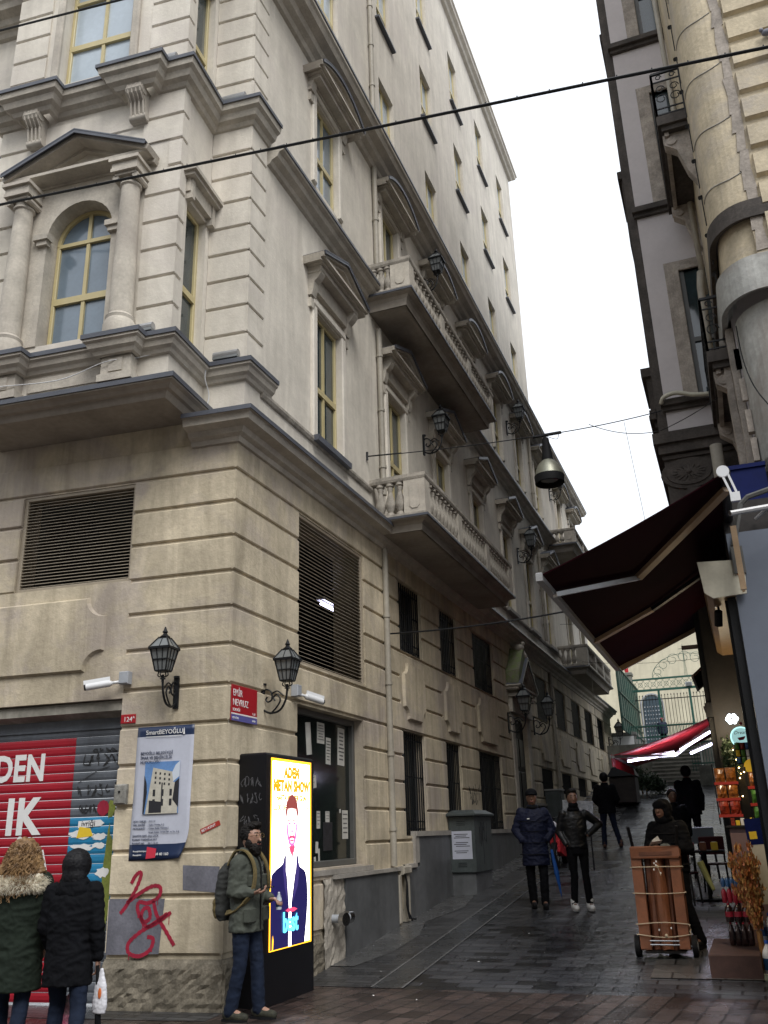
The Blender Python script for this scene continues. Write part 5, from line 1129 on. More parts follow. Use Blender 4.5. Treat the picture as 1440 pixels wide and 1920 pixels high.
# ------------------------------------------------------------ shops on the right
sh = empty('corner_shop', (5.4, 1.2, 0), 'small street shop with blue-grey corner pillar and open dark front under the big awning', 'shop')
m = MB(); m.box(5.36, 9, 1.25, 1.55, -.1, 4.60); m.build('pillar', BLUEGREY, sh)
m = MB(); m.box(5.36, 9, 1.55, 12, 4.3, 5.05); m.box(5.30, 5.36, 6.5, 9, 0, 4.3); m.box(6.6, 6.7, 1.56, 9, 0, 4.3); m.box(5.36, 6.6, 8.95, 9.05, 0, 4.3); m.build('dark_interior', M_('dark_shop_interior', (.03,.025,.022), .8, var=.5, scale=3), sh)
m = MB(); m.box(5.27, 5.355, 1.3, 1.42, 0, 3.9); m.box(5.24, 5.30, 1.44, 1.48, 0, 3.9); m.build('door_frame', IRON, sh)
m = MB(KF); m.prism([(5.02,4.30),(5.50,4.27),(5.47,3.90),(5.13,3.885),(5.05,3.95)], -1.2, -1.17); m.build('cream_end_board', CREAM, sh)
m = MB(KF); m.prism([(5.40,4.26),(5.44,4.27),(5.45,4.1),(5.46,3.92),(5.43,3.91),(5.42,4.05),(5.40,4.15)], -1.17, -1.168); m.build('torn_strip', TAN, sh)
m = MB(); m.loft([[(5.03,y,4.28),(5.36,y,4.28),(5.36,y,3.905),(5.13,y,3.905),(5.06,y,3.96)] for y in (1.21, 9)]); m.build('sign_housing', TAN, sh)
m = MB(KF); m.box(5.46, 5.92, 4.70, 5.55, -1.9, -1.86); m.box(5.45, 5.93, 5.55, 5.60, -1.92, -1.84); m.build('blue_fascia', NAVY, sh)
m = MB(KF); m.lathe([(.001,0)]*0 or [(.02,-.02),(.06,0),(.05,.02)], (0,0,0), 6) if False else None
m = MB(); [m.ball((5.12+.055*math.cos(t), 4.8, 2.98+.045*math.sin(t)), .032, 8, 6) for t in [2*PI*i/6 for i in range(6)]]; lpn = m.build('ceiling_lamp', M_('lit_cool_glass', (.8,.9,1), .4, em=(.75,.88,1), ems=4)); tag(lpn, 'small flower shaped lit lamp above the round shop sign', 'lamp')
m = MB(); m.box(5.5,9,1.95,2.3,4.6,5.5); m.build('upper_fascia', DARK, sh)
m = MB(); m.tube([(5.4,1.3,4.35),(5.42,1.22,4.45),(5.56,1.2,4.90),(5.64,1.2,4.97),(6.2,1.2,5.1)], .030, 6); m.box(5.38,5.5,1.15,1.25,4.12,4.42); m.build('gutter', GREYFRAME, sh)
m = MB(); m.tube([(5.42,.6,4.62),(6.2,1.0,4.78)], .03, 8); m.tube([(5.7,1.5,4.8),(6.1,1.1,5.0)], .02, 6); m.build('strut', ALU, sh)
# big maroon awning
aw = empty('maroon_awning', (5.4, 3, 4.8), 'large dark maroon folding arm awning reaching over the alley from the right', 'awning')
def cloth(x0, z0, x1, z1, y0, y1, n=12, sag=.05, t=.012):
    m = MB(); 
    def q(i, j): u = i/n; v = j/6; y = y0+(y1-y0)*u; return (x0+(x1-x0)*v, y, z0+(z1-z0)*v - sag*math.sin(PI*v)*(.6+.4*math.sin(PI*u)))
    top = [[m.pt(q(i, j)) for j in range(7)] for i in range(n+1)]; bot = [[m.pt((q(i, j)[0], q(i, j)[1], q(i, j)[2]-t)) for j in range(7)] for i in range(n+1)]
    for i in range(n):
        for j in range(6): m.face((top[i][j], top[i+1][j], top[i+1][j+1], top[i][j+1])); m.face((bot[i][j], bot[i][j+1], bot[i+1][j+1], bot[i+1][j]))
    for i in range(n): m.face((top[i][0], bot[i][0], bot[i+1][0], top[i+1][0])); m.face((top[i][6], top[i+1][6], bot[i+1][6], bot[i][6]))
    for j in range(6): m.face((top[0][j], top[0][j+1], bot[0][j+1], bot[0][j])); m.face((top[n][j], bot[n][j], bot[n][j+1], top[n][j+1]))
    return m
cloth(3.52, 4.07, 5.38, 4.86, .05, 6.15).build('canopy', AWN, aw, smooth=True, angle=.8)
m = MB(); m.bbox(3.46, 3.53, .03, 6.2, 4.0, 4.09, .01); m.build('front_bar', ALU, aw)
m = MB(); m.tube([(5.42,.0,4.86),(5.42,6.2,4.86)], .05, 12); m.build('roller', IRON, aw)
m = MB(KF); m.loft([[(5.40+.06*math.cos(t), 4.86+.06*math.sin(t), c) for t in [2*PI*i/20 for i in range(20)]] for c in (.0,.03)]); m.bar((5.39,4.82,.015),(5.45,4.60,.015),.02,.025); m.bar((5.44,4.84,.015),(5.50,4.60,.015),.02,.025); m.box(5.43,5.52,4.54,4.63,0,.03)
m.build('end_bracket', WHITE, aw)
m = MB(); m.bar((5.42,.3,4.78),(4.35,1.58,4.31),.09,.05); m.build('arm', ARM, aw)
m = MB(); m.bar((4.35,1.58,4.31),(3.53,.68,4.0),.07,.05); m.build('arm', ALU, aw)
m = MB(); m.bar((5.35,2.7,4.72),(4.35,3.31,4.31),.06,.05); m.build('arm', IRON, aw)
m = MB(); m.bar((4.35,3.31,4.31),(3.52,3.56,4.0),.09,.05); m.build('arm', ARM, aw)
m = MB(); m.bar((3.55,6.12,4.02),(5.38,6.12,4.80),.05,.08); m.build('edge_hem', ARM, aw)
m = MB(); m.bar((5.44,1.0,4.6),(5.44,1.0,3.9),.06,.04); m.build('wall_rail', ARM, aw)
# red awning with tubes
ra = empty('red_awning', (4.9, 10.5, 3.5), 'bright red sloping shop awning lit from below by tube lights', 'awning')
cloth(2.90, 2.88, 4.94, 3.55, 9.0, 12.6, 8, .10).build('canopy', AWNRED, ra, smooth=True, angle=.8)
m = MB(); 
for i in range(12): y0 = 9.0+.3*i; m.loft([[(2.88+.01*(i%2),y0,2.90),(2.88+.01*((i+1)%2),y0+.3,2.90),(2.88+.02*((i+1)%2),y0+.3,2.68),(2.88+.02*(i%2),y0,2.68)],[(2.892+.01*(i%2),y0,2.90),(2.892+.01*((i+1)%2),y0+.3,2.90),(2.892+.02*((i+1)%2),y0+.3,2.68),(2.892+.02*(i%2),y0,2.68)]])
m.build('valance', AWNRED, ra)
m = MB(); m.bar((2.9,9.05,2.86),(4.0,9.6,2.86),.05); m.bar((4.0,9.6,2.86),(4.9,9.05,3.42),.05); m.bbox(2.86,2.94,9.0,12.6,2.83,2.89,.01); m.box(4.88,4.98,8.97,9.03,3.3,3.75); m.build('folding_arm', ALU, ra)
# shops behind: right hand wall of the alley
rw = empty('rear_right_building', (4.95, 13, 0), 'shadowy old building lining the right side of the alley beyond the shop', 'building')
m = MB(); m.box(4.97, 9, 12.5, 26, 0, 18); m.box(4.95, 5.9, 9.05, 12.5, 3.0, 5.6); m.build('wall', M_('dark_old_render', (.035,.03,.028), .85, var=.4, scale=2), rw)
m = MB(KL); [m.box(-y-1.2, -y, z, z+1.5, -4.97, -4.955) for y in (13.5,16.5,19.5) for z in (4.6,)]; [m.box(-y-1.8, -y, 1.2, 3.6, -4.97, -4.955) for y in (13.2,16.2,19.2,22)]; m.build('window', GLASS, rw)
def mini_awn(y0, y1, x0, z0, z1, lab, mat=AWN):
    a = empty('small_awning', (4.95, (y0+y1)/2, z1), lab, 'awning', 'small awnings further up the alley'); cloth(x0, z0, 4.96, z1, y0, y1, 6, .03).build('canopy', mat, a)
    m = MB(); m.bar((x0,y0+.1,z0-.03),(4.96,y0+.1,z1-.08),.03); m.bar((x0,y1-.1,z0-.03),(4.96,y1-.1,z1-.08),.04); m.bar((x0,y0,z0-.02),(x0,y1,z0-.02),.05); m.build('arm', ARM, a)
mini_awn(13.0, 15.6, 4.40, 4.85, 5.35, 'upper small dark brown awning jutting from the right wall with a tan arm')
mini_awn(13.2, 15.0, 4.56, 4.15, 4.48, 'lower small dark awning jutting from the right wall below the other', M_('brown_awning_cloth', (.06,.035,.03), .8))
m = MB(); m.box(4.25, 5.0, 13.0, 13.12, 5.46, 5.54); m.bar((4.7,13.06,5.46),(4.96,13.06,5.2),.02); bk = m.build('projecting_beam', M_('old_timber', (.16,.11,.07), .8, var=.3)); tag(bk, 'short timber beam projecting from the right wall above the small awnings', 'beam')
m = MB(KL)
# ------------------------------------------------------------ lights, sign, fairy lights
for k, (p, q, lab) in enumerate((((3.12,9.5,2.79),(4.0,9.55,2.90),'long white tube light under the front of the red awning'), ((4.12,9.3,2.93),(4.70,9.2,3.22),'white tube light on the left of the slanting pair under the red awning'), ((4.30,9.3,2.86),(4.86,9.2,3.06),'lower white tube light of the slanting pair under the red awning'))):
    m = MB(); m.tube([p, q], .022, 8); t = m.build('tube_light', TUBEL); tag(t, lab, 'tube light')
    m = MB(); m.bar((p[0],p[1],p[2]+.035),(q[0],q[1],q[2]+.035),.06,.03); m.build('fitting', WHITE, t)
rs = empty('round_sign', (5.2, 4.0, 2.7), 'round glowing pale blue shop sign with a red cup on it', 'sign')
m = MB(KF); 
def disc(m, x, z, r, c0, c1, n=32): m.loft([[(x+r*math.cos(2*PI*i/n), z+r*math.sin(2*PI*i/n), c) for i in range(n)] for c in (c0, c1)])
disc(m, 5.2, 2.66, .135, -4.05, -4.0); m.build('rim', M_('lit_rim', (.6,.9,.9), .4, em=(.45,.85,.85), ems=.9), rs)
m = MB(KF); disc(m, 5.2, 2.66, .118, -4.0, -3.996); m.build('face', M_('lit_face', (.4,.7,.7), .4, em=(.32,.55,.55), ems=.55), rs)
m = MB(KF); m.prism([(5.15,2.655),(5.25,2.67),(5.24,2.645),(5.22,2.625),(5.17,2.62)], -3.996, -3.992); m.prism([(5.12,2.60),(5.23,2.585),(5.21,2.575),(5.15,2.57)], -3.996, -3.993); m.build('cup_emblem', SPRAY, rs)
text('Dream', KF, 5.2, 2.70, -3.995, .06, INK_K, rs, align='CENTER', shear=.3)
m = MB(KF); disc(m, 5.22, 2.83, .02, -3.99, -3.96, 10); m.build('red_bow', SPRAY, rs)
fl = empty('fairy_lights', (5.2, 5, 2.2), 'string of small warm fairy lights scattered over the dark shop front', 'fairy lights'); q = random.Random(12)
m = MB(); mw = MB(); prev = None
for i in range(80):
    x = 4.98+q.random()*.36; y = 4.6+q.random()*1.5; z = 1.95+q.random()*.75; m.ball((x, y, z), .009, 6, 4)
    if prev and i % 2: mw.tube([prev, (x, y, z)], .002, 4)
    prev = (x, y, z)
m.build('bulbs', WARML, fl); mw.build('wire', IRON, fl)
m = MB(); r = random.Random(3)
def leafball(m, c, rad, n, s, seed, sq=(1,1,1), hollow=.3):
    r = random.Random(seed)
    for i in range(n):
        while True:
            v = Vector((r.uniform(-1,1), r.uniform(-1,1), r.uniform(-1,1)))
            if hollow < v.length < 1: break
        lump = .75+.35*math.sin(v.x*5+seed)*math.cos(v.y*4+seed*2)
        p = Vector(c)+Vector((v.x*rad*sq[0]*lump, v.y*rad*sq[1]*lump, v.z*rad*sq[2]*lump)); a = Vector((r.uniform(-1,1), r.uniform(-1,1), r.uniform(-1,1))).normalized(); b = a.cross(Vector((r.uniform(-1,1), r.uniform(-1,1), r.uniform(-.3,1)))).normalized(); k = s*(.6+.8*r.random())
        m.poly([p-a*k, p-b*k*.4, p+a*k, p+b*k*.4])
leafball(m, (5.02,4.8,2.45), .28, 700, .035, 4, (.5,1,1.2)); hg = m.build('hanging_garland', FOL); tag(hg, 'dark leafy garland hanging by the shop front left of the round sign', 'garland')
sp_ = bpy.data.lights.new('shop_glow', 'POINT'); sp_.energy = 20; sp_.color = (1, .78, .5); sp_.shadow_soft_size = .25; spo = bpy.data.objects.new('shop_lamp', sp_); COL.objects.link(spo); spo.location = (5.10, 4.6, 2.93)
sp2 = bpy.data.lights.new('tube_glow', 'AREA'); sp2.energy = 8; sp2.shape = 'RECTANGLE'; sp2.size = 1.2; sp2.size_y = .1; sp2.color = (.8,.8,1); s2o = bpy.data.objects.new('tube_lamp', sp2); COL.objects.link(s2o); s2o.location = (3.9, 9.5, 2.80); s2o.rotation_euler = (PI, 0, 0); sp3 = sp2.copy(); s3o = bpy.data.objects.new('tube_lamp', sp3); COL.objects.link(s3o); s3o.location = (3.9, 9.5, 2.72)
m = MB(); m.tube([(5.15,2.4,3.5),(5.15,2.6,3.5)], .05, 10); m.tube([(5.15,2.5,3.5),(5.15,2.5,3.9)], .008, 5); pass
m = MB(); m.tube([(5.16,1.75,3.86),(5.14,1.85,3.72)], .045, 12); m.bar((5.17,1.72,3.9),(5.16,1.75,3.84),.02); sl_ = m.build('added_spotlight', RUBBER); tag(sl_, 'small black fitting added under the shop sign housing to light the goods', 'added_spotlight')  # added fitting and lamp, not part of the shop, brightening the goods
s4 = bpy.data.lights.new('added_spot_glow', 'SPOT'); s4.energy = 95; s4.spot_size = 1.1; s4.spot_blend = .6; s4.color = (1,.80,.55); s4.shadow_soft_size = .05; s4o = bpy.data.objects.new('added_spot_lamp', s4); COL.objects.link(s4o); s4o.location = (5.137,1.86,3.70)
s4o.rotation_euler = (Vector((5.137,1.86,3.70))-Vector((5.02,3.0,1.0))).to_track_quat('Z','Y').to_euler()
# ------------------------------------------------------------ goods in front of the shop
m = MB(); m.rbox(4.52, 5.04, 2.24, 3.75, -.02, .30, .008); bx_ = m.build('step_box', M_('brown_carpet_step', (.075,.038,.03), .85, var=.3, scale=8, bump=.4, bscale=120)); tag(bx_, 'low dark brown carpeted step in front of the shop', 'step')
SODA = M_('dark_soda', (.018,.008,.008), .12, spec=.7); WRAPR = M_('red_shrink_wrap', (.28,.015,.035), .25, var=.25, scale=12); WRAPB = M_('blue_label_wrap', (.03,.10,.26), .3, var=.3, scale=12); CLEAR = M_('clear_plastic', (.50,.55,.60), .15, var=.2, scale=10); CAPB = M_('blue_cap', (.03,.10,.45), .4)
def pack(x0, x1, y0, y1, z, h, mat_b, mat_l, mat_c, lab, nx=4, ny=2):
    root = empty('bottle_pack', ((x0+x1)/2, (y0+y1)/2, z), lab, 'bottle pack', 'packs of bottled drinks by the shop')
    b = MB(); l = MB(); c = MB(); dx = (x1-x0)/nx; r_ = dx*.47
    for i in range(nx):
        for j in range(ny):
            X, Y = x0+dx*(i+.5), y0+(y1-y0)*(j+.5)/ny
            b.lathe([(r_*.9,0),(r_,.01),(r_,h*.62),(r_*.8,h*.74),(r_*.3,h*.88),(r_*.3,h*.92)], (X,Y,z+.001), 10); l.lathe([(r_*1.02,h*.28),(r_*1.02,h*.56)], (X,Y,z), 10); c.lathe([(r_*.36,h*.91),(r_*.36,h*.99)], (X,Y,z), 8)
    b.build('bottles', mat_b, root, smooth=True, angle=.6); l.build('labels', mat_l, root, smooth=True, angle=.6); c.build('caps', mat_c, root)
pack(4.73,5.0,2.95,3.15,.31,.24,SODA,SODA,SPRAY,'lowest pack of dark cola bottles on the brown step',4,2)
pack(4.72,5.0,2.95,3.15,.55,.20,SODA,WRAPR,SPRAY,'second pack from the bottom, cola bottles with red labels and glossy highlights',3,2)
pack(4.71,5.0,2.95,3.15,.75,.17,WRAPR,WRAPR,INK_W,'red wrapped drinks pack near the top of the stack',5,2)
pack(4.72,4.96,2.95,3.15,.92,.11,WRAPB,WRAPB,ALU,'blue cans pack on top of the drinks stack',5,2)
pack(5.06,5.30,2.75,2.95,.0,.34,CLEAR,WRAPB,CAPB,'pack of large clear water bottles on the ground beside the brown step',3,2)
pack(5.06,5.30,2.75,2.95,.34,.32,CLEAR,WRAPB,CAPB,'upper pack of clear water bottles with blue labels',3,2)
pack(5.05,5.32,2.42,2.60,.02,.40,INK_W,WRAPB,CAPB,'nearest white water jugs with blue bands at the frame edge',2,1)
m = MB(); m.lathe([(.20,0),(.21,.01),(.20,.035),(.04,.05),(.03,.12),(.001,.12)], (5.08,2.24,.0), 28); pbx = m.build('parasol_base', M_('green_stained_base', (.26,.28,.18), .6, var=.5, scale=7)); tag(pbx, 'round pale green stained parasol base on the pavement at the lower right', 'parasol base')
# wheat sheaf
ws = empty('dried_plant_bundle', (5.05, 2.6, .45), 'tall bundle of golden and orange dried stalks leaning beside the shop', 'dried bundle')
STK = M_('straw_gold', (.40,.19,.05), .6, var=.4, scale=14); HUSK = M_('orange_husks', (.50,.15,.04), .5, var=.5, scale=16, em=None)
m = MB(); mh = MB(); q = random.Random(6)
for i in range(34):
    tx, tz = q.uniform(-.21,.17), q.uniform(.35,.88); b0 = (5.06+q.uniform(-.015,.015), 2.6, .45); mid = (5.05+tx*.3, 2.6+q.uniform(-.05,.05), .45+tz*.5); tp = (5.02+tx, 2.6+q.uniform(-.12,.12), .55+tz)
    path = smooth([b0, mid, tp], 5); m.tube(path, .006, 5)
    for k in range(70):
        t = .35+.65*q.random(); p = Vector(path[min(len(path)-1, int(t*(len(path)-1)))]) + Vector((q.uniform(-.035,.035), q.uniform(-.035,.035), q.uniform(-.03,.03))); d = Vector((q.uniform(-.5,.5), q.uniform(-.5,.5), 1)).normalized(); b2 = d.cross(Vector((q.random(), q.random(), 0)).normalized()).normalized(); L = .028+.034*q.random()
        mh.cur = q.randrange(2); mh.poly([p-d*L*.3, p+b2*.013, p+d*L, p-b2*.013])
m.tube([(5.075,2.6,.0),(5.06,2.6,.5)], .03, 8); m.build('stalks', STK, ws); mh.build('husks', [HUSK, M_('golden_husks', (.52,.27,.07), .5, var=.4, scale=16)], ws)
m = MB(KF @ Matrix.Translation((5.12,.75,-2.75)) @ Matrix.Rotation(.05,4,'Z')); m.box(0,.30,0,.62,-.02,.0); cb = m.build('display_board', CREAM); tag(cb, 'cream and blue display board behind the dried stalks', 'board')
m = MB(KF @ Matrix.Translation((5.12,.75,-2.75)) @ Matrix.Rotation(.05,4,'Z')); m.box(.0,.30,.62,.90,-.02,.002); m.build('blue_top', NAVY, cb); m = MB(KF @ Matrix.Translation((5.12,.75,-2.75)) @ Matrix.Rotation(.05,4,'Z')); m.box(.03,.11,.68,.76,.002,.004); m.build('gold_square', YEL, cb)
m = MB(); m.box(4.90, 5.2, 3.3, 4.4, .15, 1.55); ct = m.build('counter', M_('dusty_pink_panel', (.20,.13,.13), .6, var=.2)); tag(ct, 'dusty pink sided shop counter behind the drinks', 'counter')
m = MB(); m.rbox(4.86,5.24,3.26,4.44,1.55,1.58,.008); m.build('counter_top', DARK, ct)
# snack racks
BAGO = M_('orange_snack_bag', (.48,.17,.03), .25, var=.8, scale=22, dark=(.10,.03,.01)); BAGR = M_('red_snack_bag', (.45,.05,.02), .25, var=.8, scale=22, dark=(.12,.02,.01)); BAGG = M_('green_snack_bag', (.08,.25,.03), .3, var=.5, scale=18)
SHELFR = M_('red_shelf', (.35,.03,.02), .4)
def rack(x0, x1, y, z0, lab, rows=3, dz=.19):
    k = empty('snack_rack', ((x0+x1)/2, y, z0), lab, 'snack rack')
    m = MB(); [m.bar((x, y+.1, z0-.1), (x, y+.1, z0+rows*dz+.05), .015) for x in (x0, x1)]; m.build('frame', IRON, k)
    m = MB(KF); [m.box(x0, x1, z0+i*dz-.02, z0+i*dz+.012, -y-.1, -y+.06) for i in range(rows)]; m.build('shelf', SHELFR, k); return k
rk = rack(4.80, 5.08, 3.5, 1.70, 'red wire snack rack with three shelves of crisp bags under the sign'); rk2 = rack(5.18, 5.34, 3.0, 1.62, 'narrow red snack rack at the shop door')
def bag(x, y, z, w, h, mat, lab):
    m = MB(T(x, y, z)); n = 8
    m.loft([[(-w/2*sx, -d, zz) if False else (w/2*sx*math.cos(t), d*math.sin(t), zz) for t in [2*PI*i/14 for i in range(14)]] for zz, d, sx in ((0,.004,1),(h*.08,.012,.98),(h*.3,.035,.95),(h*.6,.038,.97),(h*.9,.012,1),(h,.003,1.02))])
    q = random.Random(int(x*1000+z*77)); m.v = [v+Vector((q.uniform(-.003,.003), q.uniform(-.006,.006), q.uniform(-.003,.003))) for v in m.v]
    o = m.build('snack_bag', mat); tag(o, lab, 'snack bag', 'snack bags on the racks'); return o
for r_, (mat, nm) in enumerate(((BAGR, 'bottom'), (BAGO, 'middle'), (BAGO, 'top'))):
    for c in (0, 1): bag(4.875+.13*c, 3.46, 1.713+.19*r_, .12, .165, mat, ('left' if c == 0 else 'right') + ' ' + ('red' if r_ == 0 else 'orange') + ' crisp bag on the ' + nm + ' shelf of the wider rack')
for r_, (mat, nm) in enumerate(((BAGG, 'bottom'), (BAGG, 'middle'), (BAGO, 'top'))): bag(5.26, 2.96, 1.633+.19*r_, .11, .16, mat, ('green' if r_ < 2 else 'orange') + ' bag on the ' + nm + ' shelf of the narrow door rack')
hb_ = empty('hanging_display', (5.22, 3.3, 1.95), 'hanging strip of small colourful sweet packets beside the snack racks', 'display'); m = MB(KF); m.box(5.10, 5.34, 2.30, 2.56, -3.60, -3.59); m.build('back_card', DARK, hb_)
q = random.Random(17); cols = [BAGO, BAGR, BAGG, YEL, WRAPB, INK_W]
for i in range(4):
    for k in range(3): m = MB(T(5.13+.06*i, 3.56, 2.31+.085*k)); m.loft([[(.024*math.cos(t)*s, d*math.sin(t), zz) for t in [2*PI*v/10 for v in range(10)]] for zz, d, s in ((0,.003,1),(.02,.012,.95),(.055,.012,.95),(.075,.003,1))]); m.build('sweet_packet', cols[q.randrange(6)], hb_)
for i in range(5):
    x = 4.93+.055*i; m = MB(); m.rbox(x, x+.045, 3.30, 3.36, 1.581, 1.581+.05+.04*q.random(), .004); o = m.build('sweet_box', cols[(i*2+1)%6]); tag(o, ['orange','blue','red','white','green'][i]+' toned small box in the row on the shop counter', 'box', 'small boxes on the shop counter')
m = MB(KF); disc(m, 5.26, 2.26, .085, -3.42, -3.40); yd = m.build('yellow_disc_sign', YEL); tag(yd, 'round mustard yellow card sign above the narrow snack rack', 'sign')
# chairs and table outside the cafe
CH = M_('dark_red_plastic', (.07,.012,.015), .45)
def chair(x, y, rz, mat, lab):
    root = empty('cafe_chair', (x, y, gz(y)+.01), lab, 'chair', 'cafe chairs on the right', rz); R_ = T(x, y, gz(y)+.01, rz)
    m = MB(R_); m.rbox(-.2,.2,-.2,.2,.43,.46,.012); m.build('seat', mat, root); m = MB(R_); m.rbox(-.2,.2,.17,.2,.58,.86,.012); m.build('backrest', mat, root)
    for a in (-1, 1):
        for b in (-1, 1): m = MB(R_); m.bar((a*.18, b*.17, .43), (a*.2, b*.19, 0), .025); m.build('leg', IRON, root)
    m = MB(R_); [m.bar((a*.18,.185,.43),(a*.18,.185,.6),.025) for a in (-1,1)]; m.build('back_post', IRON, root)
chair(4.05, 6.6, 2.9, CH, 'dark red cafe chair nearest the cart, seen from behind'); chair(4.55, 7.6, .3, CH, 'dark red cafe chair beyond the little table'); chair(4.3, 9.2, 0, M_('grey_chair_plastic', (.14,.16,.17), .5), 'grey-backed cafe chair further back under the red awning')
tbt = empty('cafe_table', (4.4, 7.0, gz(7.0)), 'small dark cafe table set with napkin holders', 'table'); z = gz(7.)  # darker copy of the cardboard, shade between cartons put into the colour
m = MB(); m.rbox(4.1,4.7,6.75,7.3,z+.70,z+.73,.01); m.build('table_top', DARK, tbt); m = MB(); m.tube([(4.4,7.02,z),(4.4,7.02,z+.7)], .03, 8); m.rbox(4.2,4.6,6.85,7.2,z,z+.03,.01); m.build('pedestal', IRON, tbt)
for x, mat, lab in ((4.22, SPRAY, 'small red box on the cafe table'), (4.40, CARDB, 'brown napkin box in the middle of the cafe table'), (4.57, YEL, 'small yellow box on the cafe table')):
    m = MB(); m.rbox(x-.05,x+.05,6.82,6.92,z+.731,z+.85,.006); o = m.build('table_box', mat); tag(o, lab, 'box')
    m = MB(); m.box(x-.03,x+.03,6.84,6.90,z+.85,z+.856); m.build('slot', INK_W, o)
# ------------------------------------------------------------ cart (sack truck stacked with flattened cardboard)
c = empty('hand_cart', (4.0, 3.3, gz(3.3)), 'two wheeled sack truck loaded with tall folded brown cardboard tied with rope', 'hand cart'); zg = gz(3.2)
m = MB(); 
for x, s in ((3.74,1),(4.26,-1)): m.tube([(x+.02*s,3.34,zg+.12),(x,3.40,1.25+.05),(x-.01*s,3.36,1.42),(x-.03*s,3.30,1.60)], .021, 8)
for z in (.3,.7,1.1): m.tube([(3.76,3.39,z+.1),(4.26,3.39,z+.1)], .012, 6)
m.box(3.78,4.24,3.02,3.34,zg+.06,zg+.075); m.build('frame', RUBBER, c)
for x in (3.685, 4.335): 
    m = MB(); n = 20; m.tube([(x-.03,3.24,zg+.115),(x+.03,3.24,zg+.115)], .12, 20); wl = m.build('wheel', RUBBER, c, smooth=True, angle=.6); m = MB(); m.tube([(x-.034,3.24,zg+.115),(x+.034,3.24,zg+.115)], .05, 12); m.build('hub', ALU, wl)
m = MB(); m.tube([(3.70,3.24,zg+.115),(4.32,3.24,zg+.115)], .012, 8); m.tube([(3.85,3.04,zg+.19),(4.18,3.04,zg+.19)], .008, 6); m.tube([(3.85,3.03,zg+.15),(4.18,3.03,zg+.15)], .008, 6); m.build('axle', CHROME, c)
lean = T(4.01, 3.20, zg+.08) @ Matrix.Rotation(-.10, 4, 'X') @ Matrix.Rotation(-.004, 4, 'Y') @ Matrix.Diagonal((.92,1,1,1))
q = random.Random(1); ld = empty('cardboard_bundle', (4.0, 3.2, zg+.08), 'tall bundle of folded brown cardboard roped upright on the sack truck', 'cardboard bundle')
for i, (x0, x1, y0, y1, h, mt_) in enumerate(((-.30,-.17,-.10,.14,1.10,CARDB),(-.17,-.05,-.03,.12,1.06,CARDB2),(-.06,.09,-.09,.13,1.04,CARDB),(.09,.17,-.02,.12,1.08,CARDB2),(.17,.30,-.10,.14,1.12,CARDB))):
    m = MB(lean @ Matrix.Rotation(q.uniform(-.02,.02),4,'Y')); (m.rbox(x0, x1, y0, y1, 0, h, .008) if i in (0, 4) else m.loft([[((x0+x1)/2+(x1-x0)*.56*math.cos(t), y0+.12+.12*math.sin(t), zz) for t in [2*PI*k/18 for k in range(18)]] for zz in (0, h*.25, h*.5, h*.75, h)]))
    m.v = [v+Vector((q.uniform(-.006,.006), q.uniform(-.008,.008), q.uniform(-.006,.006))) for v in m.v]; m.build('folded_carton', mt_, ld)
m = MB(lean); m.rbox(-.31,.31,-.13,.15,1.0,1.13,.01); m.v = [v+Vector((q.uniform(-.01,.01), q.uniform(-.01,.01), q.uniform(-.01,.01))) for v in m.v]; m.build('carton_rim', CARDB, ld)
m = MB(lean); m.box(-.27,.26,-.09,.11,1.128,1.135); m.box(-.2,.22,-.135,-.13,1.03,1.07); m.build('painted_hollow_shade', CARDB2, ld)  # flat dark plates painted as the shade of an open top
m = MB(lean)
for z, s in ((.90,.0),(.62,.01),(.19,.03),(.25,-.02)): m.tube(smooth([(-.315,.15,z),(-.32,-.1,z-s),(-.31,-.115,z-s),(0,-.125,z-s*2),(.31,-.115,z-s),(.32,-.1,z),(.315,.15,z+s)],3), .006, 6)
m.ball((.02,-.13,.9), .018, 8, 6); m.tube([(.02,-.13,.9),(.05,-.14,.8)], .004, 5); m.ball((.03,-.13,.15), .02, 8, 6); m.build('rope', ROPE, ld)
m = MB(lean); m.prism([(0,0)]*3,0,0) if False else None
m = MB(lean @ frame((1,0,0),(0,-1,0))); [m.box(x-.008,x+.008,z,z+.02,.13,.132) for x, z in ((-.02,.93),(0,.91),(.01,.95),(-.03,.86),(.05,.82),(-.05,.2),(.1,.22))]; m.build('scrap_marks', INK_W, ld)

# ------------------------------------------------------------ wires and pendant lamps
def wire(name, pts, r, lab, cat='cable', mat=IRON, sag=0, n=16, clips=False):
    P_ = []
    for i in range(len(pts)-1):
        a, b = Vector(pts[i]), Vector(pts[i+1])
        for k in range(n): t = k/n; p = a.lerp(b, t); p.z -= sag*4*t*(1-t); P_.append(p)
    P_.append(Vector(pts[-1])); m = MB(); m.tube(P_, r, 6); o = m.build(name, mat); tag(o, lab, cat)
    if clips:
        k = MB(); L = 0
        for i in range(len(P_)-1):
            k.tube([P_[i]+Vector((0,0,-.005)), P_[i]+Vector((0,0,.035))], .007, 4)
        k.build('clip', mat, o)
    return o
wire('overhead_cable', [(-14, -1.5, 10.93), (16, -1.5, 7.25)], .017, 'thick black overhead cable with small clips crossing the whole view', sag=.0, n=90, clips=True)
wire('overhead_cable', [(-12, -1.5, 14.2), (10, -1.5, 10.85)][::1] if False else [(-14, -1.5, 14.6), (0.2, -1.5, 12.2)], .016, 'thick black overhead cable crossing the top left corner', sag=0, n=20)
w1 = wire('span_wire', [(.0, 4.1, 7.62), (2.98, 4.5, 7.62), (4.79, 4.86, 7.84)], .008, 'thin span wire between the buildings carrying the bell lamp', sag=.03)
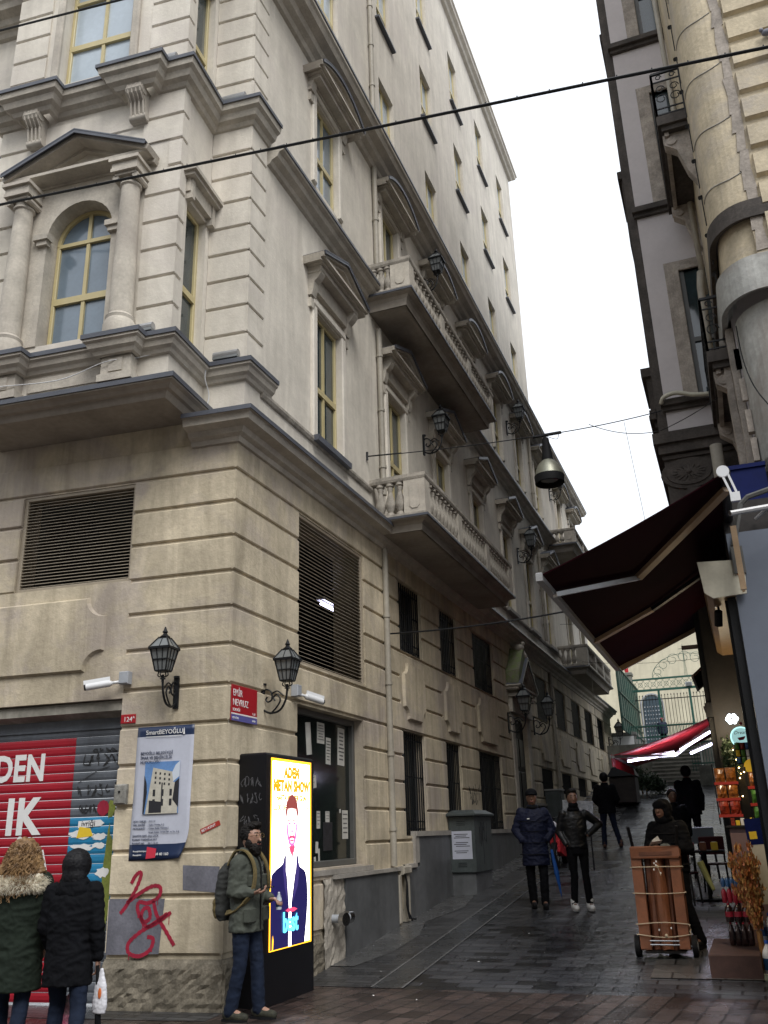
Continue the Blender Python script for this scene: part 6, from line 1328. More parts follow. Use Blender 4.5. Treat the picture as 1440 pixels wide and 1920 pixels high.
m = MB(); m.tube([(.02,4.1,7.62),(.6,4.2,7.615)], .012, 6); m.tube([(.02,4.1,7.55),(.02,4.1,7.70)], .02, 6); m.build('turnbuckle', IRON, w1)
wire('looping_cable', [(.08, 4.76, 4.70), (3.09, 4.85, 4.78), (5.0, 4.9, 4.9)], .014, 'black cable slung low from the drainpipe to the awning', sag=.05)
wire('thin_cable', [(4.2, 4.8, 7.74), (4.35, 4.8, 5.6)], .004, 'thin wire dangling from the span wire')
wire('thin_cable', [(3.66, 4.66, 7.74), (4.75, 4.5, 7.35), (6.3, 2.5, 7.3)], .006, 'slack thin cable sweeping to the white bay at the right', sag=.1)
wire('thin_cable', [(1.02, 21.0, 6.7), (1.5, 16, 5.9), (4.9, 14, 5.4)], .005, 'faint thin wire from the far balcony to the right wall', sag=.1)
wire('thin_cable', [(1.0, 21.2, 6.6), (.95, 21.0, 2.4)], .006, 'pale wire hanging down from the far balcony', mat=PIPEM)
def bell(x, y, z, s, lab, wire_=True):
    root = empty('bell_lamp', (x, y, z), lab, 'street lamp', 'bell lamps hung over the alley'); c = (x, y, z)
    m = MB(); m.lathe([(.03*s,.0),(.05*s,-.02*s),(.085*s,-.34*s),(.09*s,-.40*s),(.001,-.40*s)], c, 24); m.build('black_cone', RUBBER, root, smooth=True, angle=.5)
    m = MB(); m.lathe([(.09*s,-.40*s),(.15*s,-.46*s),(.20*s,-.56*s),(.225*s,-.66*s),(.22*s,-.66*s),(.19*s,-.56*s),(.14*s,-.47*s),(.08*s,-.41*s)], c, 28); m.build('metal_bell', M_('brushed_bell', (.30,.30,.24), .45, metal=.6, var=.15), root, smooth=True, angle=.6)
    m = MB(); m.lathe([(.228*s,-.655*s),(.232*s,-.67*s),(.225*s,-.78*s),(.215*s,-.79*s),(.20*s,-.76*s),(.212*s,-.67*s)], c, 28); m.build('black_rim', RUBBER, root, smooth=True, angle=.6)
    m = MB(); m.lathe([(.19*s,-.70*s),(.12*s,-.735*s),(.05*s,-.74*s),(.001,-.74*s)], c, 20); m.build('diffuser', LAMPGL, root, smooth=True)
    if wire_:
        m = MB(); m.box(x-.2,x+.26,y-.03,y+.03,z+.03,z+.06); m.tube([(x,y,z-.02),(x,y,z+.05)], .02, 8); m.tube(smooth([(x+.02,y,z+.02),(x+.18,y,z-.06),(x+.22,y,z+.04)],4), .005, 5); m.build('hanger', IRON, root)
    return root
bell(2.97, 4.5, 7.57, 1.02, 'brushed metal bell lamp with black cone and rim hanging from the span wire')
bell(3.36, 22, 7.95, .9, 'small far bell lamp just below the edge of the maroon awning')
wire('span_wire', [(0, 22, 8.3), (3.36, 22, 8.0), (5.0, 22, 8.3)], .006, 'far span wire holding the small bell lamp', sag=0, n=3)

# ------------------------------------------------------------ far end: steps, fence, church
st = empty('stone_stairway', (2.9, 26, 2.97), 'worn grey stone stairway climbing at the end of the alley', 'stairs'); m = MB()
z0 = gz(26)
for i in range(12): m.box(2.0, 3.75, 26+.38*i, 31, z0+.155*i-.02, z0+.155*(i+1))
m.build('treads', STEPM, st); m = MB(); 
for i in range(12): m.box(2.0, 3.75, 25.96+.38*i, 26+.38*i, z0+.155*(i+1)-.045, z0+.155*(i+1)+.004)
m.build('nosing', SILLST, st)
m = MB(); m.box(3.75, 4.2, 25.6, 31, z0-.1, z0+.6); m.box(1.7, 2.0, 25.6, 31, z0-.1, z0+.4); m.build('side_wall', STEPM, st)
tw = 4.83; m = MB(); m.poly([(-8,30.6,tw),(9,30.6,tw),(9,46,tw),(-8,46,tw)]); kind(m.build('terrace_paving', STEPM))
m = MB(); m.box(-4, 2.0, 30.55, 30.9, 2.4, tw-.004); m.box(3.75, 9, 30.55, 30.9, 2.4, tw-.004); rt = m.build('retaining_wall', STEPM); tag(rt, 'dark stone retaining wall beside the far stairs', 'wall')
def railing(name, x0, x1, y, z0, z1, lab, mat=GRNIRON, step=.14, t=.05):
    k = empty(name, ((x0+x1)/2, y, z0), lab, 'railing'); m = MB(); [m.box(x0, x1, y-t/2, y+t/2, z-.05, z) for z in (z1, z0+.12, (z0+z1)/2)]; m.build('rails', mat, k)
    m = MB(); x = x0
    while x < x1: m.bar((x, y, z0), (x, y, z1), .022); x += step
    m.build('balusters', mat, k); return k
railing('green_railing', .8, 4.9, 33, 4.83, 5.78, 'green iron railing along the terrace above the stairs')
railing('green_lattice', 3.5, 4.95, 27, 3.0, 4.5, 'green lattice gate in the shade under the red awning', step=.1, t=.03)
fn = empty('church_fence', (2.7, 36, 4.83), 'tall green iron picket fence with scrolled crest in front of the cream church wall', 'fence')
m = MB(); x = .8; i = 0
while x < 5.4:
    m.bar((x, 36, 4.83), (x, 36, 7.42+.03*math.sin(i)), .022); m.lathe([(.012,0),(.028,.03),(.001,.10)], (x, 36, 7.42), 6); x += .145; i += 1
for z in (5.0, 6.0, 7.25): m.box(.75, 5.5, 35.98, 36.02, z, z+.04)
m.build('pickets', IRON, fn)
m = MB(); x = .88
while x < 5.4: m.bar((x, 35.97, 4.83), (x, 35.97, 6.15), .018); x += .145
m.build('lower_pickets', IRON, fn)
m = MB(); m.box(.72, 5.6, 35.93, 36.03, 7.66, 7.76); m.box(.72, 5.6, 35.95, 36.03, 8.2, 8.28)
for x in (.78, 2.0, 3.4, 4.8): m.box(x-.05, x+.05, 35.94, 36.06, 4.83, 8.25 if x in (.78,) else 7.7)
m.build('frame', GRNIRON, fn)
m = MB(); x = .9; i = 0
while x < 5.4:
    for s in (-1, 1): m.bar((x-.2*s, 35.98, 7.76), (x+.2*s, 35.98, 8.2), .014)
    m.tube([(x+.1*math.cos(t), 35.98, 7.98+.1*math.sin(t)) for t in [2*PI*k/10 for k in range(11)]], .008, 4); x += .3
for i in range(9):
    t0 = PI*i/8; cx = 3.35 + 1.5*math.cos(t0)*.9; cz = 8.3 + .85*math.sin(t0)**1.2
    r0 = .22+.1*math.sin(t0); m.tube([(cx+r0*(1-q/22)*math.cos(q*.55), 35.98, cz+r0*(1-q/22)*math.sin(q*.55)) for q in range(16)], .010, 4)
m.tube([(3.35+1.55*math.cos(t), 35.98, 8.28+1.05*math.sin(t)) for t in [PI*k/20 for k in range(21)]], .012, 4)
for dx in (0,-.06,.06): m.bar((3.35+dx, 35.98, 8.28), (3.35, 35.98, 9.5), .014)
m.bar((3.35,35.98,9.3),(3.35,35.98,9.75),.02); m.bar((3.15,35.98,9.55),(3.55,35.98,9.55),.02); m.build('scrolled_crest', GRNIRON, fn)
m = MB(); m.rbox(3.26,3.56,35.8,35.92,7.75,7.95,.02); fl_ = m.build('floodlight', GREYP); tag(fl_, 'small grey floodlight fixed on the church fence', 'floodlight')
m = MB(); m.box(3.30,3.52,35.795,35.80,7.78,7.92); m.build('lens', LAMPGL, fl_)
ch = empty('church', (2, 44, 4.8), 'tall plain cream church wall with an arched blue-grey iron door', 'church')
m = MB(); m.box(-6, 12, 44, 50, 4.7, 13.6); m.build('wall', CHURCH, ch)
m = MB(KF); ar = [(1.0+.52*math.cos(t), 8.0+.52*math.sin(t)) for t in [PI*k/14 for k in range(15)]]; m.prism([(.48,4.8),(1.52,4.8)]+ar, -44, -43.97); dr = m.build('door', BLUEDOOR, ch)
m = MB(KF); [m.box(.55+.15*i, .62+.15*i, 5.0+.22*j, 5.06+.22*j, -43.97, -43.95) for i in range(7) for j in range(14)]; m.build('studs', GREYP, dr)
m = MB(KF); m.band([(1.54,4.8)]+[(1.0+.56*math.cos(t), 8.0+.56*math.sin(t)) for t in [PI*k/14 for k in range(15)]]+[(.46,4.8)], -.07, -44, -43.93); m.build('door_surround', GREYP, ch)
m = MB(); m.rbox(.35,.85,35.7,36.2,4.8,8.45,.02); m.rbox(.30,.90,35.65,36.25,8.45,8.6,.02); pp = m.build('gate_pillar', STEPM); tag(pp, 'stone gate pillar at the left end of the church fence', 'pillar')
gf = MB(); y = 30.0
while y < 37.9: gf.box(.78, .84 + .02*(int(y*10)%2), y, y+.14, 5.4+(.0), 8.1); y += .16
gfo = gf.build('corrugated_fence', GRNFENCE); tag(gfo, 'tall dark green corrugated metal fence receding above the far stairs on the left', 'fence')
m = MB(); [m.box(.84,.90,30,37.9,z,z+.06) for z in (5.9,6.9,8.0)]; m.build('fence_rail', GRNFENCE, gfo)
fg = empty('flag', (.40, 38, 8.2), 'narrow furled red flag on a short pole above the pillar', 'flag'); m = MB(); m.tube([(.40,38,8.0),(.38,38,9.9)], .02, 6); m.build('pole', GREYP, fg)
m = MB(); m.loft([[(.38+w*math.cos(t)+dx, 38+.05*math.sin(t), z) for t in [2*PI*i/8 for i in range(8)]] for z, w, dx in ((8.85,.03,.06),(9.0,.09,.06),(9.4,.14,.02),(9.8,.16,.0))]); m.build('red_cloth', AWNRED, fg)
# small grey building past the corner block
gb = empty('small_grey_building', (.5, 33, 2.97), 'low grey building with a dark lettered awning past the end of the corner building', 'building')
m = MB(); m.box(-3, 1.0, 32.6, 37, 2.3, 5.4); m.box(-3, 1.06, 32.55, 37, 5.4, 5.52); m.build('wall', M_('grey_render', (.20,.20,.19), .8, var=.2), gb)
m = MB(); m.box(.05,.95,32.56,32.6,4.9,5.35); m.build('pale_fascia', WHITE, gb); m = MB(); m.box(.1,.5,32.57,32.6,3.0,4.2); m.build('doorway', DARK, gb)
m = MB(); m.loft([[(.05,32.55,4.9),(.9,32.55,4.9),(.9,32.52,4.88),(.05,32.52,4.88)],[(.0,31.9,4.45),(.85,31.9,4.45),(.85,31.88,4.42),(.0,31.88,4.42)]]); m.box(.0,.85,31.87,31.9,4.2,4.44); a_ = m.build('grey_awning', M_('grey_awning_cloth', (.06,.065,.06), .8), gb)
text('Lys', KF, .1, 4.24, -31.86, .2, INK_W, a_, sx=1.3)
# waste container, bush, leaning board, moped
m = MB(); m.rbox(1.15,1.95,21.5,22.5,gz(22)+.05,gz(22)+.85,.03); wc = m.build('waste_container', M_('brown_black_container', (.05,.035,.03), .6, var=.5)); tag(wc, 'dark waste container at the top of the footway beneath the bush', 'container')
m = MB(); m.loft([[(1.1,21.4,gz(22)+.86),(2.0,21.4,gz(22)+.86),(2.0,22.6,gz(22)+.86),(1.1,22.6,gz(22)+.86)],[(1.25,21.7,gz(22)+1.15),(1.85,21.7,gz(22)+1.15),(1.85,22.5,gz(22)+1.15),(1.25,22.5,gz(22)+1.15)]]); m.build('lid', RUBBER, wc)
bu = empty('bush', (1.9, 24.2, gz(24)), 'dark leafy bush at the foot of the far stairs', 'bush'); m = MB()
for c_, r_, s_ in (((1.8,24.2,3.15),.50,1),((2.2,24.0,3.0),.42,2),((1.5,24.3,3.4),.38,3),((2.45,24.2,2.9),.3,4)): leafball(m, c_, r_, 900, .05, s_)
m.build('leaves', FOL, bu); m = MB(); [m.tube([(1.9+i*.1,24.2,gz(24)-.05),(1.8+i*.25,24.2,3.1)], .03, 6) for i in (-1,0,1)]; m.build('stems', STK, bu)
m = MB(KF @ Matrix.Translation((1.55,1.62,-10.6)) @ Matrix.Rotation(-.08,4,'Z')); m.rbox(0,.62,0,.55,-.03,0,.008); lb = m.build('leaning_board', M_('printed_board', (.42,.44,.45), .6, var=.5, scale=14)); tag(lb, 'grey white printed board on a stand behind the two walking men', 'board')
m = MB(); m.bar((1.6,10.65,gz(10.6)),(1.6,10.65,1.65),.03); m.bar((2.1,10.65,gz(10.6)),(2.1,10.65,1.6),.03); m.build('stand', IRON, lb)
mo = empty('moped', (1.35, 11.2, gz(11.2)), 'parked moped with red and white bodywork partly hidden between the walking men', 'moped'); zg = gz(11.2)
for y in (10.6, 11.75): m = MB(); m.tube([(1.30,y,zg+.24),(1.40,y,zg+.24)], .24, 20); wl = m.build('wheel', RUBBER, mo, smooth=True, angle=.6); m = MB(); m.tube([(1.29,y,zg+.24),(1.41,y,zg+.24)], .12, 14); m.build('rim', CHROME, wl)
m = MB(); m.loft([[(1.25,10.65,zg+.3),(1.45,10.65,zg+.3),(1.45,10.75,zg+.85),(1.25,10.75,zg+.85)],[(1.2,10.95,zg+.2),(1.5,10.95,zg+.2),(1.47,11.0,zg+.35),(1.23,11.0,zg+.35)],[(1.22,11.6,zg+.3),(1.48,11.6,zg+.3),(1.45,11.8,zg+.6),(1.25,11.8,zg+.6)]]); m.build('body', AWNRED, mo, smooth=True, angle=.6)
m = MB(); m.rbox(1.22,1.48,11.1,11.85,zg+.62,zg+.74,.03); m.build('saddle', RUBBER, mo); m = MB(); m.tube([(1.02,10.85,zg+1.0),(1.35,10.75,zg+.95),(1.68,10.85,zg+1.0)], .015, 8); m.tube([(1.35,10.6,zg+.24),(1.35,10.78,zg+.98)], .025, 8); m.tube([(1.1,10.8,zg+1.0),(1.05,10.75,zg+1.15)], .01, 6); m.ball((1.03,10.74,zg+1.18), .05, 8, 6); m.build('handlebar', IRON, mo)
m = MB(); m.ball((1.35,10.6,zg+.8), .09, 12, 8); m.build('headlight', WHITE, mo, smooth=True)
# litter
q = random.Random(9)
for i in range(9):
    x = q.uniform(.5, 3.4); y = q.uniform(.2, 7); z = gz(y)+.012; m = MB(T(x, y, z, q.random()*3)); s = .008+.012*q.random(); m.poly([(-s,0,0),(0,-s*.6,.004),(s,0,.002),(.2*s,s*.7,.008)]); o = m.build('litter', INK_W); tag(o, 'tiny white scrap of litter on the wet paving', 'litter', 'litter scraps on the paving')
# ------------------------------------------------------------ people
from mathutils import noise
SKIN = M_('skin', (.33,.185,.13), .5, var=.1, scale=10); SKIND = M_('shade_darkened_skin', (.17,.09,.06), .5)  # second skin is darkened, the alley shade put into its colour
def remesh(mb, name, mat, parent, vox, wr=0., ws=8., it=6, seed=0):
    inv = wm(parent).inverted() if parent else None
    me = mb.mesh(name+'_src', [mat], inv); o = bpy.data.objects.new(name, me); COL.objects.link(o)
    a = o.modifiers.new('r', 'REMESH'); a.mode = 'VOXEL'; a.voxel_size = vox; a.adaptivity = 0
    b = o.modifiers.new('s', 'SMOOTH'); b.iterations = it; b.factor = .5
    dg = bpy.context.evaluated_depsgraph_get(); m2 = bpy.data.meshes.new_from_object(o.evaluated_get(dg)); bpy.data.objects.remove(o)
    m2.name = name
    if wr:
        nn = [v.normal.copy() for v in m2.vertices]
        for v, n in zip(m2.vertices, nn):
            p = v.co
            d = (.35-abs(noise.noise(Vector((p.x*ws+seed, p.y*ws, p.z*ws*1.8)))))*wr*1.3 + (.3-abs(noise.noise(Vector((p.x*ws*2.2+p.z*3, p.y*ws*2.2+seed, p.z*ws*3)))))*wr*.9
            v.co = p + n*d
    m2.materials.clear(); m2.materials.append(mat); m2.shade_smooth()
    o = bpy.data.objects.new(name, m2); COL.objects.link(o)
    if parent: o.parent = parent
    return o
DJ = dict(hipL=(-.09,0,.90), kneeL=(-.10,.02,.49), ankL=(-.10,-.02,.09), hipR=(.09,0,.90), kneeR=(.10,.02,.49), ankR=(.10,-.02,.09),
          shL=(-.175,0,1.42), elL=(-.235,-.03,1.14), wrL=(-.235,.05,.90), shR=(.175,0,1.42), elR=(.235,-.03,1.14), wrR=(.235,.05,.90), neck=(0,0,1.46), head=(0,.02,1.62))
def person(label, x, y, z, rz, scale=1., J=None, coat=None, trs=None, shoe=None, hair=None, vox=.009, skin=None, coat_secs=None, girth=1., toe=(0, 1), hands=True, collar=True, headrot=0., tw=1.0, sleeve=1., handpose=None, shoe_k=1.12):
    j = {k: Vector(v) for k, v in DJ.items()}
    for k, v in (J or {}).items(): j[k] = Vector(v)
    skin = skin or SKIN; S = Matrix.Diagonal((scale, scale, scale, 1)); R_ = T(x, y, z, rz) @ S
    m = MB(R_)
    hd = j['head']; HR = Matrix.Translation(hd) @ Matrix.Rotation(headrot, 4, 'Z')
    def hp(a, b, c): return tuple(HR @ Vector((a, b, c)))
    m.M = R_ @ HR; m.ball((0,0,.015), .106, 16, 12, (.80,.98,1.14)); m.ball((0,.025,-.06), .062, 12, 8, (.85,1,.95)); m.caps((0,.095,.015), .008, (0,.118,-.018), .014)
    for s in (-1, 1): m.ball((s*.078,.0,-.005), .02, 8, 6, (.4,.8,1.3)); m.ball((s*.03,.085,.03), .016, 8, 6)
    m.caps((-.02,.098,-.052), .009, (.02,.098,-.052), .009)
    m.M = R_
    m.caps(hp(0,-.005,-.05), .055, tuple(j['neck']-Vector((0,0,.03))), .06); m.ellipse_loft([(0,0,.88,.14,.10),(0,0,1.05,.13,.09),(0,0,1.25,.14,.09),(0,0,1.36,.13,.08),(0,0,1.44,.06,.055)])
    for s in 'LR':
        m.caps(j['sh'+s]-Vector((0,0,.05)), .036, j['el'+s], .036); m.caps(j['el'+s], .04, j['wr'+s], .028); m.caps(j['hip'+s], .075, j['knee'+s], .05); m.caps(j['knee'+s], .05, j['ank'+s], .038); m.caps(j['ank'+s], .035, j['ank'+s]+Vector((toe[0]*.1, toe[1]*.1, -.03)), .03)
        if hands:
            d = (j['wr'+s]-j['el'+s]).normalized(); hpz = (handpose or {}).get(s)
            d = Vector(hpz[0]).normalized() if hpz else d; pal = Vector(hpz[1]).normalized() if hpz else Vector((1 if s == 'L' else -1, .1, 0)).normalized()
            side = d.cross(pal).normalized(); side = side if side.dot(Vector((0, 1, .4))) > 0 else -side    # thumb side
            w0 = j['wr'+s]; pc = w0 + d*.085
            for q in (-.026, -.009, .009, .026): m.caps(w0+side*q*.7+d*.01, .015, pc+side*q, .0125)
            for fi, (q, L) in enumerate(((.030,.070),(.011,.080),(-.010,.074),(-.030,.058))):
                a = pc+side*q; c1 = a+(d*.9+pal*.35).normalized()*L*.45; c2 = c1+(d*.55+pal*.8).normalized()*L*.32; c3 = c2+(d*.15+pal).normalized()*L*.25
                m.caps(a, .0105, c1, .0098, 8); m.caps(c1, .0098, c2, .009, 8); m.caps(c2, .009, c3, .008, 8)
            t0 = w0+d*.03+side*.026; t1 = t0+(side*.8+d*.8+pal*.3).normalized()*.042; m.caps(t0, .015, t1, .0115, 8); m.caps(t1, .0115, t1+(d*.9+side*.15+pal*.5).normalized()*.032, .009, 8)
    body = remesh(m, 'person', skin, None, vox*scale if vox > .007 else .0065, it=4)
    # move origin to the feet
    body.data.transform(Matrix.Translation((-x, -y, -z))); body.location = (x, y, z); bpy.context.view_layer.update()
    tag(body, label, 'person')
    # eyes
    m = MB(R_ @ HR); [m.ball((s*.031,.091,.030), .010, 8, 6) for s in (-1, 1)]; m.build('eyes', INK_K, body, smooth=True)
    m = MB(R_ @ HR); [m.caps((s*.015,.098,.055), .005, (s*.048,.088,.055), .004, 6) for s in (-1, 1)]; m.build('eyebrows', M_('brow_hair', (.015,.010,.008), .8), body)
    m = MB(R_ @ HR); m.caps((-.02,.106,-.052), .005, (.02,.106,-.052), .005, 6); m.build('lips', M_('lips', (.30,.10,.09), .5), body, smooth=True)
    # trousers
    if trs:
        m = MB(R_); m.ellipse_loft([(0,0,.80,.16*tw,.115),(0,0,.90,.175*tw,.125),(0,0,1.02,.16*tw,.115)])
        for s in 'LR': m.caps(j['hip'+s]-Vector((0,0,.02)), .098*tw, j['knee'+s], .066*tw); m.caps(j['knee'+s], .066*tw, j['ank'+s]+Vector((0,.005,-.01)), .062*tw)
        remesh(m, 'trousers', trs, body, .011*scale, .007, 9, seed=x)
    if shoe:
        m = MB(R_)
        for s in 'LR':
            a = j['ank'+s]; t = Vector((toe[0], toe[1], 0)); k_ = shoe_k; m.caps(a+Vector((0,0,-.03))-t*.03, .042*k_, a+t*.05+Vector((0,0,-.040)), .041*k_); m.caps(a+t*.05+Vector((0,0,-.044)), .040*k_, a+t*.16+Vector((0,0,-.052)), .034*k_); m.caps(a+Vector((0,0,.05)), .047*k_, a+Vector((0,0,-.04)), .045*k_)
        remesh(m, 'shoes', shoe, body, .009*scale, it=3)
        m = MB(R_)
        for s in 'LR': a = j['ank'+s]; t = Vector((toe[0], toe[1], 0)); m.loft([[(a.x+t.x*k-t.y*w, a.y+t.y*k+t.x*w, zz) for k, w in ((-.075,-.025),(-.075,.025),(.06,.046),(.16,.036),(.19,.0),(.16,-.036),(.06,-.046))] for zz in (a.z-.09, a.z-.068)])
        m.build('soles', WHITE if shoe is INK_W else RUBBER, body)
    if coat:
        mat, zb = coat
        m = MB(R_); g = girth
        secs = coat_secs or [(0,0,zb,.20*g,.15*g),(0,0,1.0,.185*g,.14*g),(0,0,1.2,.205*g,.145*g),(0,0,1.34,.205*g,.13*g),(0,0,1.41,.16*g,.105*g),(0,0,1.475,.085,.075)]
        m.ellipse_loft(secs, 24)
        for s in 'LR':
            m.caps(j['sh'+s]-Vector((0,0,.02)), .080*g*sleeve, j['el'+s], .062*g*sleeve); m.caps(j['el'+s], .064*g*sleeve, j['wr'+s]-(j['wr'+s]-j['el'+s]).normalized()*.02, .048*g*sleeve)
        if collar: m.ellipse_loft([(0,.0,1.40,.11,.10),(0,.0,1.47,.085,.085),(0,.01,1.515,.082,.085)])
        c = remesh(m, 'coat', mat, body, .010*scale, .006 if mat.name == 'black_leather' else .012, 8, it=13, seed=y)
    return body, R_, HR, j
def hairmass(body, R_, HR, mat, secs, seed=1, amp=.012, freq=28, vox=.008, name='hair'):
    m = MB(R_ @ HR); [m.ball(c, r, 14, 10, sq) for c, r, sq in secs]
    return remesh(m, name, mat, body, vox, amp, freq, 2, seed)
BROWNH = M_('dark_brown_hair', (.007,.0045,.0035), .6, spec=.25, var=.5, scale=40, bump=.6, bscale=120)
OLIVE = M_('olive_grey_jacket', (.062,.070,.055), .8, var=.3, scale=8, bump=.3, bscale=90); JEANS = M_('dark_denim', (.011,.018,.038), .85, spec=.2, var=.3, scale=9, bump=.3, bscale=150)
BLACKC = M_('black_cloth', (.0045,.005,.007), .85, spec=.15, var=.3, scale=6, bump=.3, bscale=60); NAVYC = M_('navy_down_coat', (.006,.009,.030), .7, spec=.25, var=.3, scale=7, bump=.4, bscale=16); LEATH = M_('black_leather', (.006,.007,.009), .42, spec=.35, var=.3, scale=10, bump=.4, bscale=35)
# bearded man with phone
b, R_, HR, j = person('bearded man in olive jacket with backpack, holding a phone by the glowing screen', .44, -.45, .0, -PI/2, 1.0,
    J=dict(shL=(-.17,0,1.40), shR=(.17,0,1.40), elR=(.215,-.03,1.12), wrR=(.15,.15,1.11), elL=(-.22,.0,1.12), wrL=(-.12,.20,1.04), kneeR=(.10,.0,.49), ankR=(.10,-.10,.09), kneeL=(-.08,.08,.50), ankL=(-.09,.10,.09), head=(0,.04,1.60)),
    coat=(OLIVE, .76), trs=JEANS, shoe=M_('camouflage_boots', (.05,.05,.03), .8, var=.8, scale=26), vox=.0065, headrot=-.25, girth=1.02,
    handpose=dict(R=((-.25,.95,.05), (0,-.15,1)), L=((.3,.9,-.05), (0,0,-1))))
hairmass(b, R_, HR, BROWNH, [((0,-.025,.045),.104,(.88,1.02,.98)), ((0,.03,.115),.062,(1.15,1.1,.7)), ((0,.065,.125),.042,(1.3,1,.8)), ((-.078,.0,.03),.03,(.6,1,1.4)), ((.078,.0,.03),.03,(.6,1,1.4))], 1, .012, 34, .006)
hairmass(b, R_, HR, BROWNH, [((0,.040,-.088),.070,(1.0,1.05,1.0)), ((-.062,.02,-.045),.034,(.7,1.2,1.5)), ((.062,.02,-.045),.034,(.7,1.2,1.5)), ((0,.108,-.036),.020,(1.8,.6,.5)), ((0,.06,-.125),.052,(1,1,.8))], 3, .008, 40, .0055, 'beard')
m = MB(R_ @ HR)
for s in (-1, 1): m.tube([(s*.033+.026*math.cos(t), .116, .028+.022*math.sin(t)) for t in [2*PI*i/14 for i in range(15)]], .0018, 5); m.tube([(s*.058,.108,.03),(s*.080,.02,.022)], .002, 5)
m.tube([(-.008,.118,.03),(.008,.118,.03)], .0018, 5); m.build('glasses', M_('thin_brass', (.25,.16,.04), .3, metal=.8), b)
m = MB(R_); m.rbox(.115,.135,.235,.30,1.085,1.0855+.008,.003) if False else m.bar((.10,.20,1.135),(.09,.335,1.165),.07,.009); m.build('cuff_shadow', RUBBER, b) if False else None
m = MB(R_); m.bar((.115,.19,1.142),(.085,.335,1.158),.072,.009); ph = m.build('phone', RUBBER); tag(ph, 'black phone held flat in the bearded man\'s right hand', 'phone')
m = MB(R_); m.bar((.1145,.193,1.1475),(.0855,.332,1.1635),.066,.002); m.build('phone_screen', GLASS, ph)
m = MB(R_); m.lathe([(.001,0),(.028,.004),(.030,.10),(.012,.14),(.012,.16),(.001,.162)], (-.10,.30,.94), 14); wb = m.build('water_bottle', CLEAR, smooth=True, angle=.6); tag(wb, 'small clear water bottle in the bearded man\'s far hand', 'bottle')
m = MB(R_); m.lathe([(.0305,.03),(.0305,.08)], (-.10,.30,.94), 14); m.build('label', WRAPB, wb)
# jacket details
m = MB(R_ @ frame((1,0,0),(0,1,0))) if False else MB(R_); 
m.tube(smooth([(.0,.158,.78),(.0,.155,1.0),(.0,.158,1.2),(.0,.145,1.36),(.02,.10,1.46)],4), .008, 6); m.build('zip_placket', RUBBER, b)
m = MB(R_); [m.rbox(s*.115-.055, s*.115+.055, .10, .148, zz, zz+.11, .012) for s in (-1, 1) for zz in (1.16,)]; [m.rbox(s*.13-.065, s*.13+.065, .08, .15, .84, .98, .015) for s in (-1,1)]; m.build('pockets', OLIVE, b)
bp_ = empty('backpack', (.2, -.45, 1.1), 'khaki and dark backpack on the bearded man\'s back', 'backpack')
KH = M_('khaki_canvas', (.16,.12,.045), .9, var=.4, scale=10, bump=.3, bscale=90); KD = M_('dark_canvas', (.03,.032,.03), .9, var=.3, scale=10)
m = MB(R_); m.ellipse_loft([(0,-.21,.86,.13,.06),(0,-.22,.92,.15,.085),(0,-.23,1.1,.15,.09),(0,-.21,1.3,.14,.08),(0,-.18,1.38,.09,.05)], 20); remesh(m, 'pack', KD, bp_, .01, .012, 9)
m = MB(R_); m.ellipse_loft([(0,-.28,.88,.11,.04),(0,-.29,.95,.125,.055),(0,-.29,1.04,.125,.05),(0,-.27,1.08,.11,.03)], 18); remesh(m, 'front_pocket', KH, bp_, .01, .008, 9)
m = MB(R_)
for s in (-1, 1): 
    pts = smooth([(s*.11,-.15,1.36),(s*.115,-.07,1.485),(s*.12,.05,1.485),(s*.125,.135,1.38),(s*.14,.165,1.25),(s*.17,.14,1.10),(s*.19,.02,.98),(s*.15,-.14,.93)],5)
    for i in range(len(pts)-1): m.bar(pts[i], pts[i+1], .05, .014, up=(0,1,.3) if pts[i][2] < 1.45 else (0,0,1))
m.build('shoulder_strap', KH, bp_)
# two women seen from behind on the left
FURC = M_('cream_fur', (.80,.74,.60), .95, var=.15, scale=14); CURL = M_('blonde_curls', (.33,.20,.085), .6, var=.6, scale=14, dark=(.12,.06,.025)); PARKA = M_('dark_green_parka', (.016,.024,.017), .85, spec=.2, var=.3, scale=6, bump=.3, bscale=60)
rzw = math.atan2(.5, .87)
b, R_, HR, j = person('woman in dark green parka with cream fur hood and curly blonde hair, seen from behind', -.74, -2.25, -.06, rzw, .97, J=dict(kneeL=(-.09,.10,.50), ankL=(-.09,.12,.09), kneeR=(.10,.0,.49), ankR=(.10,-.22,.14), elL=(-.28,-.02,1.14), wrL=(-.22,.10,.95)),
    coat=(PARKA, .56), trs=JEANS, shoe=RUBBER, girth=1.22, vox=.010)
def tufts(M, pts_fn, n, L, w, seed, mat, name, parent, curl=0.):
    q = random.Random(seed); m = MB(M)
    for i in range(n):
        p, d = pts_fn(q); p = Vector(p); d = Vector(d).normalized(); s = d.cross(Vector((q.uniform(-1,1), q.uniform(-1,1), q.uniform(-1,1)))).normalized()
        l = L*(.6+.8*q.random()); u = d.cross(s)
        if curl:
            k = 7; pts = [p + d*l*t/k + (s*math.cos(t*1.5+i)+u*math.sin(t*1.5+i))*curl*(.4+.6*q.random()) for t in range(k+1)]; m.tube(pts, [w*(1-.6*t/k) for t in range(k+1)], 4)
        else: m.poly([p-s*w, p+s*w, p+d*l])
    return m.build(name, mat, parent)
fs = [((.12*math.cos(t)*1.25, -.03+.13*math.sin(t)*.9, -.20+.03*math.cos(t*2)), .062, (1,1,.95)) for t in [2*PI*i/12 for i in range(12)]]
fur = hairmass(b, R_, HR, FURC, fs + [((0,-.14,-.25),.075,(1.6,.8,1)), ((-.13,-.12,-.26),.06,(1,1,1)), ((.13,-.12,-.26),.06,(1,1,1))], 2, .02, 22, .012, 'fur_collar')
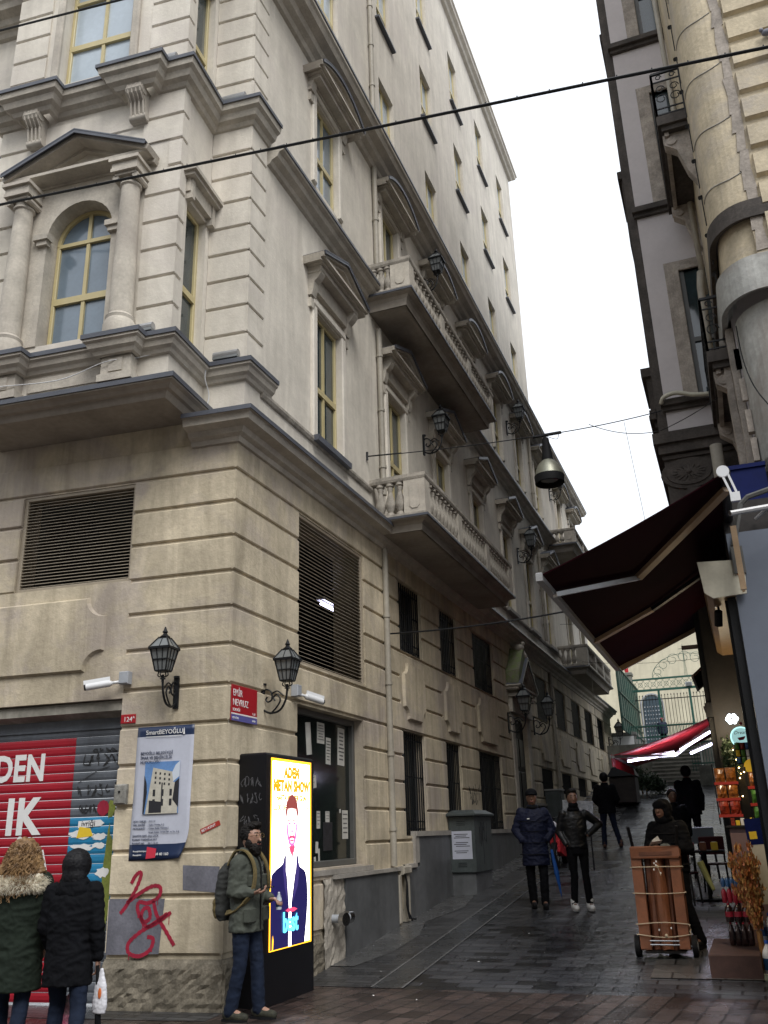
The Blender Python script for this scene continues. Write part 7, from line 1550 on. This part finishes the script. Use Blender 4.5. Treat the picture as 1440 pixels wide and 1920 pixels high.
def ff(q):
    t = q.uniform(0, 2*PI); e = q.uniform(-1.2, 1.5); r = .065; c = (.15*math.cos(t)*1.15, -.05+.14*math.sin(t), -.22)
    d = (math.cos(t)*math.cos(e), math.sin(t)*math.cos(e), math.sin(e)*.8-.2); return (c[0]+d[0]*r, c[1]+d[1]*r, c[2]+d[2]*r), d
tufts(R_ @ HR, ff, 5200, .034, .0022, 1, FURC, 'fur_tufts', fur)
hb = hairmass(b, R_, HR, CURL, [((0,-.01,.03),.122,(.95,1,1)), ((0,-.05,-.06),.15,(1.08,.8,.9)), ((-.11,-.06,-.14),.09,(1,.8,1.1)), ((.12,-.06,-.15),.085,(1,.8,1.0)), ((.02,-.14,-.22),.06,(.8,.6,2.0)), ((.06,-.13,-.18),.05,(1,.6,1.2))], 3, .03, 17, .010)
def hf(q):
    t = q.uniform(0, 2*PI); z = q.uniform(-.26, .12); r = (.15 + .10*max(0,-z))*math.sqrt(max(.05, 1-(max(0, z-.0)/.15)**2)); 
    return (r*math.cos(t)*.95, -.03+r*math.sin(t), z), (math.cos(t)*.35, math.sin(t)*.35-.1, -.9)
tufts(R_ @ HR, hf, 620, .10, .0055, 4, CURL, 'curls', hb, curl=.014)
b, R_, HR, j = person('dark haired woman in a black coat and jeans seen from behind, carrying bags', -.22, -2.2, -.10, math.atan2(.35,.94), .95, J=dict(kneeL=(-.10,.10,.50), ankL=(-.12,.05,.09), kneeR=(.13,-.05,.49), ankR=(.17,-.26,.12), elR=(.24,-.05,1.12), wrR=(.25,.0,.86), elL=(-.23,.0,1.12), wrL=(-.18,.12,.90), head=(0,.03,1.60)),
    coat=(BLACKC, .66), trs=JEANS, shoe=RUBBER, girth=1.05, vox=.010)
hairmass(b, R_, HR, M_('black_hair', (.006,.006,.008), .6, spec=.25, var=.3, scale=30), [((0,-.015,.015),.132,(.95,1.05,1.06)), ((0,-.06,-.08),.115,(.95,.8,1.1))], 15, .006, 40, .008)
hairmass(b, R_, HR, BLACKC, [((0,-.05,-.14),.115,(1.15,.9,.8)), ((0,-.10,-.20),.10,(1.45,.6,.9)), ((0,.0,-.15),.12,(1.1,.9,.6))], 5, .008, 12, .010, 'hood')
wx, wy, wz = R_ @ j['wrR']
sb_ = empty('shopping_bag', (wx, wy, wz-.3), 'small white plastic bag with an orange print hanging from the woman in black', 'bag'); m = MB(T(wx+.05, wy, wz-.40)); m.ellipse_loft([(0,0,0,.055,.03),(0,0,.06,.07,.035),(0,0,.2,.055,.03),(0,0,.27,.03,.015),(0,0,.33,.012,.008)], 14); remesh(m, 'bag_body', M_('white_bag_film', (.62,.62,.66), .4), sb_, .008, .005, 30, it=3)
m = MB(T(wx+.05, wy, wz-.40)); m.prism([(0,0)]*3,0,0) if False else m.ball((.02,-.036,.15), .022, 8, 6, (.8,.25,1.8)); m.build('orange_print', M_('orange_print', (.6,.15,.04), .5), sb_)
b2 = empty('carrier_bag', (wx-.32, wy+.1, .2), 'magenta and white carrier bag showing between the legs of the woman in black', 'bag'); m = MB(T(wx-.30, wy+.05, .10)); m.ellipse_loft([(0,0,0,.11,.05),(0,0,.12,.12,.06),(.03,0,.28,.07,.04),(.05,0,.36,.03,.02)], 16); remesh(m, 'bag_body', M_('magenta_white_bag', (.55,.05,.16), .45, var=.9, scale=9, dark=(.65,.62,.64)), b2, .01, .015, 14)
m = MB(); m.tube([(wx+.02,wy-.02,wz-.05),(wx+.04,wy,wz-.45),(wx+.07,wy,wz-.72)], .014, 8); um = m.build('folded_umbrella', RUBBER); tag(um, 'black folded umbrella held with the white bag', 'umbrella')
m = MB(); m.tube([(wx+.04,wy,wz-.40),(wx+.06,wy,wz-.68)], .024, 8); m.build('furled_canopy', BLACKC, um)
# man in navy coat with blue umbrella
rf = math.atan2(-.25, -.97)
b, R_, HR, j = person('man in long navy down coat and dark cap, hands in his pockets', 1.86, 6.38, gz(6.38), rf, 1.02, J=dict(kneeL=(-.10,.04,.50), ankL=(-.09,.0,.09), kneeR=(.10,-.01,.49), ankR=(.08,-.10,.10), elL=(-.285,-.04,1.15), wrL=(-.19,.09,.98), elR=(.285,-.04,1.15), wrR=(.19,.09,.98)),
    coat=(NAVYC, .62), trs=BLACKC, shoe=RUBBER, girth=1.08, vox=.010, skin=SKIND, tw=1.05, hands=False)
hairmass(b, R_, HR, BLACKC, [((0,-.01,.070),.112,(.9,1.05,.75)), ((0,.11,.060),.055,(1.2,1.0,.22))], 6, .0, 10, .009, 'cap')
hairmass(b, R_, HR, BLACKC, [((0,.0,-.14),.085,(1.1,1.0,.6))], 7, .006, 20, .009, 'scarf')
m = MB(R_); [m.tube([(.215*1.12*math.cos(t), .155*1.12*math.sin(t), z) for t in [2*PI*i/24 for i in range(25)]], .006, 5) for z in (.78,.95,1.12,1.27)]; m.build('quilting', BLACKC, b)
m = MB(R_ @ frame((-1,0,0),(0,1,0))); m.box(-.10,-.06,1.30,1.315,.160,.166); m.build('chest_mark', INK_W, b)
um = empty('blue_umbrella', tuple(R_ @ Vector((-.26, .0, .6))), 'furled bright blue umbrella hanging point down beside the man in the navy coat', 'umbrella')
m = MB(R_); m.tube([(-.25,-.02,.84),(-.30,.0,.5),(-.345,.0,.16)], [.02,.038,.006], 10); m.build('furled_canopy', M_('bright_blue_fabric', (.01,.09,.36), .5), um); m = MB(R_); m.tube([(-.235,-.02,.95),(-.25,-.02,.84)], .008, 6); m.tube([(-.345,0,.17),(-.35,0,.11)], .004, 6); m.build('shaft', IRON, um)
# man in leather jacket
b, R_, HR, j = person('slim young man in a black leather jacket and skinny black trousers with bright white trainers', 2.56, 6.19, gz(6.19), rf+.12, 1.0, J=dict(kneeL=(-.09,.03,.50), ankL=(-.115,.03,.09), kneeR=(.08,.0,.49), ankR=(.115,-.02,.09), elL=(-.40,-.05,1.24), wrL=(-.17,.11,1.08), elR=(.25,-.05,1.14), wrR=(.17,.08,.94), head=(.01,.03,1.62)),
    coat=(LEATH, .90), trs=BLACKC, shoe=INK_W, girth=.90, vox=.010, skin=SKIND, tw=.86, hands=False, shoe_k=1.25)
hairmass(b, R_, HR, BROWNH, [((0,-.03,.055),.108,(.86,1.0,.95)), ((0,.02,.125),.07,(1,1,.6))], 8, .008, 30, .009)
hairmass(b, R_, HR, BLACKC, [((0,.02,-.085),.078,(1.0,1.05,.75)), ((0,.0,-.15),.085,(1.15,1.0,.6))], 9, .006, 20, .009, 'neck_warmer')
# man walking away
b, R_, HR, j = person('man in a dark hooded coat and jeans walking away uphill', 1.98, 14.25, gz(14.25), .15, .98, J=dict(kneeL=(-.12,.05,.50), ankL=(-.14,.02,.09), kneeR=(.14,-.02,.50), ankR=(.24,-.10,.10), elL=(-.27,.0,1.12), wrL=(-.18,.10,1.0), elR=(.27,.0,1.12), wrR=(.20,.12,1.0)),
    coat=(BLACKC, .80), trs=JEANS, shoe=M_('brown_shoes', (.08,.03,.015), .6), girth=1.08, vox=.014)
hairmass(b, R_, HR, BROWNH, [((0,-.02,.03),.115,(.92,1.02,1.05))], 10, .005, 20, .012)
# porter behind the cart
b, R_, HR, j = person('hooded porter in a black quilted jacket bending his head over the cart with grey gloves', 4.16, 3.72, gz(3.72), math.atan2(.42,-.91), 1.0, J=dict(head=(0,.10,1.585), neck=(0,.03,1.45), shL=(-.18,.03,1.40), shR=(.18,.03,1.40), elL=(-.27,.05,1.13), wrL=(-.12,.24,1.16), elR=(.27,.05,1.13), wrR=(.10,.25,1.18), kneeL=(-.14,.04,.50), ankL=(-.24,-.02,.10), kneeR=(.10,.05,.49), ankR=(.12,.0,.09)),
    coat=(BLACKC, .86), trs=BLACKC, shoe=RUBBER, girth=1.15, vox=.010, skin=SKIND, hands=True, tw=1.08,
    coat_secs=[(0,0,.86,.21,.16),(0,0,1.0,.20,.155),(0,.01,1.2,.225,.165),(0,.02,1.34,.235,.15),(0,.03,1.42,.18,.12),(0,.03,1.475,.09,.08)], handpose=dict(L=((.6,.6,.1),(0,0,-1)), R=((-.6,.6,.1),(0,0,-1))))
hairmass(b, R_, HR, BLACKC, [((0,-.03,.02),.122,(.95,1.0,1.05)), ((0,.045,.065),.085,(1.1,.9,.7)), ((0,-.02,-.10),.10,(1.15,1.0,.7)), ((-.08,.02,-.03),.05,(.6,1,1.6)), ((.08,.02,-.03),.05,(.6,1,1.6))], 11, .008, 12, .010, 'hood')
m = MB(R_); [m.caps(j['wr'+s]+Vector((0,.0,0)), .04, j['wr'+s]+Vector(((.05 if s == 'L' else -.05),.07,.0)), .038) for s in 'LR']; remesh(m, 'gloves', M_('grey_work_gloves', (.12,.135,.13), .9, var=.3, scale=12), b, .009, .008, 16)
m = MB(R_); [m.tube([(.235*math.cos(t), .17*math.sin(t)+.01, z) for t in [2*PI*i/24 for i in range(25)]], .007, 5) for z in (.95,1.08,1.2,1.31)]; m.build('quilting', RUBBER, b)
wl_ = R_ @ Vector((0,.34,1.2)); m = MB(T(*wl_, .4)); m.bar((-.07,0,0),(.07,0,.02),.09,.003,up=(.2,.5,1)); m.bar((-.03,.02,.01),(.05,.02,.06),.07,.003,up=(0,1,.5)); sn = m.build('paper_slip', INK_W); tag(sn, 'crumpled white paper in the porter\'s gloved hands', 'paper')
m = MB(); m.tube([(4.50,3.5,1.18),(4.56,3.5,1.0),(4.62,3.45,.86)], [.04,.035,.02], 8); cl_ = m.build('yellow_green_umbrella', M_('olive_yellow_fabric', (.16,.17,.06), .7)); tag(cl_, 'short furled yellow-green umbrella behind the porter', 'umbrella')
# background figures
b, R_, HR, j = person('dark haired person seated or standing behind the porter, only the head showing', 3.93, 8.4, gz(8.4), rf, .90, coat=(BLACKC, .6), trs=BLACKC, vox=.014, skin=SKIND, hands=False)
hairmass(b, R_, HR, BROWNH, [((0,-.03,.055),.115,(.9,1.0,.95))], 12, .0, 10, .012)
b, R_, HR, j = person('dark silhouette of a person standing near the foot of the stairs under the red awning', 4.0, 12.3, gz(12.3), .2, 1.05, coat=(BLACKC, .8), trs=BLACKC, vox=.016, skin=SKIND, hands=False, girth=1.1)
hairmass(b, R_, HR, BROWNH, [((0,-.02,.03),.118,(.92,1.02,1.05))], 13, .0, 10, .014)
b, R_, HR, j = person('small far person in a red cap and dark blue jacket leaning on the green railing', 2.15, 33.4, 4.83, PI+.3, .74, coat=(M_('blue_black_jacket', (.015,.022,.05), .8), .8), trs=BLACKC, vox=.02, skin=SKIN, hands=False, girth=1.3)
hairmass(b, R_, HR, SPRAY, [((0,0,.05),.10,(.95,1.05,.8))], 14, .0, 10, .016, 'cap')
# ------------------------------------------------------------ one object per separate piece
import numpy as np
KEEP = {'lettering','painted_lettering','torn_lettering','printing','studs','printed_windows','vent_slots','scrap_marks','scratched_tags','black_tags','torn_paper','bulbs','iron_clamps','wall','ground_floor_wall','upper_wall','rusticated_courses','clip','leaves','husks','graffiti_tag','tag_paint','fairy_lights','drain_pipe','glasses','fur_tufts','curls','patched_seam','caps','labels','bottles','balusters','brow','street_name','ground','channel_edging'}
def split_pieces(o):
    me = o.data; nv = len(me.vertices)
    if nv > 60000 or nv < 8: return
    ed = np.empty(len(me.edges)*2, dtype=np.int64); me.edges.foreach_get('vertices', ed); ed = ed.reshape(-1, 2)
    par = np.arange(nv)
    while True:
        a = par[ed[:, 0]]; b = par[ed[:, 1]]; lo = np.minimum(a, b)
        if (a == b).all(): break
        np.minimum.at(par, a, lo); np.minimum.at(par, b, lo)
        while True:
            p2 = par[par]
            if (p2 == par).all(): break
            par = p2
    ids, isl = np.unique(par, return_inverse=True); k = len(ids)
    if k < 2 or k > 900: return
    co_ = np.empty(nv*3); me.vertices.foreach_get('co', co_); co_ = co_.reshape(-1, 3)
    lo = np.full((k, 3), np.inf); hi = np.full((k, 3), -np.inf); np.minimum.at(lo, isl, co_); np.maximum.at(hi, isl, co_); size = (hi-lo).max(1)
    gap = np.maximum(0, np.maximum(lo[:, None]-hi[None], lo[None]-hi[:, None])); near = np.sqrt((gap**2).sum(2)) <= np.maximum(.02, .5*np.maximum(size[:, None], size[None]))
    grp = np.arange(k)
    for _ in range(k):
        n2 = np.where(near, grp[None, :], k).min(1); n2 = np.minimum(n2, grp)
        if (n2 == grp).all(): break
        grp = n2
    g_, pc = np.unique(grp, return_inverse=True); n = len(g_)
    if n < 2 or n > 60: return
    piece = pc[isl]
    src = me; polys = [tuple(p.vertices) for p in src.polygons]; mi = [p.material_index for p in src.polygons]; sm = [p.use_smooth for p in src.polygons]
    fp = [piece[f[0]] for f in polys]; parts = []
    for q in range(n):
        idx = np.nonzero(piece == q)[0]; mp = {int(v): i for i, v in enumerate(idx)}
        fl_ = [i for i in range(len(polys)) if fp[i] == q]
        m2 = bpy.data.meshes.new(o.name.split('.')[0]); m2.from_pydata([tuple(co_[v]) for v in idx], [], [tuple(mp[v] for v in polys[i]) for i in fl_])
        for mt_ in src.materials: m2.materials.append(mt_)
        for pp, i in zip(m2.polygons, fl_): pp.material_index = mi[i]; pp.use_smooth = sm[i]
        parts.append(m2)
    had = any(sm)
    for q, m2 in enumerate(parts):
        if had: m2.set_sharp_from_angle(angle=.6)
        if q == 0: o.data = m2
        else:
            c = bpy.data.objects.new(o.name.split('.')[0], m2); COL.objects.link(c); c.parent = o.parent; c.location = o.location; c.rotation_euler = o.rotation_euler; c.scale = o.scale
shared = {}
for o in list(bpy.data.objects):
    if o.type == 'MESH': shared[o.data.name] = shared.get(o.data.name, 0) + 1
for o in list(bpy.data.objects):
    if o.type == 'MESH' and o.parent and o.name.split('.')[0] not in KEEP and shared[o.data.name] == 1 and not o.modifiers: split_pieces(o)
